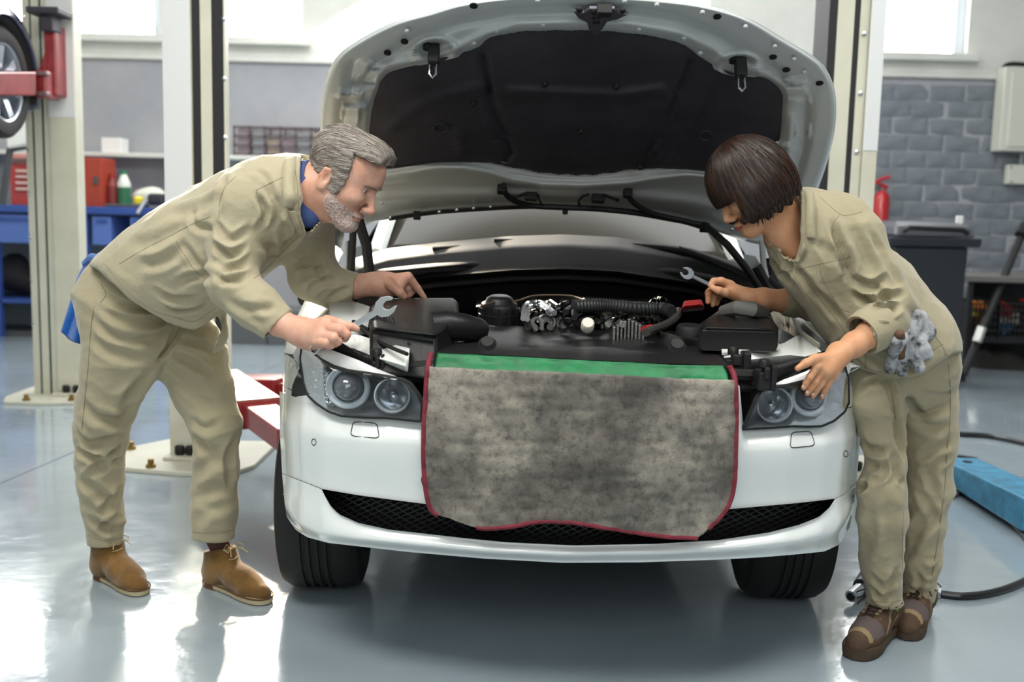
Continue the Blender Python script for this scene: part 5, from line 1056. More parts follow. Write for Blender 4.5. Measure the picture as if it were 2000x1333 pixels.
seam('fly_seam', wtb, [(1730, 742), (1742, 770), (1750, 820)], M_seam, wtr, .0012); seam('inner_seam', wtb, [(1764, 1000), (1763, 1060), (1762, 1120)], M_seam, wtr, .0012)
# ---- jacket
pl, pr, pn = J(1655, 694, 3.02), J(1864, 690, 3.1), J(1748, 739, 2.92); hn = (pr-pl).cross(pn-pl).normalized(); hn = hn if hn.z < 0 else -hn; cw = (pl, hn)
j = Sculpt()
for dd in (-.06, .06):
    j.chain([J(1762, 740, 3.09+dd, 100), J(1758, 680, 3.09+dd, 100), J(1694, 592, 3.05+dd, 92), J(1606, 496, 3.02+dd, 84), J(1556, 440, 3.0+dd, 66)], .06, cut=cw)
j.cap(J(1590, 420, 2.98), J(1650, 440, 2.93), .075, .08, .05)
j.chain([J(1640, 436, 2.93, 56), J(1672, 470, 2.9, 50), J(1712, 545, 2.87, 46), J(1735, 598, 2.85, 42), J(1722, 632, 2.82, 42), J(1680, 656, 2.78, 34)], .03, cut=(J(1692, 648, 2.79), Vector((-1, 0, -.45))))
j.cap(J(1735, 600, 2.85), J(1765, 610, 2.87), .05, .03, .04)
j.chain([J(1556, 455, 3.1, 60), J(1590, 540, 3.16, 46), J(1600, 585, 3.18, 36), J(1520, 592, 3.2, 27)], .03, cut=(J(1534, 590, 3.2), Vector((-1, 0, .2))))
j.cap(J(1712, 640, 2.81), J(1640, 678, 2.75), .042, .05, 0, '-'); j.cap(J(1556, 588, 3.19), J(1490, 592, 3.2), .035, .042, 0, '-')
j.cap(J(1550, 440, 3.0), J(1490, 400, 2.97), .062, .08, .012, '-'); j.cap(J(1552, 470, 2.95), J(1530, 470, 2.84), .018, .03, .01, '-')
j = Cut(j, [(1630, 688), (1655, 697), (1690, 724), (1745, 741), (1800, 735), (1862, 692), (1885, 690), (1885, 800), (1640, 800)], 9); j = Cut(j, [(1562, 362), (1562, 400), (1562, 465), (1552, 513), (1512, 474), (1488, 440), (1462, 400), (1500, 350)], 3.0); V, Q = nets(j, .0066); V = relax(V, Q, 5)
FJ = [([(1660, 545), (1700, 560), (1735, 545)], .012, .010), ([(1665, 575), (1700, 590), (1745, 575)], .012, .012), ([(1690, 600), (1720, 615), (1765, 590)], .012, .012), ([(1700, 560), (1735, 580), (1770, 572)], .010, .01), ([(1680, 620), (1705, 605), (1745, 625)], .010, .010), ([(1660, 430), (1690, 500), (1715, 545)], .014, .006), ([(1640, 470), (1660, 520), (1650, 550)], .012, .008), ([(1625, 430), (1640, 480), (1668, 560)], .010, .012), ([(1700, 450), (1740, 520), (1768, 570)], .010, .006),
      ([(1620, 480), (1640, 510), (1650, 540)], .010, .008), ([(1600, 470), (1620, 500), (1630, 520)], .012, .006), ([(1580, 560), (1620, 600), (1650, 640)], .014, .007), ([(1545, 520), (1580, 560), (1600, 600)], .014, .007), ([(1660, 660), (1640, 680), (1640, 690)], .012, .006), ([(1750, 560), (1790, 620), (1830, 670)], .02, .004), ([(1530, 480), (1540, 520), (1530, 560)], .012, .006), ([(1500, 500), (1520, 530), (1545, 560)], .014, .006),
      ([(1700, 690), (1760, 715), (1820, 700)], .016, .004), ([(1670, 680), (1700, 700), (1720, 720)], .012, .006)]
V = folds(V, Q, FJ); N = vnormals(V, Q); V = crumple(V, N, .0065, 15, (1.3, 1, 1.3))
wja = meshobj('jacket', V, Q, M_khaki2, wom); wjb = bvh_of(V, Q)
for P in ([(1520, 534), (1560, 526), (1600, 516), (1645, 507), (1662, 500)], [(1602, 552), (1625, 547), (1652, 535)], [(1600, 516), (1608, 548), (1640, 600), (1660, 610)], [(1545, 530), (1575, 575), (1610, 620), (1645, 668)], [(1560, 526), (1590, 570), (1630, 620), (1655, 655)], [(1640, 420), (1626, 440), (1632, 470), (1650, 510), (1668, 556)], [(1600, 384), (1640, 418), (1660, 420), (1684, 414)], [(1780, 606), (1810, 640), (1838, 672), (1848, 696)], [(1700, 660), (1690, 700), (1692, 722)], [(1668, 696), (1700, 722), (1745, 730), (1800, 724), (1850, 690)], [(1812, 690), (1826, 682), (1842, 672)]): seam('seam', wjb, P, M_seam, wja, .0009)
sheetd('collar', [[(1562, 366, .004), (1561, 400, .006), (1561, 440, .006), (1563, 466, .008)], [(1576, 370, .016), (1577, 405, .018), (1577, 440, .018), (1578, 467, .014)], [(1588, 374, .008), (1593, 405, .012), (1592, 440, .012), (1593, 470, .010)]], [wjb], M_khaki2, wja)
sheetd('collar', [[(1486, 434, .004), (1500, 458, .006), (1513, 476, .006)], [(1488, 450, .012), (1500, 470, .012), (1508, 480, .010)], [(1488, 462, .006), (1496, 480, .006), (1500, 482, .004)]], [wjb], M_khaki2, wja)
sheetd('lapel', [[(1562, 466, .004), (1556, 482, .006), (1552, 514, .004)], [(1570, 474, .012), (1566, 488, .012), (1556, 514, .008)], [(1574, 482, .006), (1574, 490, .006), (1560, 512, .004)]], [wjb], M_khaki2, wja)
# rolled cuffs
def cuff(name, c, ax, r0, r1, w, m, parent):
    M = frame(c, ax); return MB().lathe([(r0*.86, -w*.4), (r0*.97, -w*.5), (r0, -w*.35), (lerp(r0, r1, .5)*1.02, 0), (r1, w*.4), (r1*.96, w*.5), (r1*.84, w*.45)], M, 30, caps=False).obj(name, m, parent, solid=.004, angle=70)
cuff('rolled_cuff', J(1703, 643, 2.8), J(1668, 664, 2.78)-J(1716, 634, 2.82), .064, .059, .075, M_khaki2, wja); cuff('rolled_cuff', J(1546, 589, 3.195), Vector((-1, .02, .1)), .049, .046, .045, M_khaki2, wja)
# ---- body
g2, R2 = headframe(1467, 362, 2.9, math.radians(4), math.radians(39), 0, True)
hd = Sculpt(); build_head(hd, g2, R2, True, ears=(1,))
hd.chain([(g2(-.03, 0, -.04), .048), (J(1530, 432, 2.96), .05), (J(1566, 452, 3.0), .075), (J(1600, 490, 3.02), .09)], .03); hd.chain([(g2(.01, 0, -.08), .03), (J(1525, 462, 2.93), .036), (J(1548, 490, 2.93), .03)], .03)
V, Q = nets(hd, .0028); parts = [(relax(V, Q, 1, .4), Q)]
a = Sculpt()
a.chain([J(1738, 620, 2.84, 19), J(1702, 652, 2.79, 25), J(1668, 674, 2.76, 22), J(1644, 690, 2.74, 19)], .02)
def Sp(x, y, o): return S(x, y, o)
kn = [(1596, 716), (1606, 724), (1617, 730), (1628, 734)]; wr = J(1638, 692, 2.74)
kp = [Sp(x, y, -.034) for x, y in kn]
for p in kp: a.cap(wr, p, .026, .0125, .014)
a.cap(wr, (kp[1]+kp[2])/2, .028, .017, .014)
for p, (pip, dip, tip), r in zip(kp, (((1582, 737), (1575, 748), (1570, 758)), ((1593, 746), (1584, 758), (1577, 769)), ((1604, 750), (1595, 762), (1588, 774)), ((1617, 752), (1611, 764), (1606, 776))), (.0108, .011, .0105, .0092)):
    P = [p, Sp(*pip, -.028), Sp(*dip, -.02), Sp(*tip, -.012)]; finger(a, P, [r*1.05, r*.9, r*.8, r*.66], .004)
th = [wr+(kp[0]-wr)*.3, Sp(1592, 701, -.03), Sp(1574, 710, -.026), Sp(1558, 720, -.018)]; finger(a, th, [.017, .0125, .0105, .008], .008)
V, Q = nets(a, .0022); parts.append((relax(V, Q, 1, .4), Q))
b = Sculpt()
b.chain([J(1590, 586, 3.18, 14), J(1540, 589, 3.2, 22), J(1490, 585, 3.2, 20), J(1462, 583, 3.2, 17)], .02)
def fw(P, R_): finger(b, [J(*p) for p in P], [r*3.3/2000 for r in R_])
b.cap(J(1462, 582, 3.2), J(1424, 561, 3.2), .028, .017, .014); b.cap(J(1462, 584, 3.2), J(1428, 572, 3.19), .026, .018, .014)
fw([(1426, 557, 3.2), (1408, 549, 3.19), (1394, 550, 3.18), (1387, 557, 3.175)], [9.5, 7.2, 6.4, 5.2]); fw([(1440, 580, 3.19), (1418, 572, 3.165), (1404, 568, 3.16), (1392, 563, 3.165)], [10.5, 8, 7, 5.4])
fw([(1424, 562, 3.22), (1396, 559, 3.21), (1384, 572, 3.2), (1383, 590, 3.205)], [9.5, 7.5, 6.4, 5]); fw([(1426, 568, 3.22), (1404, 566, 3.22), (1395, 580, 3.21), (1392, 596, 3.215)], [9, 7, 6, 4.8]); fw([(1428, 572, 3.22), (1412, 574, 3.23), (1402, 584, 3.23), (1400, 594, 3.23)], [8, 6, 5.4, 4.4])
V, Q = nets(b, .0022); parts.append((relax(V, Q, 1, .4), Q))
c = Sculpt(); c.chain([J(1762, 710, 3.09, 70), J(1694, 592, 3.05, 66), J(1606, 496, 3.02, 62), (J(1566, 452, 3.0), .06)], .05); c.chain([J(1640, 446, 2.95, 26), J(1712, 545, 2.88, 18), J(1735, 605, 2.85, 17)], .03); c.chain([J(1580, 470, 3.1, 24), J(1595, 580, 3.18, 14)], .03)
c.chain([J(1720, 740, 3.04, 32), J(1724, 960, 2.99, 20), J(1731, 1165, 3.03, 16)], .03); c.chain([J(1800, 740, 3.13, 36), J(1812, 950, 3.13, 22), J(1792, 1150, 3.18, 15)], .03)
V, Q = nets(c, .012); parts.append((V, Q))
VV = []; QQ = []; o = 0
for V, Q in parts: VV.append(V); QQ.append(Q+o); o += len(V)
meshobj('body', np.concatenate(VV), np.concatenate(QQ), M_skinw, wom)
eyes(g2, R2, wom, ('brown_iris', '3d2a1c'))
MB().tube([g2(.1015, -.010, -.0742), g2(.105, 0, -.0738), g2(.1015, .010, -.0742)], .0042, 8).obj('lips', mat('rose_lip', 'b0595a', .4), wom); MB().tube([g2(.096, -.020, -.0742), g2(.1035, -.008, -.077), g2(.1045, 0, -.0775), g2(.1035, .008, -.077), g2(.096, .020, -.0742)], .003, 8).obj('lips', MATS['rose_lip'], wom)
for s in (1, -1): MB().tube([g2(.0905, s*.020, .006), g2(.092, s*.031, .0035), g2(.087, s*.045, .006)], [.0012, .0022, .001], 6).obj('eyelashes', M_ddark, wom)
# fingernails lie on the tips of the resting hand
for x, y, r in ((1570, 755, .0052), (1577, 766, .0052), (1588, 771, .005), (1606, 773, .0044)):
    p = Sp(x, y, -.0185); MB().lathe([(0, .0014), (r*.8, .0012), (r, 0)], frame(p, (0, -1, .25)), 12).obj('fingernail', M_nail, wom)
# bob of dark hair
hs = Sculpt(); Ra = np.array([[R2[i][q] for q in range(3)] for i in range(3)])
for c_, r_, k_ in (((-.004, 0, .034), (.116, .094, .108), .02), ((-.030, 0, -.03), (.090, .097, .098), .05), ((.03, 0, -.02), (.075, .094, .085), .04)): hs.ell(g2(*c_), r_, k_, '+', Ra)
for s in (1, -1): hs.cap(g2(.03, s*.070, .0), g2(.082, s*.064, -.058), .026, .012, .03)
def bobkeep(L):
    x, y, z = L.T; ay = np.abs(y); bob = np.interp(x, [-.1, -.03, .017, .072, .11], [-.088, -.096, -.094, -.078, -.06])+.006*np.sin(x*170)+.004*np.sin(y*210)
    face = np.minimum(np.minimum(x-np.where(ay < .05, .058, .066+1.4*np.maximum(-.028-z, 0)), .004-z), .075-ay)   # open where positive
    neck = np.minimum(np.minimum(.055-ay, -.055-z), x+.03)
    return np.minimum(np.minimum(z-bob, -face), -np.minimum(neck, 1))
wo = g2(0, 0, 0); hf = HairF(hs, wo, R2, lambda L: np.zeros(len(L)), bobkeep); lo, hi = A3(wo)-.19, A3(wo)+.19
V, Q = largest(*nets(hf, .0034, lo, hi)); V = relax(V, Q, 2, .4); L = tolocal(V, wo, R2); N = vnormals(V, Q); ang = np.arctan2(L[:, 1], L[:, 0]+.01)
V = V+N*(.0006*np.sin(ang*46+5*rn(L*3, 8))+.0006*np.sin(ang*110+4*rn(L*3, 20)))[:, None]*sstep(.13, .05, L[:, 2])[:, None]
def hair_arc_mat():
    M = strand_mat('dark_brown_hair', '0e0807', '1f130e', '4a2d1b', (1, 1, 1), rough=.33); T = M.node_tree; L_ = T.links; n = [q for q in T.nodes if q.type == 'TEX_NOISE'][0]; a_ = T.nodes.new('ShaderNodeAttribute'); a_.attribute_name = 'strand'; n.inputs['Scale'].default_value = 1.; L_.new(a_.outputs['Vector'], n.inputs['Vector']); return M
hw = meshobj('hair', V, Q, hair_arc_mat(), wom); at = hw.data.attributes.new('strand', 'FLOAT_VECTOR', 'POINT'); at.data.foreach_set('vector', np.stack([ang*42, L[:, 2]*6+L[:, 0]*5, np.zeros(len(L))], 1).astype(np.float32).ravel())
hbw = bvh_of(V, Q)
tp = MB(); rg = random.Random(8)
for k in range(150):   # wispy ends along the cut line
    a_ = rg.uniform(-3.1, 3.1); p0 = g2(.09*math.cos(a_)-.02, .09*math.sin(a_), -.07); h_ = hbw.find_nearest(p0); q = h_[0]; n_ = h_[1]
    if abs(math.sin(a_)) < .5 and math.cos(a_) > 0: continue
    d = R2 @ Vector((.2, 0, -1)) + Vector((rg.uniform(-.2, .2), rg.uniform(-.2, .2), -.7)); d.normalize(); tp.tube([q+n_*.001, q+d*.012+n_*.001, q+d*rg.uniform(.018, .03)], [.0016, .0013, .0003], 4)
SM = [MB(), MB(), MB()]; Vw, Qw = V, Q
for k in range(1500):   # fine strands falling from the crown
    i = rg.randrange(len(Vw)); p = Vector(Vw[i]); l = L[i]; pts = []; fl = R2 @ Vector((l[0]*5+.1, l[1]*6, -1.)) + Vector((rg.uniform(-.12, .12), rg.uniform(-.12, .12), rg.uniform(-.12, .12)))
    for q in range(7):
        h = hbw.find_nearest(p); n_ = h[1]; t_ = (fl-n_*fl.dot(n_)).normalized(); pts.append(h[0]+n_*.0007); p = h[0]+t_*.007
        if (h[0]-p).length < .003: break
    if len(pts) > 3: SM[k % 3].tube(pts, [.0006]*(len(pts)-1)+[.0002], 3, caps=False)
for q, c_ in zip(SM, ('170d0a', '2c1a12', '56331f')): z_ = q.obj('hair_strands', mat('bob_'+c_, c_, .35), hw, angle=180); z_['kind'] = 'stuff'
tp.obj('hair_ends', M_ddark if 0 else mat('dark_hair_tip', '1d120e', .4), hw)
# ---- trail shoes
M_sh = mat('brown_nubuck', '57432f', .8, col2='483626', nscale=20, bump=.2, bscale=200); M_shg = mat('grey_mesh', '5f5350', .85, bump=.4, bscale=400); M_shb = mat('beige_overlay', '8f7a5c', .8); M_shsole = mat('brown_rubber_sole', '45382a', .8, bump=.2, bscale=90); M_dlace = mat('dark_lace', '33231c', .8); M_gsock = mat('lime_sock', '7f9a2c', .9)
def shoe(heel, toe, ankle, parent):
    d = toe-heel; L_ = d.length; x = d.normalized(); y = Vector((-x.y, x.x, 0)); k = L_/.30; P = lambda a, b, z: heel+x*(a*L_)+y*(b*k)+Vector((0, 0, z))
    s = Sculpt(); s.ell(P(.15, 0, .06), (.044,)*3, .02); s.cap(P(.16, 0, .065), P(.22, 0, .098), .044, .045, .03); s.cap(P(.22, 0, .085), P(.62, .004, .058), .048, .040, .03); s.cap(P(.5, 0, .06), P(.74, .006, .05), .045, .043, .03); s.cap(P(.74, 0, .046), P(.9, 0, .042), .043, .034, .02); s.cap(P(.32, 0, .105), P(.24, 0, .12), .034, .038, .03)
    s.half(P(0, 0, .024), (0, 0, 1), .004); s.half(P(.24, 0, .128), x*.3-Vector((0, 0, 1)), .004); s.cap(P(.22, 0, .10), P(.22, 0, .2), .036, .04, .004, '-')
    V, Q = nets(s, .0042); V = relax(V, Q, 2); C = V[Q].mean(1)-np.array(heel); a = C@np.array(x)/L_; b = C@np.array(y)/k; z = C[:, 2]
    mi = np.zeros(len(Q), int); mi[(a > .66) & (a < .84) & (z > .058)] = 1; mi[(np.abs(a-.865+.25*(z-.05)) < .022) & (z < .09)] = 2; mi[(a > .84) & (z < .052)] = 0; mi[(a > .3) & (a < .62) & (np.abs(b) > .028) & (np.abs(((a*3.2+z*14) % .62)-.3) < .07)] = 2; mi[(a < .1) & (z > .05) & (z < .085)] = 2; mi[(a > .36) & (a < .6) & (np.abs(b) < .02)] = 1
    me = meshobj('shoe', V, Q, [M_sh, M_shg, M_shb], parent, mi=mi); bb = bvh_of(V, Q)
    ol = [(.0, 0), (.02, .031), (.12, .041), (.3, .038), (.5, .042), (.68, .049), (.84, .046), (.95, .03), (1.0, .0), (.96, -.028), (.86, -.042), (.68, -.046), (.5, -.040), (.3, -.038), (.12, -.040), (.02, -.030)]
    O = resamp(arc(ol+[ol[0]], 90), 73)[:-1]; MB().loft([[P(a_, c*sc, z+.004*(q % 2)*(z < .012)) for q, (a_, c) in enumerate(O)] for z, sc in ((.002, .96), (.008, 1.0), (.03, 1.04), (.036, 1.0), (.036, .8))], True, True).obj('sole', M_shsole, me, angle=50)
    MB().tube([P(.2, 0, .09), P(.22, 0, .14), ankle], [.036, .035, .036], 16).obj('sock', M_gsock, parent)
    def on(a_, c): p = P(a_, c, .3); h = bb.ray_cast(p, Vector((0, 0, -1))); return (h[0] or P(a_, c, .1))+Vector((0, 0, .003))
    for q in range(5):
        a_ = .36+q*.062; w = .024-.0015*q; MB().tube([on(a_, -w), on(a_+.03, -w*.2), on(a_+.055, w*.9)], .0026, 6).obj('lace', M_dlace, me); MB().tube([on(a_, w), on(a_+.03, w*.2), on(a_+.055, -w*.9)], .0026, 6).obj('lace', M_dlace, me)
        for sg in (1, -1): MB().box((-.006, -.004, 0), (.006, .004, .005), M=frame(on(a_, sg*w), (0, 0, 1), x)).obj('eyelet', M_shb, me, smooth=False)
    c0 = on(.36, 0)+Vector((0, 0, .004))
    for sg in (1, -1): MB().tube([c0, c0+y*sg*.03+Vector((0, 0, .014)), c0+y*sg*.07+x*.01-Vector((0, 0, .01)), c0+y*sg*.06+x*.035-Vector((0, 0, .02)), c0+y*sg*.02+x*.01], .0022, 6).obj('lace', M_dlace, me); MB().tube([c0, c0+y*sg*.03+x*.03-Vector((0, 0, .004)), c0+y*sg*.05+x*.06-Vector((0, 0, .03))], .0022, 6).obj('lace', M_dlace, me)
shoe(Fz(1740, 1226), Fz(1664, 1292), J(1731, 1195, 3.03), wom); shoe(Fz(1798, 1194), Fz(1768, 1254), J(1793, 1170, 3.18), wom)
# ================================================================= things the two carry
def spanner(name, label, ring, jaw, nrm, L_, m=mat('satin_steel', 'd9dde0', .3, metal=.85), th=.006):
    d = (jaw-ring).normalized(); n = (nrm-d*nrm.dot(d)).normalized(); s_ = n.cross(d); t = thing(name, label, 'spanner', tuple((ring+jaw)/2)); e = n*th/2; k = L_
    def pr(pts, nm, tt=th): return MB().prism([jaw+d*a*k+s_*b*k-n*tt/2 for a, b in pts], n*tt).obj(nm, m, t, smooth=False, bevel=.0012)
    sl = (ring-jaw).length/k
    MB().loft([[jaw-d*(.02*k)-d*u+s_*w*c-0*n+n*h*q for c, q in ((-1, -.4), (-.8, -.5), (.8, -.5), (1, -.4), (1, .4), (.8, .5), (-.8, .5), (-1, .4))] for u, w, h in ((0, .009*k*8, th), (.012*k*8, .006*k*8, th*.8), ((jaw-ring).length*.5, .0062*k*8, th*.8), ((jaw-ring).length-.012, .0062*k*8, th*.85))], True, True).obj('shank', m, t, angle=40)
    hd_ = [(-.17, -.05), (-.13, -.12), (-.02, -.165), (.10, -.15), (.20, -.085), (.155, -.07), (.06, -.075), (.01, -.055), (-.02, 0), (.01, .05), (.08, .07), (.17, .03), (.205, .06), (.15, .12), (.03, .165), (-.08, .14), (-.15, .07)]
    pr(hd_, 'open_jaw', th*1.25)
    Mx = frame(ring, n); ro, ri = .085*k, .058*k; R_ = []
    for r, h in ((ri, -th*.8), (ro*.92, -th*.8), (ro, -th*.5), (ro, th*.5), (ro*.92, th*.8), (ri, th*.8), (ri, -th*.8)): R_.append([Mx @ Vector(((r+(.004*k if r == ri and q % 4 < 2 else 0))*math.cos(2*math.pi*q/48), (r+(.004*k if r == ri and q % 4 < 2 else 0))*math.sin(2*math.pi*q/48), h)) for q in range(48)])
    MB().loft(R_, True).obj('ring_end', m, t, angle=40); return t
spanner('combination_spanner', 'large bright steel spanner in the hand of the grey-haired man', J(614, 683, 2.735), J(751, 600, 2.715), Vector((.1, -1, .15)), .165)
spanner('combination_spanner', 'smaller dull steel spanner held by the person at the right', J(1470, 598, 3.18), J(1343, 535, 3.17), Vector((-.1, -1, .2)), .118, mat('dull_steel', '8f9499', .35, metal=1.), .005)
# blue towel tucked into the man's back pocket
M_towel = mat('blue_towelling', '1d62b4', .95, spec=.1, sheen=.4, col2='174f9a', nscale=9, bump=.5, bscale=260)
tw = MB(); Lr = arc([(170, 512), (152, 550), (137, 600), (121, 648)], 24); Rr = arc([(205, 510), (188, 548), (176, 610), (166, 674)], 24)
def twl(u, v):
    l, r = Lr[min(23, int(round(v*23)))], Rr[min(23, int(round(v*23)))]; x, y = lerp(l[0], r[0], u), lerp(l[1], r[1], u)+6*math.sin(u*3.1)*v; return U(x, y, 3.30-.03*math.sin(u*3.14)-.012*math.sin(u*9+v*2)*(.3+v))
tw.grid(twl, 20, 23); tw.add([], []); two = tw.obj('towel', M_towel, None, solid=.014, angle=180); tag(two, 'bright blue towel hanging from the back pocket of the person bending', 'towel')
MB().tube([U(166, 516, 3.29), U(180, 506, 3.27), U(198, 508, 3.25), U(208, 520, 3.25)], [.012, .018, .018, .012], 10).obj('tucked_fold', M_towel, two)
# grey work gloves tucked into the woman's side pocket
M_glove = mat('soiled_grey_leather', 'a5a7aa', .85, col2='2f2e2e', nscale=24, bump=.25, bscale=160, contrast=(.47, .62), sheen=.2); M_gb = mat('brown_oil_stain', '74543a', .8, col2='3a3029', nscale=20)
gl = thing('work_glove', 'oil-blackened grey glove with one brown finger, tucked in the jacket pocket', 'glove', tuple(drop(wjb, 1765, 660, .03, 2.95)), 'gloves in the jacket pocket')
gl2 = thing('work_glove', 'grey glove behind the brown-fingered one in the jacket pocket', 'glove', tuple(drop(wjb, 1805, 650, .03, 2.95)), 'gloves in the jacket pocket')
def gp(x, y, o): return drop(wjb, x, y, o, 2.93)
def glove(base, fingers, m, o, r0, gl=gl):
    s = Sculpt(); s.chain([(gp(*base[0], o), r0*.8), (gp(*base[1], o), r0)], .03)
    for f, r in fingers: s.chain([(gp(*base[1], o+.004), r*1.15)]+[(gp(x, y, o+.012+.006*q), r*(1.02-.06*q)) for q, (x, y) in enumerate(f)], .005)
    V, Q = nets(s, .0036); V = relax(V, Q, 1); N = vnormals(V, Q); V = V+N*(.0022*nzw(V, 95))[:, None]; return meshobj('glove_body', V, Q, m, gl)
glove([(1790, 620), (1772, 652)], [([(1752, 668), (1742, 700), (1738, 721)], .0165), ([(1762, 690), (1763, 712), (1762, 728)], .016), ([(1778, 680), (1788, 702), (1796, 720)], .0175)], M_glove, .018, .028)
glove([(1798, 622), (1806, 648)], [([(1796, 668), (1806, 682), (1813, 694)], .0165), ([(1788, 668), (1794, 684), (1800, 696)], .014)], M_glove, .012, .03, gl2)
s = Sculpt(); s.chain([(gp(1758, 654, .030), .013), (gp(1757, 676, .036), .0155), (gp(1759, 694, .036), .0145)], .01); V, Q = nets(s, .0034); N = vnormals(V, Q); V = V+N*(.0015*nzw(V, 95))[:, None]; meshobj('stained_finger', V, Q, M_gb, gl)
# ================================================================= things along the back wall and on the floor
M_blue2 = mat('blue_bench_enamel', '34539e', .45, coat=.2, col2='2c478c', nscale=3); M_bluel = mat('blue_drawer_enamel', '5572b8', .4, coat=.2); M_redb = mat('red_tool_enamel', 'b03a3a', .4, coat=.3); M_dark = mat('dark_clutter', '17151a', .8, bump=.4, bscale=14); M_cardw = mat('white_card', 'e6e6e4', .7); M_dgrey = mat('dark_grey_steel', '4a4d50', .5)
def pbox(mb, x0, y0, x1, y1, D, depth, mi=0):
    """box whose front face spans the pixels (x0,y0)-(x1,y1) at distance D"""
    c = U((x0+x1)/2, (y0+y1)/2, D); a = U(x0, (y0+y1)/2, D); b = U(x1, (y0+y1)/2, D); t = U((x0+x1)/2, y0, D); l = U((x0+x1)/2, y1, D); mb.box((a.x, D, l.z), (b.x, D+depth, t.z), mi); return mb
def pb(name, px, D, depth, m, parent=None, bevel=.006): return pbox(MB(), *px, D, depth).obj(name, m, parent, smooth=False, bevel=bevel)
BD = 9.75; zt = U(100, 402, BD).z; xl, xr = U(-330, 402, BD).x, U(330, 402, BD).x
bn = thing('workbench', 'blue steel workbench along the back wall at the left', 'workbench', ((xl+xr)/2, BD+.35, 0))
MB().box((xl, BD-.03, zt-.07), (xr, BD+.8, zt)).obj('worktop', M_blue2, bn, smooth=False, bevel=.008)
for a, b in ((-150, -30), (-25, 76), (180, 217), (254, 300)):
    d = MB().box((U(a, 440, BD).x, BD, zt-.36), (U(b, 440, BD).x, BD+.6, zt-.09)).obj('drawer', M_bluel, bn, smooth=False, bevel=.006)
    MB().box((U(a, 440, BD).x+.04, BD-.015, zt-.15), (U(b, 440, BD).x-.04, BD, zt-.12)).obj('drawer_pull', M_blue2, d, smooth=False)
zs = U(40, 585, BD).z
MB().box((xl, BD, zs-.04), (xr, BD+.7, zs)).obj('lower_shelf', M_blue2, bn, smooth=False, bevel=.006); MB().box((xl, BD+.7, .03), (xr, BD+.72, zt-.1)).obj('back_sheet', mat('blue_grey_steel', '6c7886', .5), bn, smooth=False)
for x in (xl+.05, U(-10, 440, BD).x, U(165, 440, BD).x, U(305, 440, BD).x):
    MB().box((x-.03, BD, 0), (x+.03, BD+.06, zt-.07)).obj('bench_leg', M_blue2, bn, smooth=False)
MB().box((xl, BD+.05, 0), (xr, BD+.6, .05)).obj('plinth', M_dgrey, bn, smooth=False)
def lump(name, px, D, r, m, label, cat, seed=1):
    s = Sculpt(); rg = random.Random(seed)
    for x, y, k in px: s.ell(U(x, y, D+rg.uniform(-.05, .05)), (r*k, r*k*.9, r*k*.8), .08)
    V, Q = nets(s, .03); N = vnormals(V, Q); V = V+N*(.014*nzw(V, 14))[:, None]; V[:, 2] = np.maximum(V[:, 2], min(V[:, 2])+.02); return tag(meshobj(name, V, Q, m, None), label, cat)
lump('canvas_bag', [(20, 540, 1), (-30, 545, 1), (55, 555, .8), (30, 515, .7), (80, 560, .7)], BD+.3, .19, M_dark, 'dark lumpy bag on the lower shelf of the blue bench', 'bag')
# red tool chest with four drawers and a ribbed lid
tc_ = thing('tool_chest', 'small red tool chest with pale drawer pulls beside the far post', 'tool chest', tuple(U(50, 400, BD+.2)))
pb('chest_body', (20, 320, 84, 401), BD+.08, .4, M_redb, tc_)
lid = pb('chest_lid', (17, 301, 84, 320), BD+.06, .44, mat('pink_lid', 'd08a80', .4), tc_)
for k in range(9): pb('lid_rib', (19+k*7, 309, 23+k*7, 319), BD+.045, .02, M_dgrey, lid, .002)
for y in (334, 345, 357, 369):
    d = pb('chest_drawer', (28, y-3, 82, y+6), BD+.07, .02, M_redb, tc_, .003); pb('drawer_pull', (30, y-2, 80, y+3), BD+.05, .03, mat('pale_pull', 'd8bdb6' , .3, metal=.2), d, .004)
cb = thing('tool_cabinet', 'tall narrow red cabinet on the bench right of the far post', 'cabinet', tuple(U(188, 402, BD+.2))); pb('cabinet_body', (150, 308, 199, 404), BD+.1, .35, mat('rust_red_enamel', 'a3402f', .4), cb)
q = pb('cabinet_latch', (182, 345, 190, 360), BD+.08, .03, M_dgrey, cb, .004)
def bottle(name, label, x, yb, yt, w, m, mcap, shoulder=.62, m2=None):
    base = U(x, yb, BD+.25); h = U(x, yt, BD+.25).z-base.z; r = w/2*(BD+.3)/2000; t = thing(name, label, 'bottle', tuple(base)); M = frame(base, (0, 0, 1))
    MB().lathe([(0, 0), (r, .0), (r, h*(.5 if m2 else shoulder))], M, 20).obj('bottle_body', m, t, angle=60)
    if m2: MB().lathe([(r, h*.5), (r, h*shoulder), (r*.55, h*.82), (r*.4, h*.88), (r*.4, h*.9)], M, 20, caps=False).obj('bottle_shoulder', m2, t, angle=60)
    else: MB().lathe([(r, h*shoulder), (r*.5, h*.82), (r*.35, h*.9)], M, 20, caps=False).obj('bottle_shoulder', m, t, angle=60)
    MB().lathe([(0, h), (r*.42, h), (r*.42, h*.88), (0, h*.88)], M, 16).obj('bottle_cap', mcap, t, angle=40)
bottle('fluid_bottle', 'white topped green bottle on the bench between the posts', 243, 399, 333, 25, mat('green_liquid', '2f6b50', .3), mat('green_cap', '1f8256', .4), .62, mat('milky_plastic', 'd8ddd6', .4))
bottle('oil_bottle', 'dark red bottle on the bench beside the narrow red cabinet', 220, 403, 340, 24, mat('dark_red_plastic', '7a2f2f', .4), mat('red_cap', 'a02a2a', .4))
lump('rag_pile', [(285, 385, 1), (300, 378, .9), (275, 388, .8), (310, 388, .8)], BD+.4, .1, mat('pale_rag', 'd6d6cc', .9), 'pale heap of rags at the right end of the blue bench', 'rags', 5)
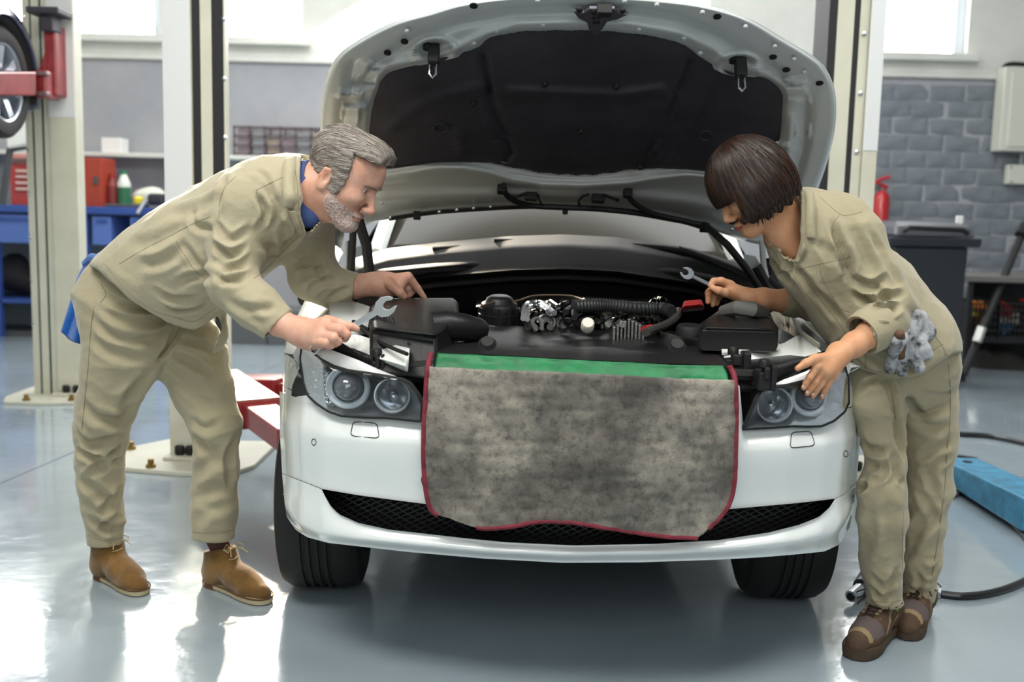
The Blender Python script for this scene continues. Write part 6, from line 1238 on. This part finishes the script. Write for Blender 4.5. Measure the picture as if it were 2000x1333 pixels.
dr = thing('bench_grinder', 'small black machine standing on the bench right of the green bottle', 'machine', tuple(U(302, 410, BD+.1))); pb('machine_body', (286, 378, 318, 401), BD+.05, .2, mat('blue_black_paint', '2b2c38', .5), dr, .03); MB().tube([U(284, 392, BD+.02), U(268, 418, BD-.08)], .02, 8).obj('crank_handle', mat('grey_bar', '8a8c95', .4, metal=.5), dr)
tag(MB().lathe([(0, 0), (.05, 0), (.05, .05), (.02, .07), (0, .07)], frame(U(271, 398, BD+.08), (0, 0, 1)), 16).obj('grease_tin', mat('yellow_tin', 'd3c22e', .4), None), 'small yellow tin on the bench beside the black machine', 'tin')
tag(MB().box((U(204, 400, BD).x, BD, zt+.002), (U(276, 400, BD).x, BD+.22, zt+.03)).obj('drip_tray', M_dgrey, None, smooth=False, bevel=.01), 'flat dark tray on the front edge of the blue bench', 'tray')
# wall shelf, carton and wire crate
z1 = U(250, 301, WALL-.3).z
sh = thing('wall_shelf', 'long white shelf fixed to the back wall above the bench', 'shelf', (U(300, 300, WALL).x, WALL-.15, z1)); MB().box((U(-200, 300, WALL-.3).x, WALL-.32, z1-.03), (U(660, 310, WALL-.3).x, WALL, z1+.012)).obj('shelf_board', M_white, sh, smooth=False, bevel=.006)
for x in (100, 330, 520): MB().box((U(x, 310, WALL-.2).x, WALL-.28, z1-.16), (U(x, 310, WALL-.2).x+.03, WALL, z1-.03)).obj('shelf_bracket', M_white, sh, smooth=False)
tag(MB().box((U(198, 290, WALL-.28).x, WALL-.28, z1+.013), (U(237, 290, WALL-.28).x, WALL-.08, U(218, 269, WALL-.28).z)).obj('carton', M_cardw, None, smooth=False, bevel=.004), 'small white carton alone on the wall shelf', 'carton')
wr_ = thing('wire_crate', 'dark wire crate on the wall shelf behind the person at the left', 'crate', (U(545, 300, WALL-.25).x, WALL-.2, z1+.013)); x0, x1, zz = U(456, 280, WALL-.28).x, U(640, 280, WALL-.28).x, U(540, 248, WALL-.28).z
M_wire = mat('brown_wire_rack', '5e5358', .5)
for nm, (a, b) in (('front_grid', (WALL-.29, WALL-.28)), ('back_grid', (WALL-.06, WALL-.05))):
    g_ = MB()
    for k in range(7): x = lerp(x0, x1-.02, k/6); g_.box((x, a, z1+.014), (x+.02, b, zz))
    for k in range(4): z = lerp(z1+.014, zz-.02, k/3); g_.box((x0, a, z), (x1, b, z+.022))
    g_.obj(nm, M_wire, wr_, smooth=False)
MB().box((x0, WALL-.28, z1+.013), (x1, WALL-.05, z1+.03)).obj('crate_floor', M_wire, wr_, smooth=False)
rg = random.Random(2)
for k in range(6):
    x = lerp(x0+.03, x1-.16, k/5); tag(MB().box((x, WALL-.25, z1+.031), (x+.13, WALL-.1, z1+.031+rg.uniform(.14, .25))).obj('parts_box', mat(('box_mauve', 'box_grey', 'box_buff')[k % 3], ('8d8088', '8f9296', 'a09086')[k % 3], .7), None, smooth=False, bevel=.006), '%s muted parts box from the left standing in the dark wire crate' % ('first', 'second', 'third', 'fourth', 'fifth', 'sixth')[k], 'box', 'parts boxes in the wire crate')
# white board hung by the post
wbd = thing('clip_board', 'tilted white display board behind the raised car wheel', 'board', tuple(U(35, 290, 8.6))); MB().prism([U(x, y, 8.6) for x, y in ((8, 205), (50, 198), (66, 278), (14, 288))], (0, .03, 0)).obj('board_face', mat('white_board', 'eceeea', .4), wbd, smooth=False, bevel=.006)
MB().tube([U(52, 196, 8.65), U(72, 286, 8.65), U(20, 292, 8.65)], .025, 6).obj('board_frame', M_dgrey, wbd); MB().tube([U(20, 290, 8.66), U(4, 400, 8.66)], .03, 6).obj('board_stand', M_dgrey, wbd); pb('board_clip', (34, 193, 48, 204), 8.57, .03, M_dgrey, wbd, .004); MB().tube([U(66, 280, 8.66), UZ(80, 700, .02)], .03, 6).obj('board_stand', M_dgrey, wbd)
# low dark steel cabinet and pale panel behind the man
lc = thing('steel_cabinet', 'low dark grey steel cabinet on the floor behind the white car', 'cabinet', tuple(UZ(520, 680))); pb('cabinet_body', (425, 606, 640, 681), BD-.1, .5, mat('graphite_steel', '55585b', .5), lc); pb('cabinet_door', (430, 612, 520, 676), BD-.12, .02, MATS['graphite_steel'], lc); pb('cabinet_door', (524, 612, 636, 676), BD-.12, .02, MATS['graphite_steel'], lc)
# ---- the raised dark blue car at the far left
rcar = thing('raised_car', 'dark blue car up on the far left lift, cut by the picture edge', 'car', tuple(U(-260, 120, 6.6)))
M_bcar = mat('dark_blue_paint', '232c4a', .25, coat=1.)
wc = U(-22, 160, 6.1); ax = Vector((1, .03, 0)).normalized(); M = frame(wc, ax, (0, 0, 1)); Rw = .325
tyre2 = MB().lathe([(.22, -.1), (.25, -.11), (.30, -.105), (.322, -.08), (.325, 0), (.322, .08), (.30, .105), (.25, .11), (.225, .10)], M, 48, caps=False).obj('tyre', M_tyre, rcar, angle=40)
rm = MB().lathe([(.226, -.1), (.226, .1), (.215, .095), (.205, .05), (.2, -.06)], M, 40, caps=False)
for k in range(7):
    Q_ = M @ Matrix.Rotation(k*2*math.pi/7, 4, 'Z'); rm.loft([[Q_ @ Vector(p) for p in ((r, -w, h), (r, w, h), (r, w, h-.03), (r, -w, h-.03))] for r, w, h in ((.03, .028, .05), (.12, .022, .075), (.21, .03, .085))], True, True)
rm.lathe([(0, .07), (.05, .065), (.06, .03), (0, .03)], M, 20); rm.obj('wheel_rim', mat('silver_alloy', 'c3cad4', .25, metal=.85), tyre2, angle=40)
fw_ = Vector((-ax.y, ax.x, 0))          # along the car; its body runs towards the camera, out of the picture
def cb_(a, o, z): return wc-fw_*a+ax*o+Vector((0, 0, z))
arch = [(math.cos(t_), math.sin(t_)) for t_ in np.linspace(-.1, math.pi+.25, 30)]
MB().loft([[cb_(a*r_, o, z*r_) for a, z in arch] for o, r_ in ((.11, .372), (.125, .385), (.11, .43), (.05, .47), (-.05, .48))]).obj('wheel_arch_panel', M_bcar, rcar, solid=.01); MB().loft([[cb_(a*.376, o, z*.376) for a, z in arch] for o in (.11, -.3)]).obj('arch_liner', M_matt, rcar, solid=.01)
MB().loft([[cb_(a, o, z) for o, z in ((.06, -.1), (.1, .15), (.08, .5), (-.1, .62), (-.7, .68), (-1.5, .62), (-1.6, .4), (-1.6, -.1))] for a in (.46, .9, 2.0, 3.2)]).obj('car_body', M_bcar, rcar, angle=40)
MB().loft([[cb_(a, o, z) for o, z in ((-.02, .46), (-.1, .60), (-.7, .66), (-1.5, .60))] for a in (-.2, .46)]).obj('bonnet', M_bcar, rcar)
# arm, carriage and pad of the far lift
MB().loft([[U(x, y, d) for x, y, d in ((x_, 140, D__), (x_, 187, D__), (x_, 187, D__+.16), (x_, 140, D__+.16))] for x_, D__ in ((-60, 5.55), (70, 6.3))], True, True).obj('lift_arm', M_red, pF, smooth=False, bevel=.01)
pb('arm_knuckle', (66, 136, 90, 190), 6.45, .2, M_red, pF, .012); pb('carriage', (86, 46, 109, 186), 6.55, .16, M_red, pF, .01); MB().prism([U(x, y, 6.52) for x, y in ((76, 136), (88, 100), (88, 140))], (0, .1, 0)).obj('gusset', M_red, pF, smooth=False)
M_pad = mat('grey_black_pad', '35323a', .6); pb('pad_bracket', (78, 20, 102, 60), 6.5, .14, M_pad, pF, .008); pb('pad_plate', (49, 12, 113, 25), 6.45, .22, M_pad, pF, .008)
for y in (143, 182): pb('knuckle_bolt', (70, y-4, 92, y+4), 6.42, .05, mat('worn_steel', '8d7f80', .4, metal=.7), pF, .006)
# ---- right: electric boxes, extinguisher, bin, crates
eb = thing('electric_box', 'large cream electric box on the brick wall at the right edge', 'electric box', tuple(U(1985, 290, WALL))); pb('box_case', (1958, 131, 2070, 296), WALL-.24, .2, mat('cream_box', 'cfd0c4', .45), eb, .01); pb('box_door', (1973, 140, 2062, 288), WALL-.255, .02, MATS['cream_box'], eb, .005)
MB().tube([U(x, y, WALL-.12) for x, y in arc([(1958, 143), (1962, 130), (1975, 125), (2000, 126), (2030, 128)], 20)], .022, 8).obj('supply_cable', M_matt, eb); MB().tube([U(1996, 296, WALL-.06), U(1994, 324, WALL-.06)], .02, 8).obj('conduit', mat('grey_conduit', '9aa0a2', .5), eb)
sb = thing('junction_box', 'small square cream box on the wall below the large electric box', 'electric box', tuple(U(1990, 360, WALL))); pb('box_case', (1970, 322, 2022, 360), WALL-.135, .1, MATS['cream_box'], sb, .008)
for x, y in ((1975, 327), (1975, 355)): MB().lathe([(0, .006), (.012, .005), (.014, 0)], frame(U(x, y, WALL-.135), (0, -1, 0)), 10).obj('box_screw', M_steel, sb)
fe = thing('fire_extinguisher', 'red fire extinguisher on the wall behind the right lift post', 'fire extinguisher', tuple(U(1716, 470, WALL-.2))); b_ = U(1716, 478, WALL-.22); h_ = U(1716, 372, WALL-.22).z-b_.z; rr_ = 15*10.5/2000
MB().lathe([(0, 0), (rr_, 0), (rr_, h_*.85), (rr_*.8, h_*.94), (rr_*.35, h_), (0, h_)], frame(b_, (0, 0, 1)), 24).obj('cylinder_tank', M_redp if 0 else mat('extinguisher_red', 'b01f24', .3, coat=.5), fe); MB().tube([U(1714, 372, WALL-.22), U(1714, 360, WALL-.22)], .03, 8).obj('valve', M_dgrey, fe)
for P in ([(1708, 358), (1722, 350), (1736, 346), (1737, 350)], [(1708, 360), (1720, 362), (1734, 367)]): MB().tube([U(x, y, WALL-.22) for x, y in P], .02, 6).obj('squeeze_handle', MATS['extinguisher_red'], fe)
MB().box((b_.x-.05, WALL-.2, b_.z+h_*.5), (b_.x+.05, WALL-.02, b_.z+h_*.56)).obj('wall_bracket', M_dgrey, fe, smooth=False)
bi = thing('wheelie_bin', 'tall dark grey wheelie bin behind the person at the right', 'bin', tuple(UZ(1800, 762))); M_bin = mat('dark_bin_plastic', '26292f', .5, bump=.05, bscale=60)
BDn = UZ(1800, 762).y; xb = lambda x, y, d=0: U(x, y, BDn+d)
def ring_(x0, x1, y, d0, d1): a, b = xb(x0, y), xb(x1, y); return [Vector((a.x, BDn+d0, a.z)), Vector((b.x, BDn+d0, a.z)), Vector((b.x, BDn+d1, a.z)), Vector((a.x, BDn+d1, a.z))]
MB().loft([ring_(1765, 1872, 760, .06, .55), ring_(1748, 1893, 480, 0, .7)], True, True).obj('bin_body', M_bin, bi, smooth=False, bevel=.02); MB().loft([ring_(1735, 1912, 480, -.04, .78), ring_(1733, 1915, 462, -.05, .8)], True, True).obj('bin_rim', M_bin, bi, smooth=False, bevel=.015)
MB().loft([ring_(1745, 1905, 461, -.03, .8), ring_(1752, 1900, 440, .02, .78), ring_(1770, 1885, 432, .2, .7)], True, True).obj('bin_lid', mat('grey_lid', '4b4c52', .4), bi, smooth=False, bevel=.02); MB().tube([xb(1765, 452, -.04), xb(1775, 445, -.07), xb(1880, 450, -.07), xb(1890, 456, -.04)], .02, 8).obj('lid_handle', M_matt, bi); pb('paper_scrap', (1868, 422, 1882, 438), BDn+.3, .02, M_cardw, bi)
for x in (1770, 1868): MB().lathe([(0, -.04), (.09, -.04), (.1, -.02), (.1, .02), (.09, .04), (0, .04)], frame(xb(x, 745, .55)*1.0+Vector((0, 0, 0)), (1, 0, 0)), 20).obj('bin_wheel', M_matt, bi)
def crate(name, label, x0, y0, x1, y1, D, dep, rows_=4, cols=10):
    t = thing(name, label, 'crate', tuple(U((x0+x1)/2, y1, D))); a, b = U(x0, (y0+y1)/2, D), U(x1, (y0+y1)/2, D); zb, zt_ = U((x0+x1)/2, y1, D).z, U((x0+x1)/2, y0, D).z; g = MB()
    for k in range(cols+1): x = lerp(a.x, b.x-.022, k/cols); g.box((x, D, zb), (x+.009, D+.02, zt_))
    for k in range(rows_+1): z = lerp(zb, zt_-.012, k/rows_); g.box((a.x, D-.004, z), (b.x, D+.024, z+.012))
    g.obj('front_lattice', M_blackp, t, smooth=False); h = MB(); h.box((a.x, D+.03, zb), (a.x+.02, D+dep, zt_)); h.box((b.x-.02, D+.03, zb), (b.x, D+dep, zt_)); h.box((a.x, D+dep, zb), (b.x, D+dep+.02, zt_)); h.box((a.x, D, zb-.02), (b.x, D+dep, zb)); h.obj('crate_shell', M_blackp, t, smooth=False); return a, b, zb, zt_
CD = 8.95
rk = thing('crate_rack', 'low black rack of crates against the wall at the right edge', 'rack', tuple(UZ(1960, 770))); pb('rack_top', (1885, 541, 2100, 553), CD-.05, .8, mat('grey_board', '6d6c68', .7), rk); pb('rack_back', (1885, 553, 2100, 770), CD+.75, .03, M_matt, rk); pb('rack_post', (1886, 553, 1894, 768), CD-.03, .05, M_blackp, rk, .003)
pb('rack_base', (1870, 757, 2100, 770), CD-.15, .9, mat('pale_plank', '8d8674', .7), rk); pb('rack_shelf', (1892, 664, 2100, 672), CD, .7, M_blackp, rk)
for (x0, x1, s_) in ((1897, 1948, 3), (1952, 2004, 9), (2008, 2060, 12)):
    a, b, zb, zt_ = crate('lattice_crate', ('black lattice crate with orange and yellow scraps under the grey rack top', 'black lattice crate with red and blue scraps at the right edge', 'black lattice crate just beyond the picture edge')[(s_ > 5)+(s_ > 10)], x0, 592, x1, 660, CD, .5, 5, 6)
    rg = random.Random(s_); fl2 = MB()
    cols_ = [mat('scrap_'+n_, c_, .6) for n_, c_ in (('orange', 'd9822b'), ('yellow', 'd8c437'), ('green', '2f8a5e'), ('red', 'b3262e'), ('blue', '3a7fb0'), ('magenta', '94304f'), ('white', 'd8d2cc'))]
    pal = {3: (0, 1, 0, 2, 5), 9: (3, 3, 6, 4, 4), 12: (3, 4, 6, 5, 0)}[s_]
    for k in range(40):
        p = Vector((rg.uniform(a.x+.04, b.x-.04), CD+rg.uniform(.06, .3), rg.uniform(zb+.03, zt_-.02))); r = rg.uniform(.025, .05); lo_ = int((zt_-p.z)/(zt_-zb)*5) % 5
        fl2.lathe([(0, -r), (r*.8, -r*.5), (r, 0), (r*.7, r*.6), (0, r)], frame(p, (rg.uniform(-1, 1), rg.uniform(-1, 1), 1)), 7, mi=pal[min(4, lo_)])
    q = fl2.obj('coloured_scraps', cols_, None, smooth=False); q['kind'] = 'stuff'; q['label'] = ('orange, yellow and green scraps filling the left lattice crate', 'red and blue scraps filling the lattice crate at the right edge', 'mixed scraps filling the crate beyond the picture edge')[(s_ > 5)+(s_ > 10)]; q['category'] = 'scraps'
lump('old_gearbox', [(1925, 710, 1), (1960, 700, .9), (1940, 735, .8), (1985, 720, .8), (1915, 690, .5)], CD+.25, .15, mat('dusty_black', '2b2927', .8, bump=.5, bscale=20), 'dusty dark lump of machinery under the crates at the right', 'machine part', 6)
sp_ = thing('sprung_bar', 'long black bar leaning on the rack at the right edge', 'bar', tuple(UZ(1880, 745))); MB().tube([U(2010, 425, CD+.3), U(1880, 735, CD-.3)], .035, 8).obj('bar_shaft', M_blackp, sp_); MB().tube([U(1918, 640, CD-.22), U(1908, 668, CD-.24)], .04, 8).obj('bar_sleeve', mat('silver_sleeve', 'c8c8c4', .4, metal=.6), sp_); MB().tube([U(1992, 460, CD+.2), U(2004, 440, CD+.25)], .05, 8).obj('bar_collar', M_matt, sp_)
# ---- on the floor at the right
jk = thing('trolley_jack', 'scuffed blue steel jack body lying on the floor at the right edge', 'jack', tuple(UZ(1960, 960))); M_jk = mat('scuffed_blue', '3d8fb5', .45, col2='31708f', nscale=14)
A_, B_ = UZ(1905, 945), UZ(2030, 1020); d_ = (B_-A_).normalized(); n_ = Vector((-d_.y, d_.x, 0)); n_ = n_ if n_.y > 0 else -n_
MB().loft([[p+n_*o+Vector((0, 0, z)) for o, z in ((0, .03), (0, h), (.2, h), (.2, .03))] for p, h in ((A_, .13), (A_+d_*.9, .17))], True, True).obj('jack_body', M_jk, jk, smooth=False, bevel=.008)
MB().box((0, 0, 0), (.9, .012, .03), M=frame(A_-n_*.014+Vector((0, 0, .012)), (0, 0, 1), d_)).obj('side_rail', M_grime, jk, smooth=False)
for k in range(5): MB().tube([A_+d_*(.12+k*.17)-n_*.02+Vector((0, 0, .03)), A_+d_*(.2+k*.17)-n_*.02+Vector((0, 0, .03))], .012, 8).obj('rail_roller', M_steel, jk)
MB().lathe([(0, .002), (.022, .002), (.022, 0)], frame(A_+d_*.12+n_*.1+Vector((0, 0, .138)), (0, 0, 1)), 16).obj('top_hole', M_grime, jk)
MB().box((-.02, -.02, 0), (.02, .22, .03), M=frame(A_+d_*.06, (0, 0, 1), d_)).obj('axle', M_grime, jk, smooth=False); MB().box((-.02, -.02, 0), (.02, .22, .03), M=frame(A_+d_*.8, (0, 0, 1), d_)).obj('axle', M_grime, jk, smooth=False)
M_hose = mat('black_air_hose', '17181a', .35, coat=.3)
def hose(label, px, r, m=M_hose, z=None): P = [UZ(x, y, r) for x, y in arc(px, 60)]; return tag(MB().tube(P, r, 10).obj('air_hose', m, None), label, 'hose')
hose('black hose crossing the floor far behind the blue jack', [(1840, 840), (1870, 848), (1930, 852), (2000, 866), (2080, 885)], .016)
hose('short black hose end running into the blue jack', [(1820, 893), (1870, 894), (1908, 899)], .016); hose('second black hose end just below the first by the blue jack', [(1820, 905), (1870, 902), (1908, 908)], .014)
hose('thin grey tube looping on the floor left of the blue jack', [(1850, 880), (1872, 896), (1882, 920), (1880, 950), (1868, 966), (1850, 974)], .010, mat('grey_tube', '6c7078', .4))
hs_ = hose('long black air hose curving across the floor to the trail shoes', [(1840, 950), (1862, 956), (1900, 972), (1945, 994), (1985, 1030), (2030, 1085), (2020, 1122), (1980, 1145), (1930, 1160), (1880, 1165), (1838, 1161)], .013)
MB().tube([UZ(1838, 1161, .014), UZ(1826, 1159, .014)], .019, 10).obj('hose_coupling', M_steel, hs_); MB().tube([UZ(1834, 1154, .02), UZ(1831, 1166, .02)], .006, 8).obj('coupling_clip', M_steel, hs_); MB().tube([UZ(1826, 1159, .014), UZ(1800, 1157, .014), UZ(1740, 1158, .014)], .011, 8).obj('hose_tail', M_hose, hs_)
ag = thing('air_wrench', 'chrome nosed air tool lying on the floor behind the nearer trail shoe', 'air tool', tuple(UZ(1690, 1155))); MB().tube([UZ(1662, 1166, .03), UZ(1684, 1146, .045)], [.021, .021], 16).obj('nose_barrel', M_steel, ag, angle=50); MB().tube([UZ(1661.5, 1166.5, .03), UZ(1663, 1165, .03)], .014, 12).obj('nose_bore', M_grime, ag); MB().tube([UZ(1682, 1148, .045), UZ(1700, 1132, .05), UZ(1730, 1120, .05)], [.03, .042, .04], 16).obj('tool_body', mat('gunmetal', '50565a', .35, metal=.8), ag); MB().tube([UZ(1705, 1135, .04), UZ(1725, 1158, .015)], .018, 10).obj('tool_grip', M_blackp, ag)
